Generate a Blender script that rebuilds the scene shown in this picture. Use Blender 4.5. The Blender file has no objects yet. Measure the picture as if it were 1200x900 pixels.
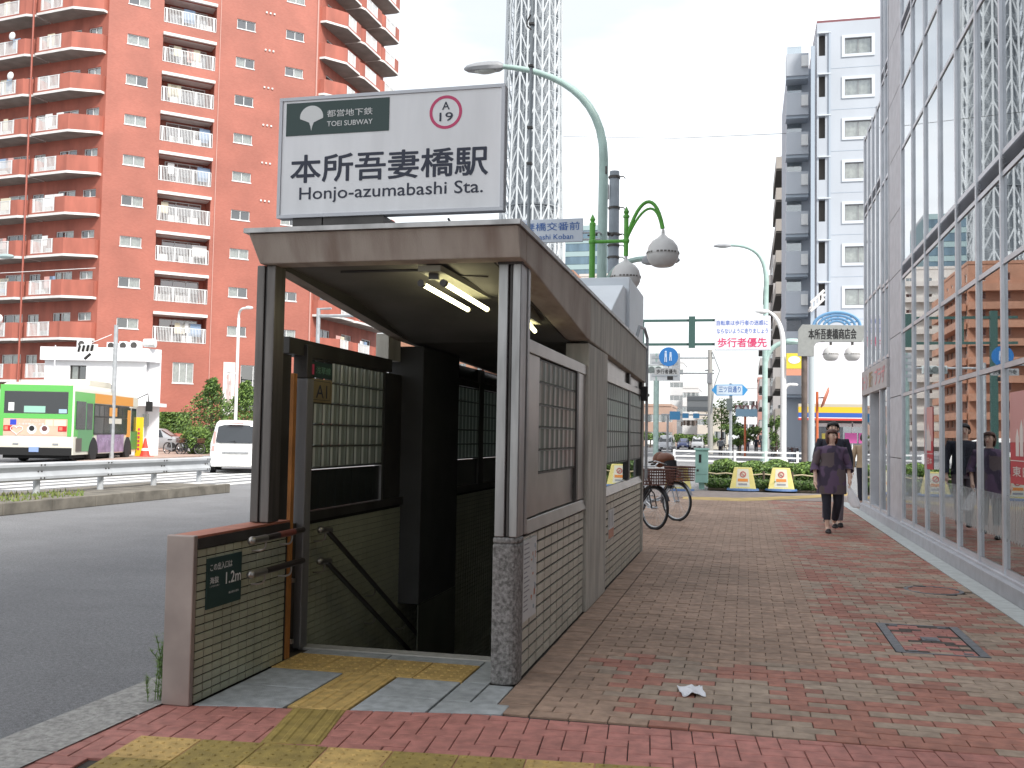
import bpy, math, random
from mathutils import Vector, Matrix
random.seed(7)
R_ = math.radians
SC = bpy.context.scene
COL = SC.collection
# ---------------------------------------------------------------- camera
F, W0, H0, CH = 1150.0, 1200.0, 900.0, 1.42
YAW, PIT, ROL = -0.23432, 0.05254, 0.01743
cy, sy, cp, sp = math.cos(YAW), math.sin(YAW), math.cos(PIT), math.sin(PIT)
fw = Vector((sy*cp, cy*cp, sp)); rt = Vector((cy, -sy, 0)); up = rt.cross(fw)
cr, sr = math.cos(ROL), math.sin(ROL)
RT = rt*cr+up*sr; UP = up*cr-rt*sr; FW = fw
CAM = Vector((0, 0, CH))
cd = bpy.data.cameras.new("camera"); cam = bpy.data.objects.new("camera", cd); COL.objects.link(cam)
cd.sensor_width = 36; cd.lens = 36*F/W0; cd.clip_start = 0.05; cd.clip_end = 6000
m = Matrix.Identity(4)
for i in range(3):
    m[i][0] = RT[i]; m[i][1] = UP[i]; m[i][2] = -FW[i]; m[i][3] = CAM[i]
cam.matrix_world = m
SC.camera = cam
SC.render.resolution_x, SC.render.resolution_y = 1024, 768
# ---------------------------------------------------------------- exposure, world, sun
SC.view_settings.view_transform = 'Standard'; SC.view_settings.look = 'None'
SC.view_settings.exposure = 1.76; SC.view_settings.gamma = 1.0
SC.view_settings.use_curve_mapping = False
SC.cycles.max_bounces = 8; SC.cycles.transparent_max_bounces = 12
SC.cycles.caustics_reflective = True; SC.cycles.caustics_refractive = False; SC.cycles.blur_glossy = 1.0; SC.cycles.sample_clamp_indirect = 4.0
SUN_EL, SUN_AZ = R_(46), R_(132)     # azimuth clockwise from +Y (behind the camera, to the right)
wd = bpy.data.worlds.new("World"); SC.world = wd; wd.use_nodes = True
nt = wd.node_tree; nt.nodes.clear()
N = nt.nodes.new; L = nt.links.new
out = N('ShaderNodeOutputWorld'); bg = N('ShaderNodeBackground'); bg.inputs[1].default_value = 0.1
sky = N('ShaderNodeTexSky'); sky.sky_type = 'NISHITA'; sky.sun_disc = False
sky.sun_elevation = SUN_EL; sky.sun_rotation = SUN_AZ; sky.air_density = 1.2; sky.dust_density = 2.0
tc = N('ShaderNodeTexCoord'); mp = N('ShaderNodeMapping'); mp.inputs['Scale'].default_value = (1.0, 1.0, 3.2)
L(tc.outputs['Generated'], mp.inputs[0])
n1 = N('ShaderNodeTexNoise'); n1.inputs['Scale'].default_value = 2.1; n1.inputs['Detail'].default_value = 7; n1.inputs['Roughness'].default_value = 0.55
L(mp.outputs[0], n1.inputs['Vector'])
r1 = N('ShaderNodeValToRGB'); r1.color_ramp.elements[0].position = 0.38; r1.color_ramp.elements[1].position = 0.62
r1.color_ramp.elements[0].color = (.80, .80, .80, 1); r1.color_ramp.elements[1].color = (.97, .97, .97, 1)
L(n1.outputs['Fac'], r1.inputs[0])
n2 = N('ShaderNodeTexNoise'); n2.inputs['Scale'].default_value = 3.4; n2.inputs['Detail'].default_value = 5
L(mp.outputs[0], n2.inputs['Vector'])
r2 = N('ShaderNodeValToRGB'); r2.color_ramp.elements[0].position = 0.35; r2.color_ramp.elements[1].position = 0.65
r2.color_ramp.elements[0].color = (2.85, 2.98, 3.08, 1); r2.color_ramp.elements[1].color = (4.4, 4.45, 4.5, 1)
L(n2.outputs['Fac'], r2.inputs[0])
mx = N('ShaderNodeMix'); mx.data_type = 'RGBA'
L(r1.outputs[0], mx.inputs[0]); L(sky.outputs[0], mx.inputs[6]); L(r2.outputs[0], mx.inputs[7])
L(mx.outputs[2], bg.inputs[0]); L(bg.outputs[0], out.inputs[0])
sd = bpy.data.lights.new("sun", 'SUN'); sd.energy = 1.5; sd.angle = R_(12); sd.color = (1.0, .96, .9)
so = bpy.data.objects.new("sun", sd); COL.objects.link(so)
sdir = Vector((math.sin(SUN_AZ)*math.cos(SUN_EL), math.cos(SUN_AZ)*math.cos(SUN_EL), math.sin(SUN_EL)))
so.rotation_euler = sdir.to_track_quat('Z', 'Y').to_euler(); so.location = sdir*50

# ---------------------------------------------------------------- points on true planes of the place
def ray(px, py): return FW + RT*((px-600)/F) - UP*((py-450)/F)
def G(px, py, z=0.0):
    d = ray(px, py); return CAM + d*((z-CH)/d.z)
def PY(px, py, y):
    d = ray(px, py); return CAM + d*(y/d.y)
def PX(px, py, x):
    d = ray(px, py); return CAM + d*(x/d.x)
def PD(px, py, d): return CAM + ray(px, py)*d

# ---------------------------------------------------------------- materials
MATS = {}
def mat(name, col, rough=.6, metal=0.0, var=0.0, scale=8.0, bump=0.0, bscale=60.0, col2=None, spec=None,
        emit=None, estr=0.0, stretch=None, detail=4.0, lo=.35, hi=.65, trans=None, coat=0.0):
    if name in MATS: return MATS[name]
    m = bpy.data.materials.new(name); m.use_nodes = True; MATS[name] = m
    nt = m.node_tree; b = nt.nodes['Principled BSDF']; N = nt.nodes.new; L = nt.links.new
    b.inputs['Base Color'].default_value = (*col, 1); b.inputs['Roughness'].default_value = rough
    b.inputs['Metallic'].default_value = metal
    if spec is not None: b.inputs['Specular IOR Level'].default_value = spec
    if coat: b.inputs['Coat Weight'].default_value = coat; b.inputs['Coat Roughness'].default_value = .08
    if emit: b.inputs['Emission Color'].default_value = (*emit, 1); b.inputs['Emission Strength'].default_value = estr
    if trans: b.inputs['Transmission Weight'].default_value = trans
    g = None
    if var or bump or col2:
        g = N('ShaderNodeNewGeometry'); mp = N('ShaderNodeMapping'); L(g.outputs['Position'], mp.inputs[0])
        if stretch: mp.inputs['Scale'].default_value = stretch
    if var or col2:
        n = N('ShaderNodeTexNoise'); n.inputs['Scale'].default_value = scale; n.inputs['Detail'].default_value = detail
        L(mp.outputs[0], n.inputs['Vector'])
        r = N('ShaderNodeValToRGB'); r.color_ramp.elements[0].position = lo; r.color_ramp.elements[1].position = hi
        c2 = col2 if col2 else tuple(c*(1-var) for c in col)
        c1 = col if col2 else tuple(min(1, c*(1+var*.5)) for c in col)
        r.color_ramp.elements[0].color = (*c2, 1); r.color_ramp.elements[1].color = (*c1, 1)
        L(n.outputs['Fac'], r.inputs[0]); L(r.outputs[0], b.inputs['Base Color'])
    if bump:
        n = N('ShaderNodeTexNoise'); n.inputs['Scale'].default_value = bscale; n.inputs['Detail'].default_value = 5
        L(mp.outputs[0], n.inputs['Vector'])
        bp = N('ShaderNodeBump'); bp.inputs['Strength'].default_value = bump; bp.inputs['Distance'].default_value = .02
        L(n.outputs['Fac'], bp.inputs['Height']); L(bp.outputs[0], b.inputs['Normal'])
    return m

def brick_mat(name, c1, c2, mortar, sx=4.0, w=.24, h=.07):
    """fine tile cladding of far buildings, too small to tell apart"""
    m = bpy.data.materials.new(name); m.use_nodes = True; MATS[name] = m
    nt = m.node_tree; b = nt.nodes['Principled BSDF']; N = nt.nodes.new; L = nt.links.new
    tc = N('ShaderNodeTexCoord'); sep = N('ShaderNodeSeparateXYZ'); L(tc.outputs['Object'], sep.inputs[0])
    ad = N('ShaderNodeMath'); ad.operation = 'ADD'; L(sep.outputs[0], ad.inputs[0]); L(sep.outputs[1], ad.inputs[1])
    cb = N('ShaderNodeCombineXYZ'); L(ad.outputs[0], cb.inputs[0]); L(sep.outputs[2], cb.inputs[1])
    br = N('ShaderNodeTexBrick'); L(cb.outputs[0], br.inputs[0])
    br.inputs['Color1'].default_value = (*c1, 1); br.inputs['Color2'].default_value = (*c2, 1); br.inputs['Mortar'].default_value = (*mortar, 1)
    br.inputs['Scale'].default_value = 1; br.inputs['Brick Width'].default_value = w; br.inputs['Row Height'].default_value = h
    br.inputs['Mortar Size'].default_value = .006
    n = N('ShaderNodeTexNoise'); n.inputs['Scale'].default_value = .35; n.inputs['Detail'].default_value = 6; L(tc.outputs['Object'], n.inputs['Vector'])
    r = N('ShaderNodeValToRGB'); r.color_ramp.elements[0].position = .3; r.color_ramp.elements[1].position = .7
    r.color_ramp.elements[0].color = (.8, .8, .8, 1); r.color_ramp.elements[1].color = (1.08, 1.08, 1.08, 1); L(n.outputs['Fac'], r.inputs[0])
    mx = N('ShaderNodeMix'); mx.data_type = 'RGBA'; mx.blend_type = 'MULTIPLY'; mx.inputs[0].default_value = 1
    L(br.outputs['Color'], mx.inputs[6]); L(r.outputs[0], mx.inputs[7]); L(mx.outputs[2], b.inputs['Base Color'])
    b.inputs['Roughness'].default_value = .6
    return m

def glass_mat(name, tint, reflect=.5, rough=.01):
    """window pane: part mirror of the street, part view of what stands behind it"""
    m = bpy.data.materials.new(name); m.use_nodes = True; MATS[name] = m
    nt = m.node_tree; nt.nodes.clear(); N = nt.nodes.new; L = nt.links.new
    o = N('ShaderNodeOutputMaterial'); t = N('ShaderNodeBsdfTransparent'); t.inputs[0].default_value = (*tint, 1)
    g = N('ShaderNodeBsdfGlossy'); g.inputs['Roughness'].default_value = rough; g.inputs[0].default_value = (.93, .95, .97, 1)
    fr = N('ShaderNodeLayerWeight'); fr.inputs[0].default_value = .5
    mr = N('ShaderNodeMapRange'); mr.inputs[3].default_value = reflect*.45; mr.inputs[4].default_value = min(.97, reflect*1.6)
    L(fr.outputs['Fresnel'], mr.inputs[0])
    mx = N('ShaderNodeMixShader'); L(mr.outputs[0], mx.inputs[0]); L(t.outputs[0], mx.inputs[1]); L(g.outputs[0], mx.inputs[2]); L(mx.outputs[0], o.inputs[0])
    return m

# ---------------------------------------------------------------- mesh helper
class B:
    def __init__(s, T=None): s.v = []; s.f = []; s.m = []; s.T = T
    def add(s, vs, fs, mi=0):
        k = len(s.v)
        if s.T is not None: vs = [s.T @ Vector(p) for p in vs]
        s.v += [tuple(p) for p in vs]
        for f in fs: s.f.append(tuple(i+k for i in f)); s.m.append(mi)
        return s
    def box(s, x0, x1, y0, y1, z0, z1, mi=0):
        vs = [(x, y, z) for z in (z0, z1) for y in (y0, y1) for x in (x0, x1)]
        return s.add(vs, [(0, 2, 3, 1), (4, 5, 7, 6), (0, 1, 5, 4), (2, 6, 7, 3), (0, 4, 6, 2), (1, 3, 7, 5)], mi)
    def cbox(s, x0, x1, y0, y1, z0, z1, c=.004, mi=0):
        """box standing on z0 with a chamfered top, no underside (a paver, a tile)"""
        vs = [(x0, y0, z0), (x1, y0, z0), (x1, y1, z0), (x0, y1, z0), (x0, y0, z1-c), (x1, y0, z1-c), (x1, y1, z1-c), (x0, y1, z1-c),
              (x0+c, y0+c, z1), (x1-c, y0+c, z1), (x1-c, y1-c, z1), (x0+c, y1-c, z1)]
        fs = [(8, 9, 10, 11)]
        for i in range(4):
            j = (i+1) % 4; fs += [(i, j, 4+j, 4+i), (4+i, 4+j, 8+j, 8+i)]
        return s.add(vs, fs, mi)
    def prism(s, poly, axis, a0, a1, mi=0):
        n = len(poly)
        def P(u, v, a): return {'x': (a, u, v), 'y': (u, a, v), 'z': (u, v, a)}[axis]
        vs = [P(u, v, a0) for u, v in poly]+[P(u, v, a1) for u, v in poly]
        fs = [tuple(range(n-1, -1, -1)), tuple(range(n, 2*n))]+[(i, (i+1) % n, n+(i+1) % n, n+i) for i in range(n)]
        return s.add(vs, fs, mi)
    def tube(s, pts, r, n=8, mi=0, cap=True):
        pts = [Vector(p) for p in pts]; rs = r if isinstance(r, (list, tuple)) else [r]*len(pts)
        vs = []; up0 = None
        for i, p in enumerate(pts):
            d = (pts[min(i+1, len(pts)-1)]-pts[max(i-1, 0)]).normalized()
            if up0 is None: up0 = d.orthogonal().normalized()
            a = (up0-d*up0.dot(d)); a = a.normalized() if a.length > 1e-5 else d.orthogonal().normalized(); up0 = a; b = d.cross(a)
            vs += [p+(a*math.cos(2*math.pi*k/n)+b*math.sin(2*math.pi*k/n))*rs[i] for k in range(n)]
        fs = [(i*n+k, i*n+(k+1) % n, (i+1)*n+(k+1) % n, (i+1)*n+k) for i in range(len(pts)-1) for k in range(n)]
        if cap: fs += [tuple(range(n-1, -1, -1)), tuple(range((len(pts)-1)*n, len(pts)*n))]
        return s.add(vs, fs, mi)
    def lathe(s, prof, c=(0, 0, 0), n=16, mi=0, axis='z', sx=1, sy_=1):
        vs = []
        for r, z in prof:
            for k in range(n):
                a = 2*math.pi*k/n; u, v = r*math.cos(a)*sx, r*math.sin(a)*sy_
                q = {'z': (u, v, z), 'x': (z, u, v), 'y': (u, z, v)}[axis]
                vs.append((q[0]+c[0], q[1]+c[1], q[2]+c[2]))
        fs = [(i*n+k, i*n+(k+1) % n, (i+1)*n+(k+1) % n, (i+1)*n+k) for i in range(len(prof)-1) for k in range(n)]
        if prof[0][0] > 1e-4: fs.append(tuple(range(n-1, -1, -1)))
        if prof[-1][0] > 1e-4: fs.append(tuple(range((len(prof)-1)*n, len(prof)*n)))
        return s.add(vs, fs, mi)
    def ball(s, c, rx, ry=None, rz=None, n=10, mi=0):
        ry = ry or rx; rz = rz or rx
        h = n//2+1
        pr = [(math.sin(math.pi*i/h), -math.cos(math.pi*i/h)) for i in range(h+1)]
        vs = [(c[0]+r*math.cos(2*math.pi*k/n)*rx, c[1]+r*math.sin(2*math.pi*k/n)*ry, c[2]+z*rz) for r, z in pr for k in range(n)]
        return s.add(vs, [(i*n+k, i*n+(k+1) % n, (i+1)*n+(k+1) % n, (i+1)*n+k) for i in range(h) for k in range(n)], mi)
    def mesh(s, name, mats, inv=None):
        me = bpy.data.meshes.new(name)
        vs = [inv @ Vector(p) for p in s.v] if inv is not None else s.v
        me.from_pydata(vs, [], s.f)
        for q in (mats if isinstance(mats, (list, tuple)) else [mats]): me.materials.append(q)
        me.polygons.foreach_set('material_index', s.m); me.update(); return me
    def out(s, name, mats, parent=None, smooth=False, bev=0, local=False, recalc=False, **kw):
        inv = INV[parent.name] if (parent is not None and not local) else None
        me = s.mesh(name, mats, inv)
        if smooth:
            me.polygons.foreach_set('use_smooth', [True]*len(me.polygons))
            try: me.set_sharp_from_angle(angle=R_(40))
            except Exception: pass
        o = bpy.data.objects.new(name, me); COL.objects.link(o)
        if parent is not None: o.parent = parent
        INV[o.name] = INV.get(parent.name, Matrix.Identity(4)) if parent is not None else Matrix.Identity(4)
        if bev:
            b = o.modifiers.new('bevel', 'BEVEL'); b.width = bev; b.segments = 2; b.limit_method = 'ANGLE'
        for k, q in kw.items():
            if q: o[k] = q
        return o
INV = {}
def thing(name, label, cat, loc=(0, 0, 0), rz=0.0, group=None):
    o = bpy.data.objects.new(name, None); COL.objects.link(o); o.empty_display_size = .2
    o.location = loc; o.rotation_euler = (0, 0, rz)
    M = Matrix.Translation(Vector(loc)) @ Matrix.Rotation(rz, 4, 'Z'); INV[o.name] = M.inverted()
    o['label'] = label; o['category'] = cat
    if group: o['group'] = group
    return o
def copy_tree(o, parent=None, link_to=None):
    c = o.copy(); COL.objects.link(c)
    if parent is not None: c.parent = parent
    for ch in KIDS(o): copy_tree(ch, c)
    return c
def KIDS(o): return [x for x in ALLKIDS.get(o.name, [])]
ALLKIDS = {}
def index_kids():
    ALLKIDS.clear()
    for x in SC.objects:
        if x.parent: ALLKIDS.setdefault(x.parent.name, []).append(x)
def dup(o, loc, rz=None, label=None):
    index_kids(); c = copy_tree(o); c.location = loc
    if rz is not None: c.rotation_euler = (0, 0, rz)
    if label: c['label'] = label
    return c

# lettering: a flat mesh fitted to a rectangle, standing d proud of a surface
_tc = {}
def text_pts(body, bold=.0):
    k = (body, 0); bold = 0
    if k in _tc: return _tc[k]
    c = bpy.data.curves.new('lettering', 'FONT'); c.body = body; c.offset = bold; c.resolution_u = 3
    o = bpy.data.objects.new('lettering', c); COL.objects.link(o); bpy.context.view_layer.update()
    me = bpy.data.meshes.new_from_object(o.evaluated_get(bpy.context.evaluated_depsgraph_get()))
    vs = [tuple(v.co) for v in me.vertices]; fs = [tuple(p.vertices) for p in me.polygons]
    bpy.data.objects.remove(o); bpy.data.curves.remove(c); bpy.data.meshes.remove(me)
    _tc[k] = (vs, fs); return _tc[k]
def lettering(body, m, parent, o, u, v, w, h, bold=.0, name='lettering', b=None, mi=0, **kw):
    """o: bottom-left corner, u/v unit directions, w,h size of the written rectangle"""
    vs, fs = text_pts(body, bold)
    x0 = min(p[0] for p in vs); x1 = max(p[0] for p in vs); y0 = min(p[1] for p in vs); y1 = max(p[1] for p in vs)
    o = Vector(o); u = Vector(u); v = Vector(v); bb = b or B(); nrm = u.cross(v).normalized()
    k = bold*h*.62; w -= 2*k; h -= 2*k; o = o+u*k+v*k
    for j, (du, dv) in enumerate([(0, 0)]+([(math.cos(R_(a))*k, math.sin(R_(a))*k) for a in range(0, 360, 45)] if bold else [])):
        bb.add([o+u*((p[0]-x0)/(x1-x0)*w+du)+v*((p[1]-y0)/(y1-y0)*h+dv)+nrm*(j*.00015) for p in vs], fs, mi)
    return None if b else bb.out(name, m, parent, **kw)

def arc(c, r, a0, a1, n, f):
    """points of an arc; f maps (u,v) to 3D"""
    return [f(c[0]+r*math.cos(R_(a0+(a1-a0)*i/n)), c[1]+r*math.sin(R_(a0+(a1-a0)*i/n))) for i in range(n+1)]
def bez(p0, p1, p2, p3, n=10):
    P = [Vector(q) for q in (p0, p1, p2, p3)]
    return [P[0]*(1-t)**3+P[1]*3*t*(1-t)**2+P[2]*3*t*t*(1-t)+P[3]*t**3 for t in [i/n for i in range(n+1)]]

# common materials
steel = mat('brushed_steel', (.36, .355, .35), .38, .9, var=.25, scale=3, stretch=(6, 6, .6), bump=.05, bscale=30)
steel_w = mat('weathered_steel', (.17, .155, .145), .42, .7, var=.25, scale=3, stretch=(6, 6, .6))
steel_b = mat('bright_steel', (.36, .34, .315), .34, .85, var=.2, scale=2.5)
steel_d = mat('dark_steel', (.075, .07, .066), .45, .4, var=.3, scale=4)
black = mat('black_rubber', (.012, .012, .013), .6)
white = mat('white_paint', (.78, .78, .77), .5, var=.06, scale=2)
grey = mat('grey_paint', (.3, .31, .33), .5, var=.15, scale=3)
lamp_green = mat('pale_green_paint', (.38, .52, .48), .45, var=.15, scale=3)
leaf_green = mat('bright_green_paint', (.10, .36, .045), .4, var=.2, scale=5)
galv = mat('galvanised', (.42, .44, .46), .45, .3, var=.15, scale=5)
# ================================================================ SETTING: ground, road, pavement
def paver_mat(name, col, dirt=.25, stain=True):
    m = mat(name, col, .72, var=.22, scale=14, bump=.25, bscale=140)
    nt = m.node_tree; b = nt.nodes['Principled BSDF']; N = nt.nodes.new; L = nt.links.new
    src = b.inputs['Base Color'].links[0].from_socket
    g = N('ShaderNodeNewGeometry')
    n = N('ShaderNodeTexNoise'); n.inputs['Scale'].default_value = .8; n.inputs['Detail'].default_value = 8; n.inputs['Roughness'].default_value = .62
    L(g.outputs['Position'], n.inputs['Vector'])
    r = N('ShaderNodeValToRGB'); r.color_ramp.elements[0].position = .36; r.color_ramp.elements[1].position = .58
    r.color_ramp.elements[0].color = (1-dirt, 1-dirt, 1-dirt*1.05, 1); r.color_ramp.elements[1].color = (1, 1, 1, 1)
    L(n.outputs['Fac'], r.inputs[0])
    n2 = N('ShaderNodeTexNoise'); n2.inputs['Scale'].default_value = 9.0; n2.inputs['Detail'].default_value = 0
    L(g.outputs['Random Per Island'], n2.inputs['Vector'])
    hv = N('ShaderNodeMapRange'); hv.inputs[3].default_value = .84; hv.inputs[4].default_value = 1.1
    L(g.outputs['Random Per Island'], hv.inputs[0])
    m1 = N('ShaderNodeMix'); m1.data_type = 'RGBA'; m1.blend_type = 'MULTIPLY'; m1.inputs[0].default_value = 1
    L(src, m1.inputs[6]); L(r.outputs[0], m1.inputs[7])
    m2 = N('ShaderNodeMix'); m2.data_type = 'RGBA'; m2.blend_type = 'MULTIPLY'; m2.inputs[0].default_value = 1
    L(m1.outputs[2], m2.inputs[6]); L(hv.outputs[0], m2.inputs[7]); L(m2.outputs[2], b.inputs['Base Color'])
    nt.nodes.remove(n2)
    return m
pv_pink = paver_mat('paver_pink', (.49, .20, .165))
pv_red = paver_mat('paver_red', (.42, .18, .13))
pv_grey = paver_mat('paver_grey', (.40, .30, .225))
pv_brown = paver_mat('paver_brown', (.41, .272, .195), .24)
pv_slab = paver_mat('stone_slab', (.44, .46, .47), .25)
pv_yel = paver_mat('tactile_yellow', (.62, .41, .14), .3)
pv_olive = paver_mat('tactile_worn', (.36, .26, .07), .3)
joint = mat('joint_sand', (.05, .042, .036), .9, var=.3, scale=5)
asph = mat('asphalt', (.23, .232, .24), .88, var=.08, scale=.6, bump=.7, bscale=260, detail=9)
nt = asph.node_tree; b_ = nt.nodes['Principled BSDF']; src = b_.inputs['Base Color'].links[0].from_socket; g = nt.nodes.new('ShaderNodeNewGeometry')
for sc_n, lo_, hi_, p0, p1 in ((190, .55, 1.5, .3, .72), (2.2, .95, 1.03, .35, .65), (34, .86, 1.1, .35, .65)):
    n = nt.nodes.new('ShaderNodeTexNoise'); n.inputs['Scale'].default_value = sc_n; n.inputs['Detail'].default_value = 3; nt.links.new(g.outputs['Position'], n.inputs['Vector'])
    r = nt.nodes.new('ShaderNodeMapRange'); r.inputs[1].default_value = p0; r.inputs[2].default_value = p1; r.inputs[3].default_value = lo_; r.inputs[4].default_value = hi_; nt.links.new(n.outputs['Fac'], r.inputs[0])
    mm_ = nt.nodes.new('ShaderNodeMix'); mm_.data_type = 'RGBA'; mm_.blend_type = 'MULTIPLY'; mm_.inputs[0].default_value = 1; nt.links.new(src, mm_.inputs[6]); nt.links.new(r.outputs[0], mm_.inputs[7]); src = mm_.outputs[2]
nt.links.new(src, b_.inputs['Base Color'])
conc = mat('rough_concrete', (.34, .33, .31), .9, var=.3, scale=30, bump=.5, bscale=80)
conc_d = mat('kerb_concrete', (.17, .155, .13), .9, var=.35, scale=3, bump=.4, bscale=60)
line = mat('road_line', (.72, .72, .70), .7, var=.25, scale=1.5)
lineY = mat('yellow_line', (.55, .38, .12), .7, var=.25, scale=2)

def sheet(name, rects, z, m, **kw):
    b = B()
    for x0, x1, y0, y1 in rects: b.add([(x0, y0, z), (x1, y0, z), (x1, y1, z), (x0, y1, z)], [(0, 1, 2, 3)])
    return b.out(name, m, **kw)
RZ = -.06
BIG = 3000
sheet('road', [(-BIG, -3.0, -BIG, BIG), (-3.0, -1.3, -BIG, 6.0), (-3.0, -1.3, 12.6, BIG), (-1.3, BIG, -BIG, BIG)], RZ, asph, kind='structure')
# pavement bed with the hole of the stairs
pave = sheet('pavement', [(-2.95, 2.13, -8, 6.05), (-2.95, -2.9, 6.05, 12.55), (-1.4, 2.13, 6.05, 12.55), (-2.95, 2.13, 12.55, 24.3)], -.012, joint, kind='structure')

def clip(poly, hp):
    for a, b_, c in hp:      # keep a*x+b*y<=c
        o = []
        for i, p in enumerate(poly):
            q = poly[(i+1) % len(poly)]; dp = a*p[0]+b_*p[1]-c; dq = a*q[0]+b_*q[1]-c
            if dp <= 0: o.append(p)
            if dp*dq < 0: t = dp/(dp-dq); o.append((p[0]+(q[0]-p[0])*t, p[1]+(q[1]-p[1])*t))
        poly = o
        if len(poly) < 3: return None
    return poly
def slab_geo(b, poly, z0, z1, c=.004, mi=0):
    n = len(poly); cx = sum(p[0] for p in poly)/n; cy_ = sum(p[1] for p in poly)/n
    rr = max(math.hypot(p[0]-cx, p[1]-cy_) for p in poly); k = max(.5, 1-c*1.4/rr)
    vs = [(x, y, z0) for x, y in poly]+[(x, y, z1-c*.6) for x, y in poly]+[(cx+(x-cx)*k, cy_+(y-cy_)*k, z1) for x, y in poly]
    fs = [tuple(range(2*n, 3*n))]
    for i in range(n):
        j = (i+1) % n; fs += [(i, j, n+j, n+i), (n+i, n+j, 2*n+j, 2*n+i)]
    return b.add(vs, fs, mi)
PM = [pv_pink, pv_red, pv_grey, pv_brown, pv_slab, pv_yel, pv_olive]
rnd = random.Random(3)
rest = B(); single = []
def herring():
    th = R_(5.5); c, s = math.cos(th), math.sin(th); g = .1
    hp = [(-1, 0, 2.95), (1, 0, 2.12), (-.19, 1, 5.16), (-.02, 1, 4.935)]
    hb = [(-.102, 1, 4.385)]          # lower edge follows the tactile band
    for i in range(-60, 60):
        for j in range(-60, 60):
            k = (i-j) % 4
            if k == 0: r = (i*g, j*g, (i+2)*g, (j+1)*g)
            elif k == 3: r = (i*g, j*g, (i+1)*g, (j+2)*g)
            else: continue
            q = .0025
            P = [(r[0]+q, r[1]+q), (r[2]-q, r[1]+q), (r[2]-q, r[3]-q), (r[0]+q, r[3]-q)]
            P = [(-.5+x*c-y*s, 4.4+x*s+y*c) for x, y in P]
            cx, cy_ = sum(p[0] for p in P)/4, sum(p[1] for p in P)/4
            if not (-3.1 < cx < 2.3 and 1.6 < cy_ < 5.2): continue
            P = clip(P, hp)
            if P: yield P, cx, cy_
for P, cx, cy_ in herring():
    if cy_ < 4.38+.102*cx-.2 and cx < .9 and cy_ > 3.78+.102*cx and cx > -2.72: continue   # under the tactile band
    d = math.hypot(cx, cy_)
    z = rnd.uniform(-.0015, .0015)
    vis = cy_ > 3.9+.0*cx and cy_ > (4.7 if cx > 1.2 else 4.25 if cx > -.5 else 3.75)
    if vis and d < 5.4: single.append((P, z, 0))
    else: slab_geo(rest, P, -.012, z, .004, 0)
# running bond rows
def zone(x, y):
    if y > 6.45+.12*math.sin(x*9) and x < .60: return 3
    if x < -.55-.25*(y-4.9) + .1*math.sin(y*31): return 3
    h = .55*math.sin(x*7.3+y*3.1)+.5*math.sin(x*3.7-y*9.2+1.3)+rnd.uniform(-1.6, 1.6)
    return 1 if h > -.1 else 2
y = 4.965; row = 0
MH = (1.0, 1.6, 7.165, 8.265)       # square cover
while y < 24.1:
    x0 = -1.065
    if y > 12.6: x0 = -2.9
    xs = []
    x = x0 - (.1 if row % 2 else 0)
    while x < 2.12: xs.append((max(x, x0), min(x+.2, 2.12))); x += .2
    if y <= 12.6: xs.append((-1.27, -1.07))
    if MH[2]-.01 < y < MH[3]-.05: xs = [q_ for a, b_ in xs for q_ in ((a, min(b_, MH[0])), (max(a, MH[1]), b_)) if q_[1]-q_[0] > .02]
    for a, b_ in xs:
        if b_-a < .03: continue
        if math.hypot((a+b_)/2-1.77, y+.05-10.25) < .27: continue
        P = [(a+.0025, y+.0025), (b_-.0025, y+.0025), (b_-.0025, y+.0975), (a+.0025, y+.0975)]
        if y < 5.1: P = clip(P, [(.02, -1, -4.94)]) or P
        k = zone((a+b_)/2, y); z = rnd.uniform(-.002, .002)
        if y < 6.05 and a > -1.2: single.append((P, z, k))
        else: slab_geo(rest, P, -.012, z, .004, k)
    y += .1; row += 1
single.sort(key=lambda q: math.hypot(q[0][0][0], q[0][0][1]))
cache = {}
for idx, (P, z, k) in enumerate(single):
    cx = sum(p[0] for p in P)/len(P); cy_ = sum(p[1] for p in P)/len(P)
    if idx >= 298: slab_geo(rest, P, -.012, z, .004, k); continue
    key = (k, tuple((round(x-cx, 3), round(yy-cy_, 3)) for x, yy in P))
    if key not in cache:
        b = B(); slab_geo(b, [(x-cx, yy-cy_) for x, yy in P], -.012, 0, .004); cache[key] = b.mesh('brick', PM[k])
    o = bpy.data.objects.new('brick', cache[key]); COL.objects.link(o); o.parent = pave; o.location = (cx, cy_, z)
rest.out('paving_bricks', PM, pave, local=True, kind='stuff')

# grey stone slabs in front of the stairs, tactile strips
def piece(name, P, z0, z1, m, c=.003):
    b = B(); slab_geo(b, P, z0, z1, c); return b
slabs = [(-2.77, -2.31, 4.64, 5.11), (-1.97, -1.585, 4.8, 5.11), (-1.575, -1.2, 4.86, 5.11), (-2.77, -2.31, 5.115, 5.5), (-1.97, -1.585, 5.115, 5.5),
         (-1.575, -1.42, 5.115, 5.5), (-1.415, -1.27, 5.115, 5.49), (-1.575, -1.42, 5.51, 6.04), (-2.77, -2.2, 5.915, 6.04), (-2.195, -1.58, 5.915, 6.04)]
for a, b_, c, d in slabs:
    q = .003; P = clip([(a+q, c-.3*(c < 4.9)), (b_-q, c-.3*(c < 4.9)), (b_-q, d-q), (a+q, d-q)], [(.19, -1, -5.165)])
    piece('slab', P, -.012, .002, pv_slab).out('stone_slab', pv_slab, pave, local=True)
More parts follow.
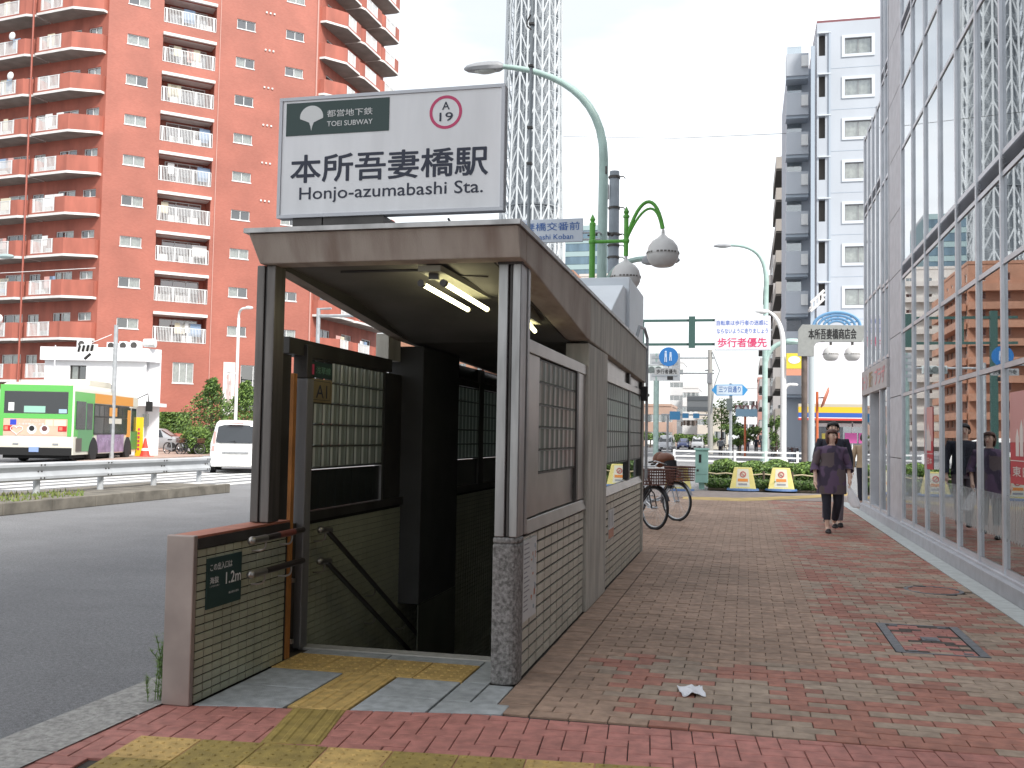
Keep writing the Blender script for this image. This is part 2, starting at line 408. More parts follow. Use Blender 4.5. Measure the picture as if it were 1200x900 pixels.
def tactile(name, M4, w, h, kind, m):
    b = B(M4); b.cbox(.002, w-.002, .002, h-.002, -.012, .004, .003)
    if kind == 'dots':
        nx = int(w/.06); ny = int(h/.06)
        for i in range(nx):
            for j in range(ny):
                b.lathe([(.013, .004), (.009, .0085)], ((i+.5)*w/nx, (j+.5)*h/ny, 0), 6)
    else:
        for i in range(4):
            x = (i+.5)*w/4; b.add([(x-.018, .01, .004), (x+.018, .01, .004), (x+.018, h-.01, .004), (x-.018, h-.01, .004), (x-.011, .016, .009), (x+.011, .016, .009), (x+.011, h-.016, .009), (x-.011, h-.016, .009)],
                                  [(4, 5, 6, 7), (0, 1, 5, 4), (1, 2, 6, 5), (2, 3, 7, 6), (3, 0, 4, 7)])
    return b.out(name, m, pave, local=True)
th = R_(5.83)
for r_ in range(2):
    for i in range(12):
        o = Vector((-2.72, 4.11, 0))+Vector((math.cos(th), math.sin(th), 0))*i*.3+Vector((math.sin(th), -math.cos(th), 0))*(r_+1)*.3
        tactile('tactile_tile', Matrix.Translation(o) @ Matrix.Rotation(th, 4, 'Z'), .3, .3, 'dots', pv_olive if (i+r_) % 3 else pv_yel)
for i in range(4): tactile('tactile_tile', Matrix.Translation((-2.78+.3*i, 5.51, 0)), .3, .4, 'dots', pv_yel)
for yy, hh in ((4.75, .36), (5.11, .4)): tactile('tactile_tile', Matrix.Translation((-2.3, yy, 0)), .32, hh, 'bars', pv_yel)
tactile('tactile_tile', Matrix.Translation((-2.15, 4.17, 0)) @ Matrix.Rotation(R_(11), 4, 'Z'), .28, .56, 'bars', pv_olive)
B().cbox(-2.86, -1.41, 6.05, 6.17, -.16, .006, .006).out('nosing', mat('pale_stone', (.42, .41, .38), .6, var=.15, scale=20), pave, local=True)

# manhole covers let into the paving
mh = thing('manhole_cover', 'large square inspection cover inlaid with small red and dark bricks', 'manhole cover', (1.3, 7.7, 0))
b = B(); b.box(1.003, 1.065, 7.168, 8.262, -.02, .003).box(1.535, 1.597, 7.168, 8.262, -.02, .003).box(1.065, 1.535, 7.165, 7.195, -.02, .002).box(1.065, 1.535, 8.235, 8.262, -.02, .002)
b.out('frame', mat('worn_iron', (.16, .165, .18), .5, .5, var=.3, scale=20), mh)
rr = random.Random(9); pm = [pv_pink, mat('dark_paver', (.075, .06, .05), .8, var=.3, scale=20), pv_grey]
j = 0; yy = 7.2
while yy < 8.17:
    x = 1.07-(.08 if j % 2 else 0)
    while x < 1.53:
        a, b_ = max(x, 1.07), min(x+.155, 1.53)
        if b_-a > .02 and not (1.24 < (a+b_)/2 < 1.37 and 7.62 < yy < 7.76):
            B().cbox(a+.002, b_-.002, yy+.002, yy+.071, -.012, .0, .003).out('brick', pm[rr.choice([0, 0, 0, 1, 2])], mh)
        x += .155
    yy += .0735; j += 1
B().box(1.245, 1.365, 7.63, 7.77, -.01, .004).box(1.265, 1.345, 7.65, 7.75, .004, .006).out('keyhole_plate', MATS['worn_iron'], mh)
b = B()
for i in range(4):
    x, yv = ((1.12, 7.24), (1.47, 7.24), (1.12, 8.19), (1.47, 8.19))[i]; b.box(x-.03, x+.03, yv-.02, yv+.02, -.01, .0035)
b.out('lifting_eyes', MATS['worn_iron'], mh)
mr = thing('manhole_cover', 'small round inspection cover set in the red paving near the glass wall', 'manhole cover', (1.77, 10.25, 0))
B().lathe([(.27, -.01), (.27, .003), (.235, .003), (.235, -.004), (.0, -.004)], (1.77, 10.25, 0), 32).out('frame', MATS['worn_iron'], mr)
b = B()
for yv in [x*.075 for x in range(-3, 4)]:
    w = math.sqrt(max(.001, .225**2-yv*yv)); b.box(1.77-w, 1.77+w, 10.25+yv-.034, 10.25+yv+.034, -.006, .001)
b.out('paving_inlay', pv_red, mr)

# kerb stones and gutter at the roadside
def along(b_poly, name, m, parent=None, **kw): pass
kb = B().box(-3.2, -3.0, -8, -7, RZ, .0).out('kerb', conc, kind='structure')
yy = -7.0; r5 = random.Random(5)
while yy < 24:
    off = .0 if yy > 4.2 else .0
    o = B(); o.add([(-3.13, yy+.004, RZ), (-2.925, yy+.004, RZ), (-2.925, yy+.596, RZ), (-3.13, yy+.596, RZ), (-3.115, yy+.006, .0), (-2.93, yy+.006, .006), (-2.93, yy+.594, .006), (-3.115, yy+.594, .0)],
                   [(0, 4, 7, 3), (4, 5, 6, 7), (0, 1, 5, 4), (3, 7, 6, 2)]); o.out('kerb_stone', conc, kb, local=True, bev=.006)
    yy += .6
gt = sheet('gutter', [(-3.42, -3.13, -8, 24)], RZ+.006, conc, kind='structure')
# pale stone border strip along the glass building
stripe = mat('pale_border_stone', (.50, .53, .52), .6, var=.12, scale=10, bump=.1)
bs = B().box(2.12, 2.33, -8, 24, -.02, -.012).out('stone_border', joint, kind='structure')
yy = 5.0
while yy < 23.9:
    B().cbox(2.125, 2.325, yy+.004, yy+.596, -.012, .004, .004).out('border_stone', stripe, bs, local=True); yy += .6
sheet('plaza', [(-2.95, 9, 24.3, 27.6), (2.3, 9, 22.0, 24.3)], -.002, mat('plaza_paving', (.30, .245, .22), .8, var=.2, scale=5), kind='structure')
b = B(); b.add([(-1.9, 24.0, .006), (1.6, 25.6, .006), (1.6, 25.85, .006), (-1.9, 24.25, .006)], [(0, 1, 2, 3)])
b = B(); P0 = [G(800, 585), G(870, 587.5), G(950, 584), G(1000, 580)]; P1 = [G(800, 582), G(870, 583.5), G(950, 580.5), G(1000, 577)]
b.add([(p.x, p.y, .003) for p in P0+P1], [(0, 1, 5, 4), (1, 2, 6, 5), (2, 3, 7, 6)]); b.out('yellow_line', lineY, kind='structure')

# the street on the left: median strip, crossing, far pavement
b = B().box(-14.2, -12.14, -4, 21.35, RZ, .13); md = b.out('median_strip', conc_d, kind='structure')
yy = -4.0
while yy < 21.3:
    B().box(-12.14, -12.0, yy+.006, min(yy+1.195, 21.4), RZ, .15).out('kerb_stone', conc_d, md, local=True, bev=.015); yy += 1.2
gr = B(); rg = random.Random(2)
for i in range(2600):
    x = rg.uniform(-14.1, -12.2); yv = rg.uniform(4, 17.4)
    if math.sin(x*3+yv*1.3)+math.sin(yv*2.1) < -.5: continue
    h = rg.uniform(.03, .09); a = rg.uniform(0, 3.1); dx, dy = .02*math.cos(a), .02*math.sin(a)
    gr.add([(x-dx, yv-dy, .13), (x+dx, yv+dy, .13), (x+rg.uniform(-.03, .03), yv+rg.uniform(-.03, .03), .13+h)], [(0, 1, 2)])
grass_m = mat('grass', (.12, .20, .035), .7, col2=(.22, .22, .07), scale=3)
o = gr.out('grass', grass_m); o['kind'] = 'stuff'; o['label'] = 'short grass growing on the median strip under the guard rail'
cw = bpy.data.objects.new('zebra_crossing', None); COL.objects.link(cw); cw['kind'] = 'structure'; INV['zebra_crossing'] = Matrix.Identity(4)
for i in range(6):
    x = -13.7-i*.95
    B().add([(x, 19.0+i*.25, RZ+.004), (x-.5, 19.0+i*.25, RZ+.004), (x-.5, 29+i*.8, RZ+.004), (x, 29+i*.8, RZ+.004)], [(0, 3, 2, 1)]).out('painted_stripe', line, cw, local=True)
b = B(); P = [G(180, 545), G(262, 541), G(262, 539.4), G(180, 543)]
sheet('road_marking', [(-11.6, -11.0, 24, 30), (-8, -7.6, 30, 60), (-9.5, -9.35, 60, 140), (-5.6, -5.45, 60, 140), (-6.9, -6.4, 92, 93.5), (-4.4, -4.0, 45, 48)], RZ+.004, line, kind='structure')
fp = [G(90, 541), G(172, 538), G(250, 533.5), G(330, 531), G(330, 514), G(60, 516)]
B().add([(p.x, p.y, .03) for p in fp]+[(p.x, p.y, RZ) for p in fp], [(0, 1, 2, 3, 4, 5)]+[(i+6, (i+1) % 6+6, (i+1) % 6, i) for i in range(6)]).out('far_pavement', mat('pinkish_paving', (.42, .31, .26), .8, var=.15, scale=2), kind='structure')
# ================================================================ SUBWAY ENTRANCE
fascia = mat('fascia_concrete', (.47, .41, .355), .85, col2=(.29, .225, .185), scale=2.6, stretch=(3, 1.2, .5), bump=.3, bscale=90, detail=7, lo=.25, hi=.6)
fascia2 = mat('grey_concrete', (.50, .475, .42), .85, var=.25, scale=4, stretch=(2, 2, .4), bump=.3, bscale=120)
granite = mat('granite_pier', (.30, .29, .28), .75, col2=(.10, .095, .09), scale=55, bump=.3, bscale=120, detail=8)
tile_m = mat('glazed_tile', (.56, .545, .46), .32, var=.12, scale=3)
tile_d = mat('green_grey_tile', (.42, .43, .32), .3, var=.15, scale=3)
grout = mat('dark_grout', (.035, .032, .028), .9)
brown_st = mat('brown_steel', (.42, .345, .31), .45, .4, var=.2, scale=3)
copper = mat('red_coping', (.42, .155, .10), .5, var=.3, scale=6)
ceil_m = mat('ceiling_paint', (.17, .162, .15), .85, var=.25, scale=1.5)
orange = mat('orange_paint', (.42, .17, .04), .6, var=.25, scale=6)
blockm = bpy.data.materials.new('glass_block'); blockm.use_nodes = True
nt = blockm.node_tree; nt.nodes.clear(); N = nt.nodes.new; L = nt.links.new
o_ = N('ShaderNodeOutputMaterial'); t_ = N('ShaderNodeBsdfTranslucent'); t_.inputs[0].default_value = (.24, .29, .265, 1)
g_ = N('ShaderNodeBsdfGlossy'); g_.inputs[1].default_value = .12; g_.inputs[0].default_value = (.75, .8, .78, 1)
d_ = N('ShaderNodeBsdfDiffuse'); d_.inputs[0].default_value = (.46, .49, .44, 1)
m1 = N('ShaderNodeMixShader'); m1.inputs[0].default_value = .55; m2 = N('ShaderNodeMixShader'); m2.inputs[0].default_value = .25
L(t_.outputs[0], m1.inputs[1]); L(d_.outputs[0], m1.inputs[2]); L(m1.outputs[0], m2.inputs[1]); L(g_.outputs[0], m2.inputs[2]); L(m2.outputs[0], o_.inputs[0])

block_rim = blockm.copy(); block_rim.name = 'glass_block_rim'
for n_ in block_rim.node_tree.nodes:
    if n_.type == 'BSDF_TRANSLUCENT': n_.inputs[0].default_value = (.62, .69, .65, 1)
    if n_.type == 'BSDF_DIFFUSE': n_.inputs[0].default_value = (.95, .95, .90, 1)
K = thing('subway_entrance', 'roofed subway stair entrance with concrete fascia, steel columns and glass block walls', 'subway entrance', (-2.0, 5.5, 0))
# fascias: same profile on both sides
prof = [(5.30, 2.60), (5.38, 2.43), (5.66, 2.42), (7.80, 2.215), (12.56, 2.12), (12.56, 2.555)]
def fprof(y0, y1):
    P = clip(prof, [(-1, 0, -y0), (1, 0, y1)]); return P
for side, (xa, xb) in (('r', (-1.43, -1.245)), ('l', (-2.90, -2.80))):
    e = [5.53, 7.97, 9.08, 10.8, 12.56]
    for a, b_ in zip(e[:-1], e[1:]):
        B().prism(fprof(a+.004*(a > 5.4), b_-.004), 'x', xa, xb).out('fascia_panel', fascia if a < 7 else fascia2, K, bev=.008)
b = B(); b.add([(-2.905, 5.30, 2.60), (-1.245, 5.30, 2.60), (-1.245, 5.37, 2.43), (-2.862, 5.37, 2.43), (-2.905, 5.52, 2.60), (-1.245, 5.52, 2.60), (-1.245, 5.52, 2.43), (-2.862, 5.52, 2.43)],
               [(0, 3, 2, 1), (0, 1, 5, 4), (3, 7, 6, 2), (4, 5, 6, 7), (0, 4, 7, 3), (1, 2, 6, 5)])
b.out('fascia_panel', fascia, K, bev=.006)
cop = mat('coping_metal', (.46, .45, .44), .4, .6, var=.3, scale=6)
b = B(); b.box(-2.925, -1.23, 5.275, 5.36, 2.602, 2.630); b.add([(-2.925, 5.362, 2.630), (-2.885, 5.362, 2.630), (-2.885, 12.58, 2.585), (-2.925, 12.58, 2.585), (-2.925, 5.362, 2.60), (-2.925, 12.58, 2.555)], [(0, 1, 2, 3), (0, 3, 5, 4)])
b.prism([(5.362, 2.602), (12.58, 2.558), (12.58, 2.585), (5.362, 2.630)], 'x', -1.265, -1.23)
b.out('roof_edge_strip', cop, K)
b = B(); b.add([(-2.89, 5.36, 2.618), (-1.27, 5.36, 2.618), (-1.27, 12.55, 2.572), (-2.89, 12.55, 2.572)], [(0, 1, 2, 3)]); b.out('roof', grey, K)
# soffit following the fascias, dropped beam, back wall
b = B(); S = [(5.50, 2.455), (6.7, 2.40), (7.95, 2.20), (12.5, 2.10)]
for i in range(3): b.add([(-2.80, S[i][0], S[i][1]), (-1.43, S[i][0], S[i][1]), (-1.43, S[i+1][0], S[i+1][1]), (-2.80, S[i+1][0], S[i+1][1])], [(0, 3, 2, 1)])
b.add([(-2.8, 5.5, 2.44), (-1.43, 5.5, 2.44), (-1.43, 5.5, 2.6), (-2.8, 5.5, 2.6)], [(0, 1, 2, 3)])
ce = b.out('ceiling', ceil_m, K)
B().tube([(-2.5, 5.75, 2.437), (-1.9, 5.75, 2.437), (-1.75, 5.95, 2.43), (-1.6, 6.0, 2.43)], .008, 6).out('conduit', steel_d, ce)

B().box(-2.95, -1.26, 12.42, 12.55, -3.6, 2.12).out('back_wall', fascia2, K)
shade_m = mat('shade_board', (.07, .065, .06), .8, var=.2, scale=2)  # dark boards added over the inner fascia faces, their colour painting in the shade
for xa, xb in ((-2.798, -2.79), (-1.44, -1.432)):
    B().prism(clip(prof, [(-1, 0, -5.53), (1, 0, 7.95)]), 'x', xa, xb).out('shade_board', shade_m, K)
# stair well walls below ground, stairs
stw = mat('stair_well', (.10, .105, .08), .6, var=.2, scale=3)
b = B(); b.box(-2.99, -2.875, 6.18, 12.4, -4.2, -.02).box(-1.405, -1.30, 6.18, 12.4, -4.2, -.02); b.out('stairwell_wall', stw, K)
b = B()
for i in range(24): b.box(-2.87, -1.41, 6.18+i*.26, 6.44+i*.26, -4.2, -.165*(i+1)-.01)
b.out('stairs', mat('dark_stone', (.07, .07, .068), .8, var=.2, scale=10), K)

# right column
b = B(); pr = [(-1.412, 5.50), (-1.32, 5.50)]+[(-1.32+.058*math.sin(R_(a)), 5.558-.058*math.cos(R_(a))) for a in (15, 35, 55, 75, 90)]+[(-1.262, 5.66), (-1.412, 5.66)]
b.prism(pr, 'z', 0, .80).prism([(x, y) for x, y in pr], 'z', .80, .835); b.out('granite_pier', granite, K, bev=.012)
b = B(); b.box(-1.405, -1.345, 5.505, 5.66, .837, 2.43).box(-1.343, -1.322, 5.52, 5.66, .837, 2.43, 1).box(-1.32, -1.268, 5.505, 5.66, .837, 2.43); b.out('steel_column', [steel, steel_d], K, bev=.006)
B().box(-1.41, -1.262, 5.50, 5.665, 2.415, 2.432).out('column_cap', steel_d, K)
B().box(-1.36, -1.262, 5.675, 5.735, .84, 2.43).out('steel_jamb', steel, K, bev=.005)
# left column on the low wall
b = B(); b.box(-2.905, -2.853, 5.42, 5.56, .872, 2.43).box(-2.853, -2.837, 5.432, 5.56, .872, 2.43, 1).box(-2.837, -2.782, 5.42, 5.56, .872, 2.43); b.out('steel_column', [steel_w, steel_d], K, bev=.006)

# low wall with tiles
lw = B().box(-2.93, -2.79, 4.64, 5.70, .0, .80).out('low_wall', grout, K)
B().box(-2.935, -2.775, 4.60, 4.638, .0, .872).out('end_plate', brown_st, lw, bev=.006)
b = B(); b.box(-2.932, -2.778, 4.64, 5.70, .855, .868); b.out('coping', copper, lw)
B().box(-2.79, -2.773, 4.64, 5.70, .80, .853).out('coping_edge', steel_d, lw)
rt_ = random.Random(4); far_t = B(); tc_ = {}
for j in range(18):
    for i in range(13):
        a = 4.652+i*.0925; z = .005+j*.0442
        if a > 5.62: continue
        if i > 10: far_t.box(-2.79, -2.781, a, a+.0855, z, z+.0375); continue
        if 'l' not in tc_:
            q = B(Matrix.Rotation(R_(90), 4, 'Y')); q.cbox(-.0375, 0, 0, .083, 0, .009, .002); tc_['l'] = q.mesh('tile', tile_d)
        o = bpy.data.objects.new('tile', tc_['l']); COL.objects.link(o); o.parent = lw; o.location = Vector((-2.79+rt_.uniform(0, .0008), a, z))+(INV['subway_entrance'].translation)
far_t.out('tiles', tile_d, lw, kind='stuff')
# low wall is child of K whose empty sits at (-2,5.5,0): part meshes carry the offset themselves

# side walls: tiles below, steel frames and glass blocks above
def side_tiles(x, y0, y1, z1, sgn, single_, m):
    w = B().box(min(x, x-sgn*.10), max(x, x-sgn*.10), y0, y1, .0, z1).out('side_wall', grout, K)
    n = int((y1-y0)/.2225); st = (y1-y0)/n; rows = 12; h = z1/rows; bb = B(); me = None
    for j in range(rows):
        for i in range(n):
            if single_ and not (j*h > .30 and i < 2):
                if me is None:
                    q = B(); q.box(0, .011*sgn, 0, st-.024, 0, h-.014); me = q.mesh('tile', m)
                o = bpy.data.objects.new('tile', me); COL.objects.link(o); o.parent = w
                o.location = Vector((x+rt_.uniform(0, .001), y0+i*st+.004, j*h+.006))+INV['subway_entrance'].translation
            else: bb.box(min(x, x+.010*sgn), max(x, x+.010*sgn), y0+i*st+.004, y0+(i+1)*st-.018, j*h+.006, (j+1)*h-.008)
    if bb.v: bb.out('tiles', m, w, kind='stuff')
    return w
XR = -1.29
side_tiles(XR, 5.69, 7.95, .825, 1, True, tile_m)
side_tiles(XR, 9.12, 12.42, .86, 1, False, tile_m)
B().box(-1.28, -1.262, 12.425, 12.5, 0, 2.1).out('corner_post', fascia2, K)
def block_mesh(dy, dz):
    b = B(); n = 5; w = (dy-.012)
    for sx in (-1, 1):
        x = .035*sx
        ys = [0, w*.16, w*.3, w*.5, w*.7, w*.84, w]; xs = [x*.72, x, x*.7, x*.92, x*.7, x, x*.72]
        vs = [(xx, yy, z) for z in (.006, dz-.012) for xx, yy in zip(xs, ys)]
        k = len(ys); fs = [(i, i+1, k+i+1, k+i) for i in range(k-1)]
        b.add(vs, [fs[1], fs[2], fs[3], fs[4]]); b.add(vs, [fs[0], fs[5]], 1)
        b.add([(x*.75, 0, 0), (x*.75, w, 0), (x, w*.98, .006), (x, .006, .006)], [(0, 1, 2, 3)])
        b.add([(x*.75, 0, dz-.006), (x*.75, w, dz-.006), (x, w*.98, dz-.012), (x, .006, dz-.012)], [(0, 1, 2, 3)])
    b.add([(-.026, 0, 0), (.026, 0, 0), (.026, 0, dz-.006), (-.026, 0, dz-.006)], [(0, 1, 2, 3)], 1)
    b.add([(-.026, w, 0), (.026, w, 0), (.026, w, dz-.006), (-.026, w, dz-.006)], [(0, 1, 2, 3)], 1)
    return b.mesh('glass_block', [blockm, block_rim])
def block_panel(x, y0, y1, z0, z1, nc, nr, skip=lambda i, j: False, single_=True):
    dy = (y1-y0)/nc; dz = (z1-z0)/nr
    b = B()
    for j in range(nr+1): b.box(x-.03, x+.03, y0, y1, z0+j*dz-.006, z0+j*dz+.004)
    for i in range(nc+1): b.box(x-.028, x+.028, y0+i*dy-.004, y0+i*dy+.004, z0, z1)
    w = b.out('block_window', steel_d, K); me = block_mesh(dy, dz)
    for j in range(nr):
        for i in range(nc):
            if skip(i, j): continue
            o = bpy.data.objects.new('glass_block', me); COL.objects.link(o); o.parent = w
            o.location = Vector((x, y0+i*dy+.006, z0+j*dz+.006))+INV['subway_entrance'].translation
    return w
def rail(name, x0, x1, y0, y1, z0, z1, m=steel_b, slant=0.0):
    b = B(); b.add([(x0, y0, z0), (x1, y0, z0), (x1-slant, y0, z1), (x0, y0, z1), (x0, y1, z0), (x1, y1, z0), (x1-slant, y1, z1), (x0, y1, z1)],
                   [(0, 3, 2, 1), (4, 5, 6, 7), (1, 2, 6, 5), (0, 4, 7, 3), (2, 3, 7, 6), (0, 1, 5, 4)])
    return b.out(name, m, K, bev=.004)
# right, first window
rail('sill_rail', -1.36, -1.26, 5.74, 7.95, .835, .915, steel_b, .018)
rail('top_rail', -1.36, -1.27, 5.74, 7.95, 1.925, 2.005, steel_b)
B().box(-1.35, -1.285, 5.742, 6.14, .925, 1.922).out('steel_panel', steel_b, K)
B().box(-1.34, -1.295, 6.142, 7.50, .925, 1.175).out('steel_panel', steel_b, K)
B().box(-1.35, -1.27, 7.505, 7.585, .925, 1.922).out('post', steel_d, K)
B().box(-1.34, -1.28, 7.59, 7.95, .925, 1.922).out('steel_panel', steel_b, K)
block_panel(-1.315, 6.145, 7.50, 1.185, 1.91, 8, 5)
B().box(-1.45, -1.252, 7.965, 9.08, 0, 2.19).out('concrete_column', fascia2, K, bev=.01)
# right, second bay
rail('sill_rail', -1.36, -1.262, 9.10, 12.42, .865, .945, steel_b, .03)
rail('top_rail', -1.36, -1.262, 9.10, 12.42, 1.945, 2.015, steel_b)
pane = glass_mat('kiosk_glass', (.5, .55, .52), .55)
for a, b_ in ((9.14, 11.0), (11.16, 12.38)):
    block_panel(-1.315, a, b_, 1.165, 1.94, 12 if b_ < 11.5 else 8, 5)
    B().box(-1.32, -1.305, a, b_, .947, 1.155).out('pane', pane, K)
    B().box(-1.32, -1.305, a, b_, 2.017, 2.2).out('pane', steel_b, K)
B().box(-1.35, -1.272, 11.01, 11.15, .947, 2.14).out('post', steel_d, K)
B().box(-1.35, -1.272, 12.385, 12.42, .947, 2.12).out('post', steel_d, K)
# left side, seen from inside
XL = -2.86
B().box(-2.97, XL-.012, 5.89, 12.4, -.02, .82).out('side_wall', grout, K)
b = B()
for j in range(-28, 18):
    yy = 6.2 if j < 0 else 6.03
    while yy < 12.3:
        if -(yy-6.3)*.62-.3 < j*.0442 : b.box(XL-.012, XL-.004, yy, yy+.088, j*.0442+.006, j*.0442+.046)
        yy += .0925
b.out('tiles', tile_d, K, kind='stuff')
B().box(-2.97, -2.84, 6.0, 12.4, .825, .885).out('sill_rail', steel_d, K)
B().box(-2.99, -2.85, 5.77, 7.66, 1.925, 2.03).out('top_rail', steel_d, K)
B().box(-2.96, -2.885, 5.76, 5.88, .01, 1.92).out('post', steel_d, K)
block_panel(-2.885, 6.03, 7.48, 1.175, 1.915, 10, 5, skip=lambda i, j: i < 3 and j > 2)
dkg = mat('dark_glass', (.03, .035, .035), .25)
b = B()
for i in range(10): b.box(-2.90, -2.872, 6.035+i*.145, 6.17+i*.145, .89, 1.16)
b.out('ribbed_panel', dkg, K)
B().box(-2.92, -2.86, 7.49, 7.54, .885, 1.92).out('post', steel, K)
B().box(-2.92, -2.872, 7.545, 7.96, .885, 1.92).out('steel_panel', steel_d, K)
B().box(-3.0, -2.89, 7.665, 7.96, 2.035, 2.25).out('upper_wall', fascia2, K)
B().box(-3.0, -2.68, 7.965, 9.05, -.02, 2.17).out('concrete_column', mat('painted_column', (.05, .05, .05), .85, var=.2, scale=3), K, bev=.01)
B().box(-2.69, -2.68, 7.965, 9.05, -3.2, -.025).out('column_facing', stw, K)
for a, b_ in ((9.1, 10.42), (10.62, 12.35)): block_panel(-2.885, a, b_, 1.175, 1.915, 10 if b_ < 11 else 12, 5)
B().box(-2.92, -2.85, 10.43, 10.61, .885, 2.14).out('post', steel_d, K)
B().box(-2.93, -2.86, 9.06, 12.4, 1.93, 2.0).out('top_rail', steel_d, K)
B().box(-2.92, -2.88, 9.06, 12.4, 2.005, 2.14).out('upper_panel', dkg, K)
B().box(-2.92, -2.872, 9.06, 12.4, .89, 1.16).out('ribbed_panel', dkg, K)
# shutter guide and steel jamb at the threshold
B().box(-2.905, -2.818, 5.99, 6.09, .007, 1.775).out('steel_jamb', mat('grey_steel', (.27, .265, .27), .5, .4, var=.25, scale=2, stretch=(3, 3, .5)), K, bev=.008)
B().box(-2.925, -2.825, 5.99, 6.07, 1.778, 2.0).out('jamb_top', steel_d, K, bev=.004)
B().box(-2.802, -2.778, 5.705, 5.75, .005, 1.79).out('shutter_guide', orange, K)
b = B()
for z in (.09, .47): b.box(-2.80, -2.765, 5.752, 5.78, z, z+.025)
b.out('hinge', steel_b, K)
# short double hand rails on the low wall and long ones going down
grip = mat('dark_grip', (.035, .028, .026), .35); grip_r = mat('red_grip', (.20, .06, .045), .4)
def bracket(par, x, y, z, s=-1):
    B().tube(bez((x, y, z-.02), (x, y, z-.07), (x+.0, y-.02, z-.075), (x+s*.07, y-.03, z-.075), 8), .0065, 6).out('bracket', steel_b, par, smooth=True)
def handrail(pts, r, gripspan=None, x_wall=-2.78, br=()):
    h = B().tube(pts, r, 12).out('handrail', grip, K, smooth=True)
    a = Vector(pts[0]); d = (Vector(pts[1])-a).normalized()
    B().ball(tuple(a), .026, .04, .026, 12).tube([a, a+d*.16], r+.002, 12).out('end_cap', steel_b, h, smooth=True)
    for y in br:
        p0 = next(i for i in range(len(pts)-1) if pts[i][1] <= y <= pts[i+1][1]); t = (y-pts[p0][1])/(pts[p0+1][1]-pts[p0][1])
        z = pts[p0][2]+(pts[p0+1][2]-pts[p0][2])*t; bracket(h, pts[p0][0], y, z)
    return h
h1 = handrail([(-2.71, 5.10, .800), (-2.71, 5.75, .805)], .019, br=(5.26, 5.60))
B().tube([(-2.71, 5.42, .803), (-2.71, 5.62, .804)], .0205, 12).out('grip', grip_r, h1, smooth=True)
handrail([(-2.71, 5.10, .610), (-2.71, 5.76, .612)], .019, br=(5.26, 5.60))
for z0 in (.765, .555):
    handrail([(-2.775, 6.17, z0), (-2.775, 6.26, z0-.01), (-2.775, 7.95, z0-.93), (-2.775, 9.4, z0-1.75)], .018, br=(6.24, 7.2, 7.9))

# ---------------------------------------------------------------- signs and lamps on the entrance
sgn_w = mat('sign_white', (.88, .885, .90), .35, var=.07, scale=2.2, stretch=(3, 3, .5), detail=8)
ink = mat('navy_ink', (.022, .028, .055), .5); green_d = mat('deep_green', (.028, .06, .055), .45); lett_w = mat('lettering_white', (.75, .76, .75), .5)
rose = mat('rose_ring', (.62, .06, .17), .5)
U, V = Vector((1, 0, 0)), Vector((0, 0, 1)); YS = 5.45
ST = thing('station_sign', 'large white station name sign with green corner and pink ring on the entrance roof', 'sign', (-2.08, 5.6, 2.65))
B().box(-2.80, -1.372, YS+.012, YS+.075, 2.722, 3.468).out('cabinet', grey, ST, bev=.006)
b = B(); b.box(-2.80, -1.372, YS-.008, YS+.011, 3.448, 3.468).box(-2.80, -1.372, YS-.008, YS+.011, 2.722, 2.742).box(-2.80, -2.78, YS-.008, YS+.011, 2.743, 3.447).box(-1.392, -1.372, YS-.008, YS+.011, 2.743, 3.447)
b.out('rim', mat('sign_rim', (.52, .53, .56), .4, .3), ST)
fc = B().box(-2.779, -1.393, YS, YS+.01, 2.743, 3.447).out('face', sgn_w, ST)
def z2(rx, ry): return PY(300+rx/3.75, 80+ry/3.75, YS)
def put(body, m, x0, x1, zt, zb, par, bold=0, y=YS-.0010):
    lettering(body, m, par, (x0, y, zb), U, V, x1-x0, zt-zb, bold)
bl, tr = z2(150, 508), z2(1022, 337)
put('本所吾妻橋駅', ink, bl.x, tr.x, tr.z, bl.z, fc, .03)
bl, tr = z2(189, 596), z2(998, 488); put('Honjo-azumabashi Sta.', ink, bl.x, tr.x, tr.z, bl.z, fc, .012)
bl, tr = z2(132, 300), z2(588, 127)
gp = B().box(bl.x, tr.x, YS-.003, YS-.0005, bl.z, tr.z).out('green_panel', green_d, fc)
a, c = z2(313, 216), z2(514, 172); put('都営地下鉄', lett_w, a.x, c.x, c.z, a.z, fc, .01, YS-.0042)
a, c = z2(313, 257), z2(514, 222); put('TOEI SUBWAY', lett_w, a.x, c.x, c.z, a.z, fc, .02, YS-.0042)
a, c = z2(195, 222), z2(296, 222); w = (c.x-a.x)/2; cx = (a.x+c.x)/2; cz = z2(245, 215).z
fan = [(cx+w*math.sin(R_(t)), cz+w*.92*math.cos(R_(t))) for t in range(-98, 99, 7)]
fan += [(cx+w*.55, cz-w*.30), (cx+w*.2, cz-w*.45), (cx+w*.07, cz-w*.8), (cx, cz-w*1.12), (cx-w*.07, cz-w*.8), (cx-w*.2, cz-w*.45), (cx-w*.55, cz-w*.30)]
B().prism(fan[::-1], 'y', YS-.0048, YS-.0035).out('fan_emblem', lett_w, fc)
cc = z2(834, 193); e = z2(906, 193); ro = e.x-cc.x; b = B(); n = 40
vs = [(cc.x+r*math.cos(2*math.pi*k/n), YS-.0012, cc.z+r*math.sin(2*math.pi*k/n)) for r in (ro, ro*.82) for k in range(n)]
b.add(vs, [(k, (k+1) % n, n+(k+1) % n, n+k) for k in range(n)]); b.out('ring', rose, fc)
a, c = z2(818, 183), z2(852, 146); put('A', ink, a.x, c.x, c.z, a.z, fc, .02)
a, c = z2(806, 234), z2(866, 192); put('19', ink, a.x, c.x, c.z, a.z, fc, .02)
for px in (202, 330, 465):
    p = PY(300+px/3.75+10, 262, 5.5); B().box(p.x-.10, p.x+.10, 5.46, 5.72, 2.617, 2.721).out('support', steel_d, ST)
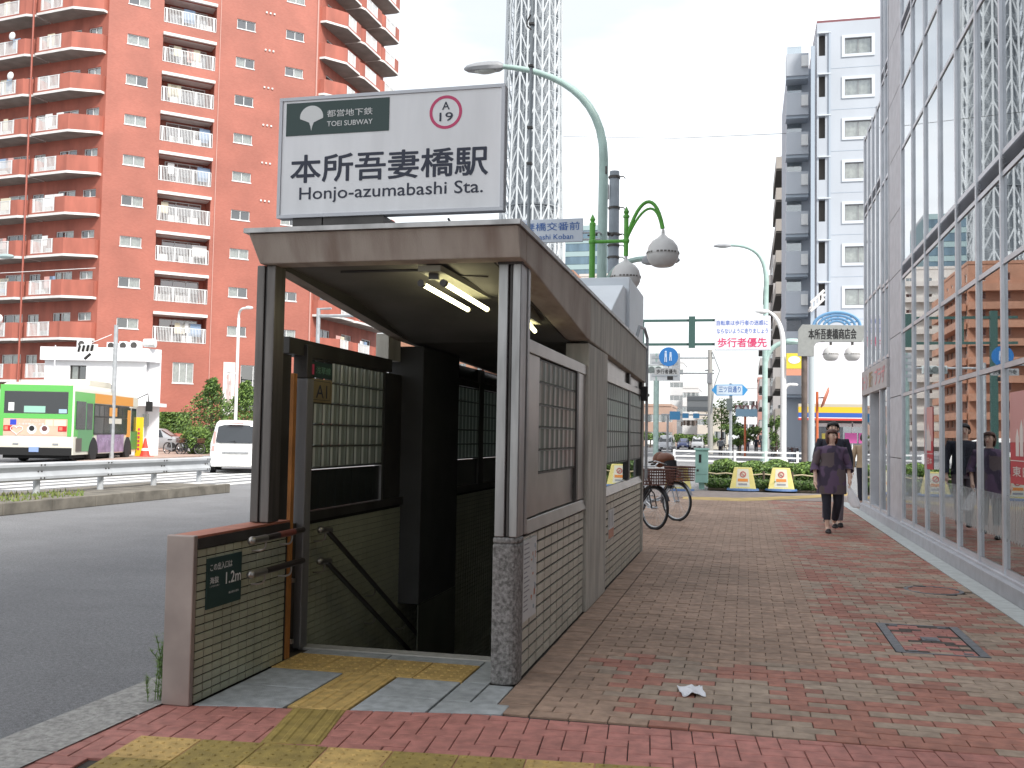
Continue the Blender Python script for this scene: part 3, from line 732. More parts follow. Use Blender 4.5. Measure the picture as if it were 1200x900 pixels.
B().tube([(-1.75, 5.6, 2.72), (-1.72, 5.6, 2.67), (-1.66, 5.62, 2.66), (-1.6, 5.65, 2.70)], .008, 6).out('cable', black, ST)

EL = thing('elevation_sign', 'dark green sign reading 1.2m screwed to the tiled low wall', 'sign', (-2.775, 4.92, .6))
ep = B().box(-2.780, -2.772, 4.735, 5.10, .470, .738).out('plate', green_d, EL)
UY = Vector((0, 1, 0))
def puty(body, m, y0, y1, z0, z1, par, x, bold=0): lettering(body, m, par, (x, y0, z0), UY, V, y1-y0, z1-z0, bold)
XE = -2.7705
puty('この出入口は', lett_w, 4.76, 4.99, .668, .708, ep, XE, .01); puty('海抜', lett_w, 4.76, 4.85, .600, .636, ep, XE, .01)
puty('1.2m', lett_w, 4.925, 5.09, .580, .645, ep, XE, .025); puty('この地点の高さ', lett_w, 4.76, 4.86, .582, .592, ep, XE)
puty('東京都交通局', lett_w, 4.96, 5.07, .522, .534, ep, XE)
A1 = thing('exit_plate', 'old brass coloured plate marked A1 beside the glass blocks inside the entrance', 'sign', (-2.86, 6.2, 1.7))
pl = B().box(-2.885, -2.850, 6.035, 6.455, 1.625, 1.785).out('plate', mat('old_brass', (.30, .235, .13), .5, .2, var=.2, scale=5), A1)
puty('A1', ink, 6.19, 6.37, 1.655, 1.745, pl, -2.8480, .0)
b = B(); 
for z in (1.64, 1.768): b.box(-2.850, -2.849, 6.125, 6.425, z, z+.003)
for y in (6.125, 6.422): b.box(-2.850, -2.849, y, y+.003, 1.643, 1.768)
b.out('outline', ink, pl)
GS = thing('line_sign', 'small dark green sign above the brass A1 plate', 'sign', (-2.86, 6.2, 1.85))
gl_ = B().box(-2.885, -2.850, 6.035, 6.455, 1.795, 1.90).out('plate', green_d, GS)
puty('浅草線', mat('pale_green_ink', (.2, .4, .3), .6), 6.18, 6.42, 1.82, 1.87, gl_, -2.848)
B().box(-2.850, -2.848, 6.11, 6.15, 1.81, 1.88).out('red_mark', rose, gl_)
# paper notices on the tile wall
paper = mat('notice_paper', (.62, .63, .62), .6, var=.05, scale=5); pink_p = mat('salmon_print', (.55, .27, .18), .6); blue_p = mat('faded_blue_print', (.36, .42, .46), .6); grey_p = mat('grey_print', (.28, .28, .30), .6)
NB = thing('notice_board', 'white printed notice with map on the tiles beside the granite pier', 'notice', (-1.27, 5.9, .5))
nb = B().box(-1.285, -1.270, 5.69, 6.06, .32, .80).out('sheet', paper, NB)
rn = random.Random(5); b = B(); bb = B(); bc = B()
for i in range(15):
    z = .77-i*.028; b.box(-1.270, -1.2692, 5.71, 5.71+rn.uniform(.08, .16), z, z+.008)
for i in range(16):
    y, z = rn.uniform(5.9, 6.03), rn.uniform(.36, .76); (bb if i % 2 else bc).box(-1.270, -1.2690, y, y+rn.uniform(.01, .035), z, z+rn.uniform(.01, .05))
b.out('printed_lines', grey_p, nb); bb.out('map_print', pink_p, nb); bc.out('map_print', blue_p, nb)
NP = thing('notice_strip', 'narrow faded salmon and white notice on the farther tile wall', 'notice', (-1.27, 9.6, .6))
ns = B().box(-1.280, -1.275, 9.42, 9.82, .43, .72).out('sheet', paper, NP); B().box(-1.275, -1.2742, 9.43, 9.81, .44, .53).out('salmon_field', pink_p, ns)
b = B()
for i in range(3): b.box(-1.275, -1.2742, 9.47+i*.12, 9.49+i*.12, .55, .70)
b.out('printed_lines', grey_p, ns)

tube_m = mat('lit_tube', (1, 1, .85), .4, emit=(1.0, .93, .55), estr=2.2)
FL = thing('fluorescent_lamp', 'ceiling fitting with two lit yellowish fluorescent tubes inside the entrance', 'lamp', (-1.83, 6.05, 2.40))
B().box(-1.90, -1.76, 5.50, 6.7, 2.385, 2.42).out('housing', mat('lamp_housing', (.32, .31, .24), .6), FL)
for x in (-1.905, -1.765):
    B().tube([(x, 5.62, 2.325), (x, 6.60, 2.30)], .016, 12).out('tube', tube_m, FL, smooth=True)
    for y, z in ((5.59, 2.326), (6.625, 2.30)):
        B().tube([(x, y-.02, z), (x, y+.02, z)], .022, 10).out('socket', steel_d, FL)
b = B(); b.box(-1.86, -1.80, 5.58, 5.61, 2.35, 2.385); b.out('bracket', steel_d, FL)
F2 = thing('fluorescent_lamp', 'second fluorescent fitting deeper inside, seen through the gap above the top rail', 'lamp', (-1.6, 7.2, 2.3))
B().box(-1.62, -1.52, 6.9, 7.3, 2.27, 2.36).out('housing', MATS['lamp_housing'], F2)
B().tube([(-1.57, 6.92, 2.27), (-1.57, 7.3, 2.22)], .016, 10).out('tube', tube_m, F2)
# white equipment cabinet on the roof and lamp bracket on the back corner
RB = thing('roof_cabinet', 'white metal equipment cabinet standing on the far end of the entrance roof', 'cabinet', (-1.7, 11.5, 2.6))
wm = mat('cabinet_white', (.66, .70, .74), .45, var=.05, scale=2)
p = PX(745, 336, -1.42)
B().box(-2.25, -1.42, 12.2, 13.9, 2.2, p.z+.02).out('cabinet', wm, RB, bev=.01)
b = B(); b.add([(-1.46, 10.3, 2.62), (-1.46, 12.19, 2.62), (-1.46, 12.19, 3.28), (-1.46, 11.9, 3.28), (-2.1, 10.3, 2.62), (-2.1, 12.19, 2.62), (-2.1, 12.19, 3.28), (-2.1, 11.9, 3.28)],
               [(0, 1, 2, 3), (4, 7, 6, 5), (0, 3, 7, 4), (3, 2, 6, 7), (1, 5, 6, 2), (0, 4, 5, 1)]); b.out('sloping_hood', wm, RB, bev=.01)
CL = thing('corner_floodlight', 'small black floodlight on a bent white conduit at the far corner of the entrance', 'lamp', (-1.25, 12.5, 1.9))
B().tube([(-1.30, 11.9, 2.62), (-1.27, 12.0, 2.78), (-1.25, 12.4, 2.80), (-1.235, 12.62, 2.70), (-1.235, 12.62, .9)], .02, 8).out('conduit', galv, CL, smooth=True)
B().box(-1.27, -1.19, 12.2, 12.32, 1.88, 2.06).out('lamp_head', black, CL, bev=.01)
B().box(-1.25, -1.2, 12.32, 12.62, 1.95, 1.98).out('bracket', black, CL)
# ================================================================ GLASS BUILDING ON THE RIGHT
XG = 2.45
mull = mat('mullion_metal', (.62, .635, .67), .38, .5, var=.1, scale=3)
stone_p = mat('pale_panel_stone', (.52, .52, .55), .55, var=.1, scale=6, bump=.05)
gls = glass_mat('facade_glass', (.55, .60, .62), .95)
inner = mat('office_wall', (.28, .29, .29), .8, var=.2, scale=.8)
GB = thing('glass_building', 'tall office building with a mirror-like glass curtain wall and grey mullions along the pavement', 'building', (XG, 12, 0))
def zs(top): return [z for z in (.20, 2.18, 3.20, 4.07, 4.28, 6.18, 7.2, 8.08, 8.29, 10.2, 11.2, 12.1, 12.31, 14.2, 16.0) if z <= top+.01]
def curtain(y0, y1, n, top, bottom=.20, parent=GB, zl=None):
    Z = zl or [z for z in zs(top) if z >= bottom-.01]; dy = (y1-y0)/n; T_ = INV[parent.name].translation
    mm = B().box(-.03, .03, -.026, .026, Z[0]-.05, Z[-1]+.06).mesh('mullion', mull); mt = B().box(-.014, .03, .025, dy-.025, -.026, .026).mesh('transom', mull)
    for i in range(n+1): o = bpy.data.objects.new('mullion', mm); COL.objects.link(o); o.parent = parent; o.location = Vector((XG, y0+i*dy, 0))+T_
    for z in Z:
        for i in range(n): o = bpy.data.objects.new('transom', mt); COL.objects.link(o); o.parent = parent; o.location = Vector((XG, y0+i*dy, z))+T_
    me = {}
    for k in range(len(Z)-1):
        hgt = Z[k+1]-Z[k]
        for i in range(n):
            y = y0+i*dy+.031
            if hgt < .3:
                q = B()
                for s in range(5): zz = Z[k]+.033+s*(hgt-.066)/5; q.add([(XG-.02, y, zz), (XG-.02, y+dy-.062, zz), (XG+.03, y+dy-.062, zz+.024), (XG+.03, y, zz+.024)], [(0, 1, 2, 3)])
                q.box(XG+.032, XG+.04, y, y+dy-.062, Z[k]+.033, Z[k+1]-.033); q.out('louvre', mull, parent); continue
            key = (round(hgt, 2), round(dy, 3))
            if key not in me: me[key] = B().box(0, .012, 0, dy-.062, 0, hgt-.066).mesh('pane', gls)
            o = bpy.data.objects.new('pane', me[key]); COL.objects.link(o); o.parent = parent; o.location = Vector((XG+.0, y, Z[k]+.033))+INV[parent.name].translation
curtain(10.38-1.055*7, 10.38+1.055*6, 13, 16.0)
B().box(2.33, XG+.1, -8, 21.85, -.05, .145).out('plinth', mat('plinth_stone', (.45, .46, .49), .6, var=.1, scale=6), GB, bev=.006)
B().box(XG-.06, XG+.1, -8, 16.7, .147, .17).out('plinth_cap', mull, GB)
for k in range(16):
    B().box(2.43, 2.75, 16.77, 18.08, .147+k*1.02, .147+(k+1)*1.02-.012).out('stone_panel', stone_p, GB, bev=.004)
curtain(18.14, 19.1, 2, 16.0, 4.28)
curtain(19.16, 21.8, 4, 7.9, 2.9, zl=[2.95, 4.35, 6.2, 6.42, 7.85])
curtain(18.14, 19.1, 2, 4.3, 2.9, zl=[2.95, 4.2])
fs = B().box(2.38, 2.5, 18.1, 21.85, 2.38, 2.88).out('shop_fascia', mat('fascia_pale', (.45, .43, .43), .5), GB, bev=.01)
pk = mat('pink_sign_letters', (.70, .28, .30), .5); gold = mat('gold_letters', (.42, .28, .12), .4)
lettering('ローン', pk, fs, (2.376, 21.75, 2.48), (0, -1, 0), V, .9, .30, .02); lettering('銀行', gold, fs, (2.376, 20.6, 2.48), (0, -1, 0), V, .6, .32, .02); lettering('プラザ', pk, fs, (2.376, 19.7, 2.48), (0, -1, 0), V, 1.4, .32, .02)
for a, b_ in ((18.15, 19.0), (20.6, 21.8)):
    B().box(XG-.01, XG+.01, a, b_, .2, 2.36).out('pane', gls, GB)
B().box(XG+.25, XG+.27, 19.2, 20.4, .2, 2.36).out('glass_door', gls, GB)
b = B()
for y in (18.1, 19.05, 20.5, 21.8): b.box(XG-.06, XG+.3, y, y+.09, .147, 2.38)
b.box(XG-.04, XG+.05, 18.15, 21.85, .147, .2); b.out('door_frame', mull, GB)
B().box(XG+.1, 9, 21.86, 21.95, .0, 7.9).out('end_wall', stone_p, GB)
B().box(XG+.1, 9, 19.05, 19.15, 7.95, 16.1).out('end_wall', stone_p, GB)
b = B(); b.box(XG+.12, 9, -8, 21.8, 4.08, 4.26).box(XG+.12, 9, -8, 19.0, 8.1, 8.28).box(XG+.12, 9, -8, 19.0, 12.12, 12.3).box(XG+.12, 9, -8, 19.1, 16.0, 16.2).box(XG+.12, 9, 19.1, 21.85, 7.8, 7.95)
b.out('floor_slab', inner, GB)
B().box(7.6, 7.7, -8, 21.8, 0, 16).out('inner_wall', inner, GB)
B().box(XG+.1, 9, -8, 21.8, .02, .14).out('inner_floor', inner, GB)
B().box(XG, 9, -8.2, -8, 0, 16.2).out('end_wall', stone_p, GB)
film = bpy.data.materials.new('frosted_film'); film.use_nodes = True; nt = film.node_tree; nt.nodes.clear(); N = nt.nodes.new; L = nt.links.new
a_ = N('ShaderNodeOutputMaterial'); d1 = N('ShaderNodeBsdfDiffuse'); d1.inputs[0].default_value = (.62, .66, .66, 1); t1 = N('ShaderNodeBsdfTransparent'); mxs = N('ShaderNodeMixShader'); mxs.inputs[0].default_value = .38
L(t1.outputs[0], mxs.inputs[1]); L(d1.outputs[0], mxs.inputs[2]); L(mxs.outputs[0], a_.inputs[0])
b = B()
y = 3.1
while y < 16.6:
    for s in range(4):
        h = (.12, .2, .28, .2)[s]; yy = y+s*.05
        b.add([(XG-.004, yy, .48+.05*s % .1), (XG-.004, yy+.04, .50), (XG-.004, yy+.028, .95-h*.5), (XG-.004, yy+.008, .95-h*.3)], [(0, 1, 2, 3)])
    y += .21
b.out('frosted_pattern', film, GB)
b = B(); 
for i in range(13):
    y = 10.38-1.055*7+i*1.055+.035; b.add([(XG-.002, y, .50), (XG-.002, y+.985, .50), (XG-.002, y+.985, .93), (XG-.002, y, .93)], [(0, 1, 2, 3)])
film2 = film.copy(); film2.name = 'frosted_band'; film2.node_tree.nodes['Mix Shader'].inputs[0].default_value = .25
b.out('frosted_band', film2, GB)
# posters hanging just inside the glass
red_p = mat('poster_red', (.50, .035, .05), .5); red_l = mat('poster_pink', (.62, .30, .28), .5)
def poster(px0, px1, pyt, pyb, label):
    a = PX(px0, pyb, 2.44); c = PX(px1, pyt, 2.44); y0, y1 = min(a.y, c.y), max(a.y, c.y); z1 = PX(px0, pyt, 2.44).z; z0 = PX(px0, pyb, 2.44).z
    T = thing('poster', label, 'poster', (2.44, (y0+y1)/2, z0)); w = y1-y0; h = z1-z0
    s = B().box(2.443, 2.448, y0, y1, z0, z1).out('sheet', red_p, T)
    B().box(2.4415, 2.4428, y0, y1, z0+h*.45, z1).out('upper_field', red_l, s)
    b = B()
    for k in range(5):
        u = .24+.13*k; hh = (.45, .62, .78, .62, .45)[k]; yy = y1-w*u
        b.prism([(yy-w*.05, z0+h*.30), (yy+w*.05, z0+h*.30), (yy+w*.05, z0+h*(.25+hh*.55)), (yy, z0+h*(.25+hh*.55)+w*.08), (yy-w*.05, z0+h*(.25+hh*.55))], 'x', 2.4395, 2.4412)
    b.out('pale_figures', mat('poster_white', (.72, .66, .62), .5), s)
    B().box(2.441, 2.4428, y0, y1, z0+h*.245, z0+h*.255).out('rule', MATS['poster_white'], s)
    lettering('東日本', MATS['poster_white'], s, (2.4405, y1-w*.08, z0+h*.08), (0, -1, 0), V, w*.84, h*.11, .02)
poster(1083, 1092.5, 478, 549, 'narrow red poster with pale figures behind the glass near the stone pillar')
pa = PX(1184, 565, 2.5)
poster(1184, 1222, 460, 566, 'large red poster with pale figures behind the glass at the right edge of the picture')

# ================================================================ RED APARTMENT TOWER
red_w = brick_mat('red_tile_wall', (.415, .128, .09), (.37, .108, .075), (.34, .15, .11))
red_s = mat('red_tile_plain', (.395, .12, .083), .6, var=.22, scale=1.2, stretch=(1, 1, .3), detail=8)
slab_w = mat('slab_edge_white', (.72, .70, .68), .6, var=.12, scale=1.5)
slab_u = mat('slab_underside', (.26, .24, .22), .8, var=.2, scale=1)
alu = mat('aluminium_white', (.72, .73, .73), .4, var=.05)
win_d = glass_mat('window_glass', (.72, .76, .77), .4)
curtain_m = mat('curtain_cloth', (.80, .78, .70), .8, var=.2, scale=4)
dark_in = mat('dark_interior', (.06, .055, .05), .8)
OA = PD(115, 340, 72.0); OA.z = 0
def frame(ang, o):     # local x along the wall, y into the building, z up
    a = R_(ang); u = Vector((math.sin(a), math.cos(a), 0)); n = Vector((-u.y, u.x, 0))   # n = left of u
    M = Matrix.Identity(4)
    for i in range(3): M[i][0] = u[i]; M[i][1] = n[i]; M[i][2] = (0, 0, 1)[i]; M[i][3] = o[i]
    return M
AB = thing('apartment_tower', 'tall red tiled apartment block with rows of white railed balconies across the street', 'building', tuple(OA))
FM = frame(46.4, OA)
FH = 3.065; Z0 = .48
def wall(T, x0, x1, z0, z1, holes, depth=.25, m=red_w, parent=None, name='wall', th=.0):
    """flat wall with rectangular openings and their reveals, front face at y=0"""
    xs = sorted({x0, x1, *[h[0] for h in holes], *[h[1] for h in holes]}); zz = sorted({z0, z1, *[h[2] for h in holes], *[h[3] for h in holes]})
    b = B(T)
    for i in range(len(xs)-1):
        k = 0
        while k < len(zz)-1:
            cx, cz = (xs[i]+xs[i+1])/2, (zz[k]+zz[k+1])/2
            if any(h[0] < cx < h[1] and h[2] < cz < h[3] for h in holes): k += 1; continue
            e = k+1
            while e < len(zz)-1 and not any(h[0] < cx < h[1] and h[2] < (zz[e]+zz[e+1])/2 < h[3] for h in holes): e += 1
            b.add([(xs[i], 0, zz[k]), (xs[i+1], 0, zz[k]), (xs[i+1], 0, zz[e]), (xs[i], 0, zz[e])], [(0, 1, 2, 3)]); k = e
    for a, c, d, e in holes:
        q = depth
        b.add([(a, 0, d), (c, 0, d), (c, 0, e), (a, 0, e), (a, q, d), (c, q, d), (c, q, e), (a, q, e)], [(0, 4, 5, 1), (1, 5, 6, 2), (2, 6, 7, 3), (3, 7, 4, 0)])
    return b.out(name, m, parent)
def window(T, x0, x1, z0, z1, parent, y=.12, kind=0, frm=None, sill=True, pm=None, n=2):
    b = B(T); t = .05; y0, y1 = y-.05, y+.02
    b.box(x0, x1, y0, y1, z0, z0+t).box(x0, x1, y0, y1, z1-t, z1).box(x0, x0+t, y0, y1, z0+t, z1-t).box(x1-t, x1, y0, y1, z0+t, z1-t)
    for i in range(1, n): xm = x0+(x1-x0)*i/n; b.box(xm-.025, xm+.025, y0+.01, y1, z0+t, z1-t)
    if sill: b.box(x0-.04, x1+.04, -.04, y0-.002, z0-.07, z0)
    w = b.out('window', frm or alu, parent)
    B(T).add([(x0, y+.01, z0), (x1, y+.01, z0), (x1, y+.01, z1), (x0, y+.01, z1)], [(0, 1, 2, 3)]).out('pane', pm or win_d, w)
    q = B(T)
    if kind: 
        a = x0 if kind in (1, 3) else (x0+x1)/2; c = x1 if kind in (1, 2) else (x0+x1)/2
        k = 10; vs = []
        for i in range(k+1): xx = a+(c-a)*i/k; vs += [(xx, y+.06+.03*(i % 2), z0), (xx, y+.06+.03*(i % 2), z1)]
        q.add(vs, [(2*i, 2*i+2, 2*i+3, 2*i+1) for i in range(k)]); q.out('curtain', curtain_m, w)
    B(T).add([(x0, y+.3, z0), (x1, y+.3, z0), (x1, y+.3, z1), (x0, y+.3, z1)], [(0, 1, 2, 3)]).out('room', dark_in, w)
    return w
rr = random.Random(11)
def fl(k): return Z0+FH*k
holes = []; wins = []; bals = []
for k in range(3, 15):
    z = fl(k)
    wins.append((1.35, 2.88, z-.36 if 0 else 8.88+FH*(k-3), 9.64+FH*(k-3))); wins.append((9.45, 10.92, 8.84+FH*(k-3), 9.6+FH*(k-3))); wins.append((13.42, 14.92, 8.9+FH*(k-3), 9.62+FH*(k-3)))
    bals.append((3.9, 7.85, 8.05+FH*(k-3), 10.08+FH*(k-3)))
low = [(5.45, 7.0, 4.98, 6.55), (10.6, 13.6, 3.1, 6.6)]
HT = 46.5
ok = [w for w in wins+bals if w[3] < HT-.5]
wall(FM, 0, 16.2, 0, HT, ok+low, .25, parent=AB)
for w in [q for q in wins if q[3] < HT-.5]:
    window(FM, *w, AB, kind=rr.choice([1, 1, 1, 2, 3, 0]))
window(FM, *low[0], AB, kind=1, n=3); window(FM, *low[1], AB, kind=0, n=3)
def railing(T, x0, x1, y, z0, z1, parent, name='railing', d=.11):
    b = B(T); b.box(x0, x1, y-.03, y+.03, z1-.05, z1).box(x0, x1, y-.02, y+.02, z0, z0+.04)
    n = max(2, int(abs(x1-x0)/d))
    for i in range(n+1):
        x = x0+(x1-x0)*i/n; b.box(x-.018, x+.018, y-.018, y+.018, z0, z1-.05)
    for i in range(4):
        x = x0+(x1-x0)*(.04+.92*i/3); b.box(x-.05, x+.05, y-.04, y+.04, z0-.02, z1)
    return b.out(name, alu, parent)
cloth_ms = [mat('linen_white', (.72, .72, .72), .8), mat('linen_blue', (.25, .35, .5), .8), mat('linen_pink', (.6, .35, .32), .8), mat('linen_cream', (.6, .55, .42), .8)]
def clutter(T, x0, x1, y, z, parent, n=3):
    for i in range(n):
        x = rr.uniform(x0, x1-.7); t = rr.random()
        if t < .35: B(T).box(x, x+.75, y, y+.3, z, z+.55).out('air_conditioner', alu, parent)
        elif t < .8:
            w = rr.uniform(.4, 1.1); B(T).box(x, x+w, y+.05, y+.08, z+.4+rr.random()*.4, z+1.5).out('laundry', rr.choice(cloth_ms), parent)
for q in [q for q in bals if q[3] < HT-.5]:
    a, c, d, e = q
    ba = B(FM).add([(a, .26, d), (c, .26, d), (c, 1.5, d), (a, 1.5, d)], [(0, 1, 2, 3)]); 
    ba.add([(a, 1.5, d), (c, 1.5, d), (c, 1.5, e+.12), (a, 1.5, e+.12), (a, .25, d), (a, .25, e), (c, .25, d), (c, .25, e)], [(0, 1, 2, 3), (4, 0, 3, 5), (1, 6, 7, 2)])
    bo = ba.out('balcony', red_s, AB)
    B(FM).box(a-.02, c+.02, -.22, 1.4, e+.002, e+.22).out('slab', slab_w, bo)
    window(FM, a+.7, c-.4, d+.02, e-.15, AB, y=1.44, kind=rr.choice([0, 2, 3]), sill=False, n=3)
    railing(FM, a+.03, c-.03, .02, d+.03, d+1.15, bo)
    clutter(FM, a+.2, c-.2, .4, d+.05, bo, 4)
# small round vents and a drain pipe
b = B(FM)
for k in range(12):
    for i in range(3): b.box(11.7+i*.32, 11.83+i*.32, -.08, .0, 10.55+FH*k, 10.68+FH*k)
b.out('vents', slab_w, AB)
b = B(FM); b.box(8.15, 8.2, -.05, .0, 0, HT).box(16.0, 16.1, -.08, .0, 0, HT); b.out('drain_pipe', mat('pipe_pink', (.5, .28, .24), .5), AB)
B(FM).box(9.25, 10.15, -.06, -.002, 2.6, 6.75).out('name_banner', slab_w, AB)
lettering('マンション', mat('faded_letters', (.45, .33, .32), .6), AB, FM @ Vector((9.5, -.065, 3.1)), FM.to_3x3() @ Vector((1, 0, 0)), V, .42, 3.0, .02, name='banner_lettering')
b = B(FM); b.add([(0, 0, HT), (16.2, 0, HT), (16.2, 14, HT), (0, 14, HT), (16.2, 0, 0), (16.2, 14, 0), (0, 14, 0)], [(0, 1, 2, 3)]); b.out('roof', grey, AB)

# left wing: wall running left, balconies proud of it with a chamfered right end
LM = frame(98.6, OA)     # x axis points back towards the corner, so the wing has negative x
wl = []; 
for k in range(1, 14):
    z = 8.0-FH*2+FH*k
    if z+2.6 > HT: break
    wl += [(-4.9+.55, -2.6, z+.05, z+2.0), (-1.9, -.6, z+1.35, z+1.95), (-9.4, -7.4, z+.05, z+2.0), (-6.9, -5.75, z+1.1, z+1.95)]
wall(LM, -26, 0, 0, HT, wl, .2, red_s, AB)
for w in wl: window(LM, *w, AB, y=.12, kind=rr.choice([0, 1, 2]), sill=False)
def bal_unit(T, pts, z, rail_span, parent, m=red_s, par_h=1.15, drop=.16, mirror=False):
    """pts: plan outline from wall to wall (x,y) y negative = proud; solid parapet except along rail_span (segment index, t0, t1)"""
    b = B(T); b.prism(pts, 'z', z-.20, z-.02); bo = b.out('balcony', slab_w, parent)
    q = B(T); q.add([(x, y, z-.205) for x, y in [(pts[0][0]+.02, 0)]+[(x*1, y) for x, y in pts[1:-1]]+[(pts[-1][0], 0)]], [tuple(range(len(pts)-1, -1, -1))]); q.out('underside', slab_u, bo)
    w = B(T)
    for i in range(len(pts)-1):
        (ax, ay), (cx, cy_) = pts[i], pts[i+1]; L_ = math.hypot(cx-ax, cy_-ay); ux, uy = (cx-ax)/L_, (cy_-ay)/L_; nx, ny = uy, -ux
        sx = 1 if True else -1
        spans = [(0, L_)]
        if i == rail_span[0]:
            r0, r1 = rail_span[1], rail_span[2]; spans = [(0, r0), (r1, L_)]
            w2 = [(ax+ux*r0, ay+uy*r0), (ax+ux*r1, ay+uy*r1)]
            w.prism([(w2[0][0], w2[0][1]), (w2[1][0], w2[1][1]), (w2[1][0]+nx*-.14, w2[1][1]+ny*-.14), (w2[0][0]+nx*-.14, w2[0][1]+ny*-.14)], 'z', z-.02, z+.1)
            rb = B(T); n = max(3, int((r1-r0)/.12))
            def bar(s0, s1, za, zb, t=.03):
                A = (ax+ux*s0, ay+uy*s0); C = (ax+ux*s1, ay+uy*s1); o = .07
                P = [(A[0]-nx*(o-t), A[1]-ny*(o-t)), (C[0]-nx*(o-t), C[1]-ny*(o-t)), (C[0]-nx*(o+t), C[1]-ny*(o+t)), (A[0]-nx*(o+t), A[1]-ny*(o+t))]; rb.prism(P, 'z', za, zb)
            bar(r0, r1, z+par_h-.05, z+par_h); bar(r0, r1, z+.12, z+.16)
            for j in range(n+1):
                s = r0+(r1-r0)*j/n; bar(s-.018, s+.018, z+.16, z+par_h-.05, .018)
            for j in range(3): s = r0+.15+(r1-r0-.3)*j/2; bar(s-.05, s+.05, z+.05, z+par_h, .04)
            rb.out('railing', alu, bo)
        for s0, s1 in spans:
            if s1-s0 < .05: continue
            P = [(ax+ux*s0, ay+uy*s0), (ax+ux*s1, ay+uy*s1), (ax+ux*s1-nx*.14, ay+uy*s1-ny*.14), (ax+ux*s0-nx*.14, ay+uy*s0-ny*.14)]
            w.prism(P, 'z', z-.02, z+par_h)
    w.out('parapet', m, bo)
    return bo
for k in range(0, 13):
    z = 8.0-FH+FH*k
    if z > HT-2: break
    # right unit with the chamfer; outline goes left -> right so its left normal points outward
    bo = bal_unit(LM, [(-5.55, 0), (-5.55, -1.55), (-1.95, -1.55), (-.15, -.35), (-.15, 0)], z, (1, .35, 2.6), AB)
    clutter(LM, -5.2, -2.9, -1.1, z, bo, 3)
    bo = bal_unit(LM, [(-11.6, 0), (-11.6, -1.75), (-6.4, -1.75), (-5.75, -1.35), (-5.75, 0)], z, (1, 1.7, 4.5), AB)
    clutter(LM, -9.7, -7.2, -1.3, z, bo, 3)
    if rr.random() < .3: B(LM).ball((-7.6, -1.85, z+1.45), .32, .1, .32, 12).out('satellite_dish', alu, bo)
    bal_unit(LM, [(-18, 0), (-18, -1.55), (-12.4, -1.55), (-11.8, -1.2), (-11.8, 0)], z, (1, 1.7, 4.7), AB)
b = B(LM); b.tube([(-5.65, -1.7, 0), (-5.65, -1.7, HT)], .07, 6); b.out('drain_pipe', mat('pipe_red', (.35, .10, .07), .5), AB)
# right wing: runs away along the street
OB = FM @ Vector((16.2, 0, 0)); RM = frame(2.6, OB)
wr = []
for k in range(0, 14):
    z = 8.0-FH*1+FH*k
    if z+2.6 > HT: break
    for x in (1.4, 5.6, 9.8): wr.append((x, x+2.0, z+.05, z+2.0))
wall(RM, 0, 13.2, 0, HT, wr, .2, red_s, AB)
for w in wr: window(RM, *w, AB, y=.12, kind=rr.choice([0, 1, 2]), sill=False)
for k in range(0, 13):
    z = 8.0-FH+FH*k
    if z > HT-2: break
    for j, (a, c) in enumerate(((.15, 4.6), (4.75, 8.9), (9.0, 13.0))):
        P = [(a, 0), (a, -.5 if j == 0 else -1.5), (a+1.6 if j == 0 else a+.5, -1.7), (c-.2, -1.7), (c, -1.3), (c, 0)]
        bo = bal_unit(RM, P, z, (2, .2, c-a-(2.6 if j == 0 else 1.5)), AB)
        if j < 2: clutter(RM, a+1.2, c-.8, -1.3, z, bo, 3)
b = B(RM)
b.add([(0, 0, HT), (13.2, 0, HT), (13.2, 14, HT), (0, 14, HT), (13.2, 0, 0), (13.2, 14, 0)], [(0, 1, 2, 3), (1, 4, 5, 2)]); b.out('end_wall', red_s, AB)
b = B(); c0 = LM @ Vector((-26, 0, 0)); c1 = OA; c2 = OB; c3 = RM @ Vector((13.2, 0, 0)); c4 = RM @ Vector((13.2, 14, 0)); c5 = LM @ Vector((-26, 14, 0))
b.add([(p.x, p.y, HT) for p in (c0, c1, c2, c3, c4, c5)], [(0, 1, 2, 3, 4, 5)]); b.out('roof', grey, AB)
b = B(); b.add([(p.x, p.y, z) for z in (0, HT) for p in (c4, c5, c0)], [(0, 1, 4, 3), (1, 2, 5, 4)]); b.out('rear_wall', red_s, AB)

# ================================================================ WHITE TWO STOREY BUILDING IN FRONT OF IT
KB = thing('corner_building', 'small white two storey flat roofed building behind the green bus', 'building', tuple(PD(110, 531, 52)*1.0))
wht = mat('white_render', (.80, .80, .82), .7, var=.06, scale=.6)
KO = PD(48, 530, 52); KO.z = 0; k2 = PD(183, 530, 52); ang = math.degrees(math.atan2(k2.x-KO.x, k2.y-KO.y))
KM = frame(ang, KO); KL = (Vector((k2.x, k2.y, 0))-KO).length; KZ = PD(110, 408, 52).z
def kx(px): return KL*(px-48)/(183-48)
def kz(py): return PD(100, py, 52).z
wz = [(kx(78), kx(97), kz(446), kz(428))]
wall(KM, 0, kx(168), 0, KZ-.2, wz, .2, wht, KB)
window(KM, *wz[0], KB, kind=3, frm=steel_d, sill=False)
B(KM).prism([(0, .45), (kx(168), .45), (kx(178), .9), (kx(178)-2.2, 5), (0, 5)], 'z', 0, KZ-.2).out('body', wht, KB)
B(KM).prism([(-.15, -.25), (kx(168), -.25), (kx(179.5), .7), (kx(179.5)-2.3, 5.2), (-.15, 5.2)], 'z', KZ-.65, KZ+.05).out('parapet', wht, KB)
B(KM).box(kx(155), kx(184), -.9, 1.2, kz(475), kz(471)).out('canopy', wht, KB)
B(KM).box(kx(166), kx(173), -.08, -.0, kz(498), kz(484)).out('door_glass', win_d, KB)
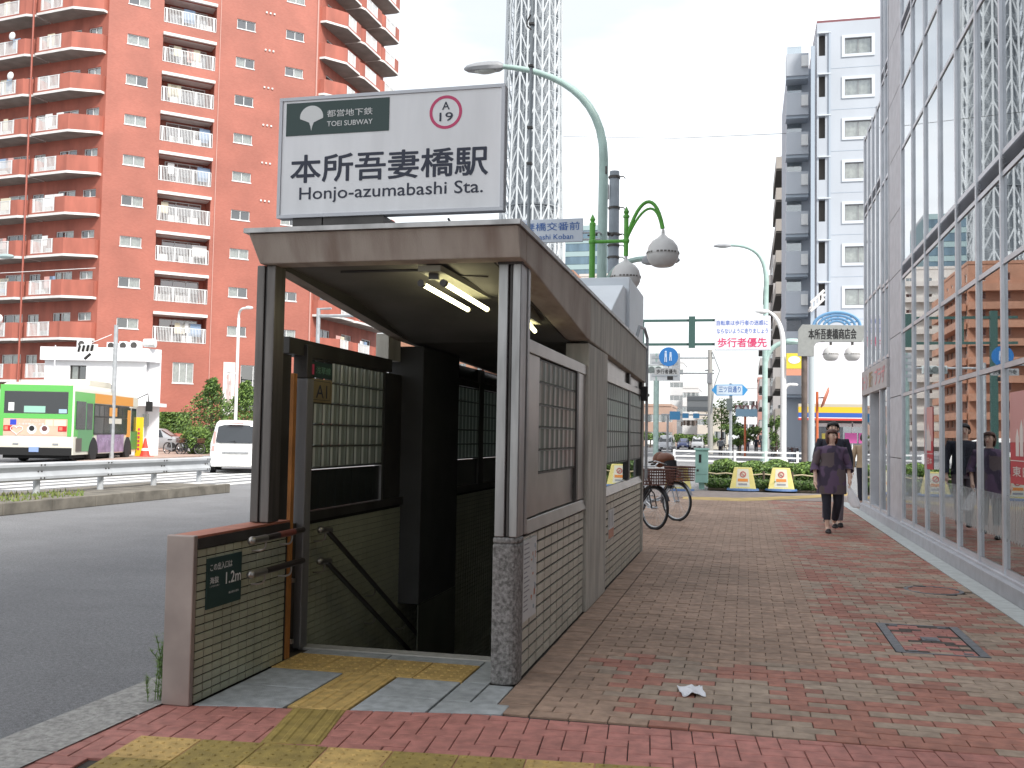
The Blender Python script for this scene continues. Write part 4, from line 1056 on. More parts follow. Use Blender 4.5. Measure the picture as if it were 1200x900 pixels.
for px0, px1, h in ((75, 86, .55), (111, 121, .4), (126, 135, .45), (139, 148, .5)):
    t = B(KM).box(kx(px0), kx(px1), 1.0, 1.7, KZ+.05, KZ+.05+h).out('rooftop_unit', wht, KB); B(KM).lathe([(.02, -.02), (.16, -.02), (.18, 0)], (kx((px0+px1)/2), .98, KZ+.05+h/2), 12, axis='y').out('fan', steel_d, t)
tk = B(KM).lathe([(.22, -.3), (.24, .3)], (kx(171), 0, KZ+.35), 12, axis='x').out('siren', alu, KB)
B(KM).box(kx(62), kx(63), -.28, -.25, kz(446), kz(405)).out('pipe', wht, KB)

# ================================================================ OTHER BUILDINGS
def block(name, label, x0, x1, y0, y1, h, m, fh=3.0, cols=None, sides='f', wm=None, wsz=(1.4, 1.2), group=None, roofm=None, balc=0, zstart=1.2, parapet=.5, face=None, every=1, wkind=1):
    t = thing(name, label, 'building', ((x0+x1)/2, y0, 0), group=group)
    hs = {}
    for s in 'flr':
        Ln = (x1-x0) if s == 'f' else (y1-y0); n = max(1, int(Ln/(wsz[0]*1.9))) if cols is None else (cols if s == 'f' else max(1, int(Ln/(wsz[0]*2.1)))); hs[s] = []
        if s in sides:
            k = 0
            while zstart+k*fh+wsz[1] < h-.3:
                for i in range(n): c = Ln*(i+.5)/n; hs[s].append((c-wsz[0]/2, c+wsz[0]/2, zstart+k*fh, zstart+k*fh+wsz[1]))
                k += every
    Ts = {'f': frame(90, (x0, y0, 0)), 'l': frame(180, (x0, y1, 0)), 'r': frame(0, (x1, y0, 0))}
    for s in 'flr':
        Ln = (x1-x0) if s == 'f' else (y1-y0)
        wall(Ts[s], 0, Ln, 0, h, hs[s], .2, m, t)
        if hs[s]:
            for w in hs[s]:
                b = B(Ts[s]); a, c, d, e = w; b.box(a, c, .08, .14, d, d+.06).box(a, c, .08, .14, e-.06, e).box((a+c)/2-.03, (a+c)/2+.03, .08, .14, d+.06, e-.06)
                q = b.out('window', alu, t); B(Ts[s]).box(a, c, .13, .16, d, e).out('pane', win_d, q)
                if balc and s == balc_side(sides): pass
            if balc:
                zz = sorted({w[2] for w in hs[s]})
                for z in zz: B(Ts[s]).box(.3, Ln-.3, -balc, -.01, z-.5, z+.45).out('balcony', m, t)
    B().add([(x0, y1, 0), (x1, y1, 0), (x1, y1, h), (x0, y1, h)], [(3, 2, 1, 0)]).out('rear_wall', m, t)
    B().box(x0-.1, x1+.1, y0-.1, y1+.1, h, h+parapet).out('roof', roofm or m, t)
    return t
def balc_side(s): return s[0]
for s in (1,):
    pass
back_wall_m = mat('window_back', (.12, .13, .14), .7)
# pale blue apartment block
pb = mat('pale_blue_wall', (.45, .485, .535), .65, var=.06, scale=.5, stretch=(1, 1, .3)); pb2 = mat('blue_trim', (.37, .43, .50), .5); pbw = mat('window_surround', (.58, .62, .66), .5)
YB = 68.0
def bx(px, py=300): return PY(px, py, YB).x
def bz(py, px=1000): return PY(px, py, YB).z
PBt = thing('pale_apartment_block', 'pale blue ten storey apartment block with white framed windows above the shop', 'building', (bx(1000), YB, 0))
xa, xb_ = bx(957), bx(1062); Tz = bz(24)
hs = []; ws = []
p0 = bz(102); pit = (bz(102)-bz(348))/5.0
for k in range(-6, 8):
    zc = p0-pit*k
    if zc > Tz-.8 or zc < 3.5: continue
    ws.append((bx(990, 100)-xa, bx(1021.5, 100)-xa, zc-.55, zc+.55)); ws.append((bx(1040)-xa, bx(1058)-xa, zc-.55, zc+.55)); hs.append((bx(957.5)-xa+.1, bx(967)-xa, zc-.55, zc+.95))
BT = frame(90, (xa, YB, 0))
wall(BT, 0, xb_-xa, 0, Tz, ws+hs, .35, pb, PBt)
for w in ws:
    if rr.random() < 2:
        q = window(BT, *w, PBt, y=.1, kind=1, frm=mat('window_bronze', (.22, .22, .23), .5), sill=False)
        a, c, d, e = w; f_ = .2; b = B(BT); b.box(a-f_, c+f_, -.06, -.002, e, e+f_).box(a-f_, c+f_, -.06, -.002, d-f_, d).box(a-f_, a, -.06, -.002, d, e).box(c, c+f_, -.06, -.002, d, e); b.out('surround', pbw, q)
for a, c, d, e in hs:
    B(BT).add([(a, .34, d), (c, .34, d), (c, .34, e), (a, .34, e)], [(0, 1, 2, 3)]).out('corridor_opening', dark_in, PBt)
    B(BT).box(a-.05, c+.35, -.12, -.0, e+.02, e+.10).out('ledge', pbw, PBt)
b = B(BT)
for k in range(10): b.box(.9, xb_-xa, -.012, -.002, p0-pit*k+1.35, p0-pit*k+1.38)
b.out('joint_lines', pb2, PBt)
B(BT).box(bx(971)-xa, bx(973)-xa, -.1, -.0, 0, Tz-.6).out('drain_pipe', pb2, PBt)
B(BT).box(bx(950)-xa, bx(954.5)-xa, -.15, .3, 0, Tz-1.6).out('blue_pier', pb2, PBt)
b = B(BT); b.box(0, xb_-xa, 0, 14, Tz, Tz+.15).box(.5, 6, 1, 4, Tz+.15, Tz+.45); b.out('roof', mat('roof_maroon', (.2, .07, .08), .6), PBt)
b = B(BT); b.box(0, xb_-xa-.02, .36, 14, 0, Tz-.02, 0); b.out('body', pb, PBt)
xl, xr_ = bx(922)-xa, bx(949)-xa
B(BT).box(xl+.1, -.02, 3.0, 13, 0, Tz-2.0).out('rear_body', mat('blue_shade_wall', (.40, .44, .50), .7), PBt)
for k in range(0, 9):
    zt = bz(95)-pit*.98*(k-1)
    if zt < 4: break
    q = B(BT).box(xl, xr_, 1.6, 1.75, zt-1.55, zt).out('balcony', pb, PBt)
    B(BT).box(xl, xr_, 1.76, 3.0, zt-1.75, zt-1.56).out('slab', pb2, q); B(BT).box(xl, xl+.12, 1.76, 3.0, zt-1.55, zt).out('side_parapet', pb, q)
    B(BT).box(xl+1.0, xl+1.45, 1.35, 1.58, zt-1.0, zt-.25).out('air_conditioner', alu, q)
    B(BT).box(xl+.1, xr_-.4, 2.9, 2.98, zt+.1, zt+1.0).out('balcony_window', win_d, q)
# broken cornice fragment: roof of the lower wing with a white balustrade
b = B(); o1 = PY(950, 355, 66); o2 = PY(966, 340, 66)
for dz in (0, .55): b.tube([(o1.x, 66, o1.z-dz), (o2.x, 66, o2.z-dz)], .09, 6)
for t in (.1, .35, .6, .85): p = o1.lerp(o2, t); b.tube([(p.x, 66, p.z-.55), (p.x, 66, p.z)], .06, 6)
b.tube([(o1.x, 66, o1.z-.3), (o1.x, 67.9, o1.z-.3)], .08, 6).tube([(o2.x, 66, o2.z-.3), (o2.x, 67.9, o2.z-.3)], .08, 6)
b.out('balustrade', slab_w, PBt)

# convenience shop in front of it
YC = 60.0
def cx_(px, py=480): return PY(px, py, YC).x
def cz_(py, px=975): return PY(px, py, YC).z
CS = thing('convenience_shop', 'white shop building with yellow, blue and red striped fascia', 'shop', (cx_(980), YC, 0))
x0, x1 = cx_(935), cx_(1060)
xw = cx_(954)
B().box(xw, x1, YC, YC+7, cz_(476.5), cz_(401)).out('upper_wall', mat('shop_white', (.78, .76, .82), .6, var=.03), CS)
B().box(xw+.05, x1, YC+.3, YC+7, 0, cz_(477)).out('body', inner, CS)
b = B()
for k, (a, c, m_) in enumerate(((474, 477.5, 'beige_strip'), (477.5, 484.3, 'fascia_yellow'), (484.3, 489.6, 'fascia_blue'), (489.6, 490.6, 'fascia_white'), (490.6, 493.0, 'fascia_red'))):
    colr = {'beige_strip': (.5, .45, .36), 'fascia_yellow': (.75, .48, .03), 'fascia_blue': (.035, .11, .42), 'fascia_white': (.8, .8, .8), 'fascia_red': (.6, .06, .05)}[m_]
    B().box(x0, x1, YC-.9, YC-.05, cz_(c)+.002, cz_(a)).out('fascia_stripe', mat(m_, colr, .4), CS)
b = B()
for i in range(8): b.box(cx_(958)+i*.95, cx_(958)+i*.95+.06, YC-.05, YC, .0, cz_(494))
b.box(xw, x1, YC-.05, YC, cz_(500), cz_(496)); b.out('shopfront_frame', alu, CS)
B().box(xw, x1, YC+.02, YC+.04, 0.0, cz_(497)).out('shopfront_glass', win_d, CS)
for px0, px1, py0, py1, c in ((990, 1004, 507, 519, (.62, .12, .38)), (1006, 1012, 507, 519, (.62, .12, .38)), (963, 972, 508, 517, (.6, .5, .1)), (975, 984, 507, 518, (.55, .2, .15))):
    B().box(cx_(px0), cx_(px1), YC-.09, YC-.07, cz_(py1), cz_(py0)).out('shop_poster', mat('poster_%d' % int(c[1]*100), c, .5), CS)
B().box(cx_(994), cx_(1004), YC-.4, YC-.1, .3, cz_(527)).out('white_case', white, CS)
# two buildings farther along on the right
gb = mat('taupe_wall', (.36, .33, .30), .7, var=.1, scale=.4); gb2 = mat('warm_grey_wall', (.40, .385, .38), .7, var=.1, scale=.4)
def slabs_block(name, label, px0, px1, pyt, Y, depth, m, fh, proud=.9):
    a, c = PY(px0, 400, Y).x, PY(px1, 400, Y).x; h = PY(px0, pyt, Y).z
    t = thing(name, label, 'building', ((a+c)/2, Y, 0))
    B().box(a, c, Y, Y+depth, 0, h).out('body', m, t); B().box(a-.1, c+.1, Y-.1, Y+depth, h, h+.4).out('roof', m, t)
    z = 3.2
    while z < h-2:
        q = B().box(a-proud, a-.002, Y+.3, Y+depth-.5, z, z+1.1).out('balcony', m, t); B().box(a-proud, a-.002, Y+.35, Y+depth-.5, z-.18, z-.02).out('slab', dark_in, q)
        y = Y+1
        while y < Y+depth-3: B().box(a-.05, a-.002, y, y+1.8, z+1.12, z+2.2).out('window', win_d, t); y += 3
        for i in range(max(1, int((c-a)/3.2))):
            xx = a+.6+i*3.0; B().box(xx, xx+1.4, Y-.06, Y-.002, z+.9, z+2.1).out('window', win_d, t)
        z += fh
    return t
slabs_block('brown_apartment_block', 'narrow taupe apartment block with stepped balconies beside the pale blue one', 921, 960, 152, 92, 12, gb, 2.9)
slabs_block('grey_apartment_block', 'lower grey apartment block farther down the right side of the street', 906, 935, 288, 112, 16, gb2, 3.1)
slabs_block('dim_apartment_block', 'farthest grey block on the right, partly behind the lamp posts', 898, 915, 360, 150, 20, gb2, 3.1)
# arched wall building right behind the sign pole (ground floors, dark glass)
GF = thing('grey_glass_building', 'slim grey and dark glass building between the lamp post and the shop', 'building', (PY(936, 500, 76).x, 76, 0))
a, c = PY(920, 400, 76).x, PY(951, 400, 76).x
B().box(a, c, 76, 86, 0, 12.5).out('body', gb2, GF)
for i in range(3): B().box(a+.4, c-.2, 75.93, 75.99, 4+i*3, 6.2+i*3).out('window', mat('teal_glass', (.06, .14, .16), .15), GF)
B().box(a+.2, c-.2, 75.9, 75.99, .4, 3.2).out('mural_panel', mat('reddish_panel', (.35, .2, .18), .6, var=.5, scale=1.5), GF)

# teal glass tower seen over the entrance roof
tg = glass_mat('teal_facade_glass', (.25, .4, .42), .6); tgm = mat('spandrel_teal', (.33, .44, .45), .4)
TB = thing('teal_glass_building', 'distant office tower with bands of teal glass beside the lattice tower', 'building', (-41.5, 250, 0))
H_ = PY(680, 268, 250).z
B().box(-46, -36.5, 250.3, 270, 0, H_).out('body', mat('dusky_core', (.10, .16, .18), .5), TB)
z = 2.0
while z < H_-1:
    B().box(-46, -36.5, 250.0, 250.28, z, z+2.0).out('window_band', mat('blue_window', (.16, .24, .30), .15, .3, var=.3, scale=.5, stretch=(1, 1, .2)), TB); B().box(-46.05, -36.45, 249.9, 250.28, z+2.02, z+3.3).out('spandrel', tgm, TB); z += 3.4
B().box(-46, -36.5, 250, 270, H_, H_+.8).out('roof', grey, TB)
# orange apartment block beyond it (seen in the glass wall) and pale one
block('orange_apartment_block', 'orange tiled apartment block with stacked balconies, mirrored in the glass wall', -62, -29.5, 168, 190, 30, brick_mat('orange_tile_wall', (.47, .25, .165), (.43, .22, .145), (.3, .16, .1)), fh=2.9, cols=9, sides='fr', wsz=(1.5, 1.3), balc=0)
ob = [o for o in SC.objects if o.get('category') == 'building' and o.name.startswith('orange')][0]
for k in range(9):
    B().box(-29.3, -27.7, 168.6, 189, 2.3+k*2.9, 3.45+k*2.9).out('balcony', MATS['orange_tile_wall'], ob)
    B().box(-46, -29.4, 166.3, 167.9, 2.3+k*2.9, 3.45+k*2.9).out('balcony', MATS['orange_tile_wall'], ob)
block('pale_apartment_building', 'pale apartment building with long balconies, mirrored in the glass wall', -33, -23.5, 196, 215, 34, mat('cream_wall', (.6, .58, .55), .7), fh=3, cols=3, sides='fr', balc=1.0)
# far end of the street
pk_m = mat('pinkish_wall', (.48, .33, .26), .7, var=.1, scale=.3); wh_m = mat('far_white_wall', (.66, .66, .66), .7, var=.05, scale=.3)
def at(px, Y): return PY(px, 500, Y).x
def zt(px, py, Y): return PY(px, py, Y).z
block('pinkish_building', 'low pinkish brown building at the far end of the street', at(752, 170), at(786, 170), 170, 185, zt(770, 476, 170), pk_m, fh=3, cols=4, wsz=(1.8, 1.3), parapet=.4)
block('white_slab_building', 'tall narrow white apartment slab far down the street', at(785, 230), at(800, 230), 230, 245, zt(792, 425, 230), wh_m, fh=3, cols=2, wsz=(1.5, 1.2))
block('white_slab_building', 'lower white block stepping down beside the tall white slab', at(801, 215), at(818, 215), 215, 232, zt(805, 455, 215), wh_m, fh=3, cols=3, wsz=(1.5, 1.2))
block('pale_far_building', 'pale low building far away behind the utility pole', at(818, 200), at(846, 200), 200, 214, zt(830, 482, 200), mat('far_cream', (.58, .53, .47), .7), fh=3, cols=4)
block('cream_shop_building', 'cream building with a green lettered board at the far crossing', at(836, 140), at(852, 140), 140, 150, zt(845, 482, 140), mat('cream_render', (.60, .56, .48), .7), fh=3.4, cols=1, wsz=(1.6, 1.3))
block('distant_building', 'hazy small building at the vanishing end of the right pavement', at(869, 260), at(893, 260), 260, 275, zt(880, 455, 260), wh_m, fh=3, cols=3)
block('distant_building', 'reddish narrow building at the end of the right pavement', at(888, 200), at(899, 200), 200, 210, zt(893, 445, 200), mat('dull_red_wall', (.42, .22, .19), .7), fh=3, cols=1)

# ================================================================ LATTICE TOWER
TT = thing('lattice_tower', 'huge white steel lattice broadcasting tower rising behind the station sign', 'tower', tuple(PY(627, 500, 620)*1.0))
tx = PY(625, 100, 620); TX, TY = tx.x, 620.0
tw = mat('tower_white', (.55, .58, .60), .5); tcore = mat('tower_core', (.30, .33, .36), .6, var=.2, scale=.02)
def rad(z): return 18.0+6.0*max(0, 1-z/290.0)**1.3
def ring(z, n, ph=0, s=1): return [Vector((TX+rad(z)*s*math.cos(2*math.pi*(k+ph)/n), TY+rad(z)*s*math.sin(2*math.pi*(k+ph)/n), z)) for k in range(n)]
nn = 24; b = B()
lev = [0+12.4*i for i in range(28)]
for i in range(len(lev)-1):
    A, C = ring(lev[i], nn), ring(lev[i+1], nn)
    for k in range(nn):
        b.tube([A[k], C[k]], .72, 4, cap=False)
b.out('columns', tw, TT)
b = B()
for i in range(len(lev)-1):
    A, C = ring(lev[i], nn), ring(lev[i+1], nn)
    for k in range(nn):
        b.tube([A[k], C[(k+1) % nn]] if (k+i*0) % 2 == 0 else [A[(k+1) % nn], C[k]], .5, 4, cap=False)
        if i % 1 == 0: b.tube([A[k], A[(k+1) % nn]], .22, 3, cap=False)
b.out('braces', tw, TT)
b = B()
for i in range(len(lev)-1):
    A, C = ring(lev[i], 12, .5, .72), ring(lev[i+1], 12, .5, .72)
    for k in range(12):
        b.tube([A[k], C[k]], .35, 3, cap=False); b.tube([A[k], C[(k+1) % 12]], .25, 3, cap=False); b.tube([A[k], A[(k+1) % 12]], .25, 3, cap=False)
b.out('inner_frame', tw, TT)
b = B(); b.lathe([(12.5, 0), (12, 340)], (TX, TY, 0), 12); b.out('core', tcore, TT)
b = B()
for z in (72, 235, 150): b.lathe([(rad(z)*.66, z), (rad(z)*.8, z+.2), (rad(z)*.8, z+3), (rad(z)*.66, z+3.2)], (TX, TY, 0), 24)
b.out('platforms', tcore, TT)
b = B()
for k in range(3):
    a = 2*math.pi*k/3+.5
    for s in (-1, 1): b.tube([(TX+36*math.cos(a)+s*4, TY+36*math.sin(a), 0), (TX+rad(110)*math.cos(a)+s*2, TY+rad(110)*math.sin(a), 110)], 1.3, 6)
b.out('legs', tw, TT)
b = B(); b.lathe([(17.2, 340), (28, 348), (32, 362), (30, 366), (14, 366), (10, 440), (14, 446), (16, 452), (6, 456), (4, 497), (3, 497), (3, 634)], (TX, TY, 0), 32); b.out('upper_decks', tw, TT)
# ================================================================ LAMPS, POLES AND SIGNS
def lamp_head_geo(b, p, dx, L_=.75, w=.16, h=.13):
    """flattened cobra head along x (dx=+1/-1) starting at p"""
    q = Vector(p); n = 10
    for i in range(1): pass
    pts = [(0, .35, .5), (.12, .8, .9), (.35, 1, 1), (.7, .95, .9), (.92, .6, .6), (1, .2, .2)]
    vs = []
    for t, ww, hh in pts:
        for k in range(n):
            a = 2*math.pi*k/n; vs.append((q.x+dx*L_*t, q.y+w*ww*math.cos(a), q.z+h*hh*max(-.55, math.sin(a))))
    b.add(vs, [(i*n+k, i*n+(k+1) % n, (i+1)*n+(k+1) % n, (i+1)*n+k) for i in range(5) for k in range(n)]+[tuple(range(n)), tuple(range(5*n, 6*n))])
glassy = mat('lamp_glass', (.5, .52, .5), .2)
def street_lamp(name, label, base, pts, r0, r1, head, m, L_=.75, dx=-1, group=None, w=.16):
    t = thing(name, label, 'street lamp', tuple(base), group=group)
    n = len(pts); b = B().tube(pts, [r0+(r1-r0)*i/(n-1) for i in range(n)], 12); b.out('pole', m, t, smooth=True)
    B().lathe([(r0*1.6, base[2]), (r0*1.5, base[2]+.4), (r0*1.05, base[2]+.45)], (base[0], base[1], 0), 12).out('pole_base', m, t)
    b = B(); lamp_head_geo(b, head, dx, L_, w); h = b.out('lamp_head', grey if m is not white else white, t, smooth=True)
    b = B(); b.ball((head[0]+dx*L_*.45, head[1], head[2]-.06), L_*.3, w*.75, .07, 10); b.out('lamp_glass', glassy, h, smooth=True)
    return t
# tall pale green lamp behind the entrance, arm reaching left
YL = 19.5
def q(px, py): return PY(px, py, YL)
bs_ = q(701, 600); top = q(704, 170); bx_ = bs_.x; 
pts = [(bx_, YL, -.05), (bx_, YL, 3.0), (bx_+.02, YL, top.z-.8)]+bez((bx_+.02, YL, top.z-.3), (bx_+.02, YL, q(700, 110).z), (q(650, 78).x, YL, q(650, 82).z), (q(588, 78).x, YL, q(588, 78).z), 12)
LP = street_lamp('street_lamp', 'tall pale green street lamp whose long arm reaches left over the entrance', (bx_, YL, -.05), pts, .105, .05, tuple(q(590, 78)), lamp_green, .85, -1)
a = q(703, 345); a2 = q(757, 303); pp = bez((bx_+.05, YL, a.z), (bx_+.1, YL, a.z+.45), (a2.x-.5, YL, a2.z), tuple(a2), 8)
B().tube(pp, .055, 8).out('side_arm', lamp_green, LP, smooth=True); b = B(); lamp_head_geo(b, tuple(q(752, 306)), 1, .75, .16); b.out('side_lamp_head', grey, LP, smooth=True)
B().box(q(706, 205).x, q(712, 205).x, YL-.08, YL+.06, q(710, 205).z, q(710, 196).z).out('small_camera', steel_d, LP)
# koban street sign on a bracket of that lamp
KS = thing('street_sign', 'blue lettered white street sign hanging behind the roof of the entrance', 'sign', tuple(q(650, 275)))
s0, s1 = q(601, 289), q(686, 259.5)
pl = B().box(s0.x, s1.x, YL-.32, YL-.26, s0.z, s1.z).out('plate', mat('sign_pale_blue', (.50, .55, .62), .5), KS, bev=.008)
blue_i = mat('blue_ink', (.03, .11, .35), .5)
a, c = q(606, 275.5), q(682.5, 263.5); lettering('吾妻橋交番前', blue_i, pl, (a.x, YL-.325, a.z), U, V, c.x-a.x, c.z-a.z, .01)
a, c = q(606, 285.5), q(675, 277.5); lettering('Azumabashi Koban', blue_i, pl, (a.x, YL-.325, a.z), U, V, c.x-a.x, c.z-a.z, .015)
b = B(); 
for py in (276, 284): p = q(690, py); b.tube([(s1.x, YL-.28, p.z), (bx_, YL-.28, p.z), (bx_, YL-.1, p.z)], .02, 6)
b.out('bracket', galv, KS)
# thin grey pole standing behind the entrance
p = PY(619.5, 262, 14.0)
TP = thing('antenna_pole', 'thin grey pole rising behind the entrance right in front of the lattice tower', 'pole', (p.x, 14, 0))
B().tube([(p.x, 14, 0), (p.x+.0, 14, 12)], .026, 8).out('pole', mat('pole_grey', (.26, .29, .31), .5, .3), TP)
b = B()
for py in (29, 78, 150, 192): z = PY(619, py, 14).z; b.box(p.x-.04, p.x+.04, 13.95, 14.03, z-.015, z+.015)
b.tube([(p.x-.02, 13.98, PY(619, 18, 14).z), (p.x-.07, 13.98, PY(619, 26, 14).z), (p.x-.07, 13.98, PY(619, 31, 14).z), (p.x, 13.98, PY(619, 36, 14).z)], .012, 5)
b.out('clamp', steel_d, TP)
# grey utility pole
YU = 22.5; px_ = PY(719, 300, YU).x; zt_ = PY(722, 201, YU).z
UP_ = thing('utility_pole', 'thick blue grey concrete utility pole beside the tall green lamp', 'pole', (px_, YU, 0))
B().tube([(px_, YU, 0), (px_, YU, zt_)], [.15, .115], 16).out('pole', mat('pole_bluegrey', (.27, .31, .35), .7, var=.2, scale=2), UP_, smooth=True)
b = B()
for py in (208, 244, 275, 288, 302):
    z = PY(719, py, YU).z; B().lathe([(.135, z-.03), (.135, z+.03)], (px_, YU, 0), 16).tube([(px_-.24, YU-.05, z+.06), (px_-.22, YU-.05, z), (px_+.22, YU-.05, z), (px_+.26, YU-.05, z-.05)], .014, 5).out('clamp', steel_d, UP_)
z = PY(719, 276, YU).z
for i in range(5): b.ball((px_-.5+i*.12, YU-.1, z+.03*(i % 2)), .05)
b.tube([(px_-.6, YU-.1, z), (px_+.2, YU-.1, z)], .02, 6).tube([(px_-.3, YU-.1, z), (px_-.35, YU-.1, z-.4), (px_-.15, YU-.1, z-.7)], .012, 5)
b.out('insulators', steel_d, UP_); z0 = PY(716, 233, YU).z; B().box(px_-.24, px_-.13, YU-.1, YU+.05, z0, z0+.33).out('junction_box', grey, UP_)
# green ornamental lamp with two globe lanterns
YG = 15.0
def g_(px, py): return PY(px, py, YG)
gx0, gx1 = g_(694, 300).x, g_(733.5, 300).x
GL = thing('ornamental_lamp', 'bright green ornamental lamp post carrying two white globe lanterns behind the entrance', 'street lamp', (gx0, YG, 0))
def finial(b, x, z): b.lathe([(.05, z), (.05, z+.03), (.028, z+.05), (.045, z+.09), (.0, z+.18)], (x, YG, 0), 10)
b = B(); b.tube([(gx0, YG, 0), (gx0, YG, g_(694, 264).z)], [.06, .045], 12); finial(b, gx0, g_(694, 264).z); b.out('post', leaf_green, GL, smooth=True)
b = B(); zb = g_(712, 283).z; b.tube([(gx0, YG, zb), (gx1, YG, zb)], .028, 10); b.tube([(gx1, YG, g_(734, 300).z), (gx1, YG, g_(734, 255).z)], .036, 12); finial(b, gx1, g_(734, 255).z)
b.ball((gx0, YG, zb), .06); b.ball((gx1, YG, zb), .055)
b.out('crossbar', leaf_green, GL, smooth=True)
lx = g_(777, 275).x; zt1 = g_(765, 236).z
b = B(); b.tube(bez((gx1, YG, zb), (gx1+.18, YG, zt1+.1), (lx-.12, YG, zt1+.22), (lx, YG, g_(777, 268).z), 14), .028, 8)
b.tube(bez((gx1, YG, zb), (gx1+.22, YG, zt1-.05), (lx-.1, YG, zt1+.08), (lx-.02, YG, g_(777, 268).z), 14), .020, 8); b.out('arch', leaf_green, GL, smooth=True)
globe_m = mat('globe_shell', (.58, .57, .56), .4, var=.05); band_m = mat('globe_band', (.13, .12, .11), .5)
def lantern(par, x, y, zc, r):
    g = B().lathe([(0, zc+r*1.55), (r*.09, zc+r*1.5), (r*.11, zc+r*1.2), (r*.34, zc+r*.98), (r*.66, zc+r*.78), (r*.9, zc+r*.45), (r*1.0, zc+.0), (r*.97, zc-r*.28), (r*.86, zc-r*.52), (r*.66, zc-r*.76), (r*.5, zc-r*.83), (0, zc-r*.85)], (x, y, 0), 28).out('lantern', globe_m, par, smooth=True)
    b = B().lathe([(r*1.005, zc-r*.10), (r*1.02, zc-.0), (r*1.005, zc+r*.10)], (x, y, 0), 28); b.out('lantern_band', globe_m, g)
    b = B()
    for k in range(28):
        if k % 7 in (5,): continue
        a = 2*math.pi*k/28; b.box(0, 0, 0, 0, 0, 0) if 0 else None
        c_, s_ = math.cos(a), math.sin(a); w = .08*r; R2 = r*1.03
        b.add([(x+R2*c_-w*s_, y+R2*s_+w*c_, zc-r*.06), (x+R2*c_+w*s_, y+R2*s_-w*c_, zc-r*.06), (x+R2*c_+w*s_, y+R2*s_-w*c_, zc+r*.05), (x+R2*c_-w*s_, y+R2*s_+w*c_, zc+r*.05)], [(0, 1, 2, 3)])
    b.out('band_slots', band_m, g)
gc = g_(777, 297); lantern(GL, lx, YG, gc.z, .245)
gc = g_(732.5, 325); lantern(GL, gx1, YG, gc.z, .23)

# far lamps on the right
def far_lamp(label, pxb, Y, arm, head, m=lamp_green, r=.1, dx=-1, base=0, hl=.9, pt=None):
    x = PY(pxb, 545, Y).x; A = [PY(px, py, Y) for px, py in arm]
    pts = [(x, Y, 0), (x, Y, A[0].z*.6), tuple(A[0])]; pts += [tuple(v) for v in bez(tuple(A[0]), tuple(A[1]), tuple(A[2]), tuple(A[3]), 10)][1:]
    return street_lamp('street_lamp', label, (x, Y, 0), pts, r, r*.45, tuple(PY(*head, Y)), m, hl, dx)
l1 = far_lamp('pale green street lamp with high left arm and low right arm in the hedge', 896, 57.0, [(898, 330), (898, 300), (885, 287), (856, 287.5)], (857, 288), r=.16, hl=1.0)
x = PY(897, 500, 57).x; arm = bez(tuple(PY(897, 430, 57)), tuple(PY(897, 412, 57)), tuple(PY(908, 402, 57)), tuple(PY(922, 401, 57)), 8)
B().tube(arm, .13, 8).out('side_arm', lamp_green, l1, smooth=True); b = B(); lamp_head_geo(b, tuple(PY(920, 401, 57)), 1, .9, .3, .22); b.out('side_lamp_head', lamp_green, l1, smooth=True)
far_lamp('slim white street lamp curving to the left behind the yellow banner', 918, 53.0, [(917.5, 400), (917, 380), (908, 368), (900, 365)], (901, 365), white, .15, hl=.7)
l3 = [o for o in SC.objects if o.get('label', '').startswith('slim white')][0]
arm = bez(tuple(PY(918, 465, 53)), tuple(PY(919, 452, 53)), tuple(PY(923, 450.5, 53)), tuple(PY(927, 450.5, 53)), 6); B().tube(arm, .08, 8).out('side_arm', white, l3, smooth=True)
b = B(); lamp_head_geo(b, tuple(PY(926, 451, 53)), 1, .4, .13, .1); b.out('side_lamp_head', white, l3, smooth=True)
BNR = thing('banner', 'yellow banner with a white oval above an orange strip on the white lamp', 'banner', tuple(PY(930, 430, 52.8)))
a, c = PY(921.5, 432, 52.8), PY(940, 414, 52.8); s = B().box(a.x, c.x, 52.76, 52.8, a.z, c.z).out('yellow_panel', mat('banner_yellow', (.75, .58, .05), .5), BNR)
B().lathe([(.0, 52.74), (.27, 52.745), (.27, 52.755)], ((a.x+c.x)/2, 0, (a.z+c.z)/2+.05), 16, axis='y', sx=1.15, sy_=.75).out('oval', white, s)
d = PY(921.5, 440, 52.8); B().box(a.x, c.x, 52.76, 52.8, d.z, a.z-.02).out('orange_panel', mat('banner_orange', (.65, .28, .18), .5), BNR)

# shopping street sign on the brown pole, with blue arcs and two lanterns
YS2 = 39.3
def w_(rx, ry): return PY(900+rx/7.5, 360+ry/7.5, YS2)
SP = thing('shopping_street_sign', 'grey shopping street sign with blue arcs on a brown pole in the hedge', 'sign', (PY(943, 560, YS2).x, YS2, 0))
xb = PY(943, 560, YS2).x
B().tube([(xb, YS2+.2, 0), (w_(322, 430).x, YS2+.2, w_(322, 300).z)], .115, 12).out('pole', mat('brown_pole', (.13, .10, .085), .6, var=.3, scale=3), SP, smooth=True)
poly = [(300, 152), (845, 160), (858, 230), (822, 306), (470, 302), (425, 312), (405, 345), (402, 432), (262, 430), (265, 200)]
P = [w_(*p) for p in poly]; plate = B().prism([(p.x, p.z) for p in P][::-1], 'y', YS2, YS2+.12).out('plate', mat('sign_grey', (.30, .31, .30), .5, var=.08), SP, bev=.01)
a, c = w_(355, 283), w_(778, 186); lettering('本所吾妻橋商店会', black, plate, (a.x, YS2-.006, a.z), U, V, c.x-a.x, c.z-a.z, .03)
blue_a = mat('arc_blue', (.14, .30, .50), .5); b = B()
cxz = w_(605, 165); sc_ = (w_(705, 165).x-cxz.x)/100
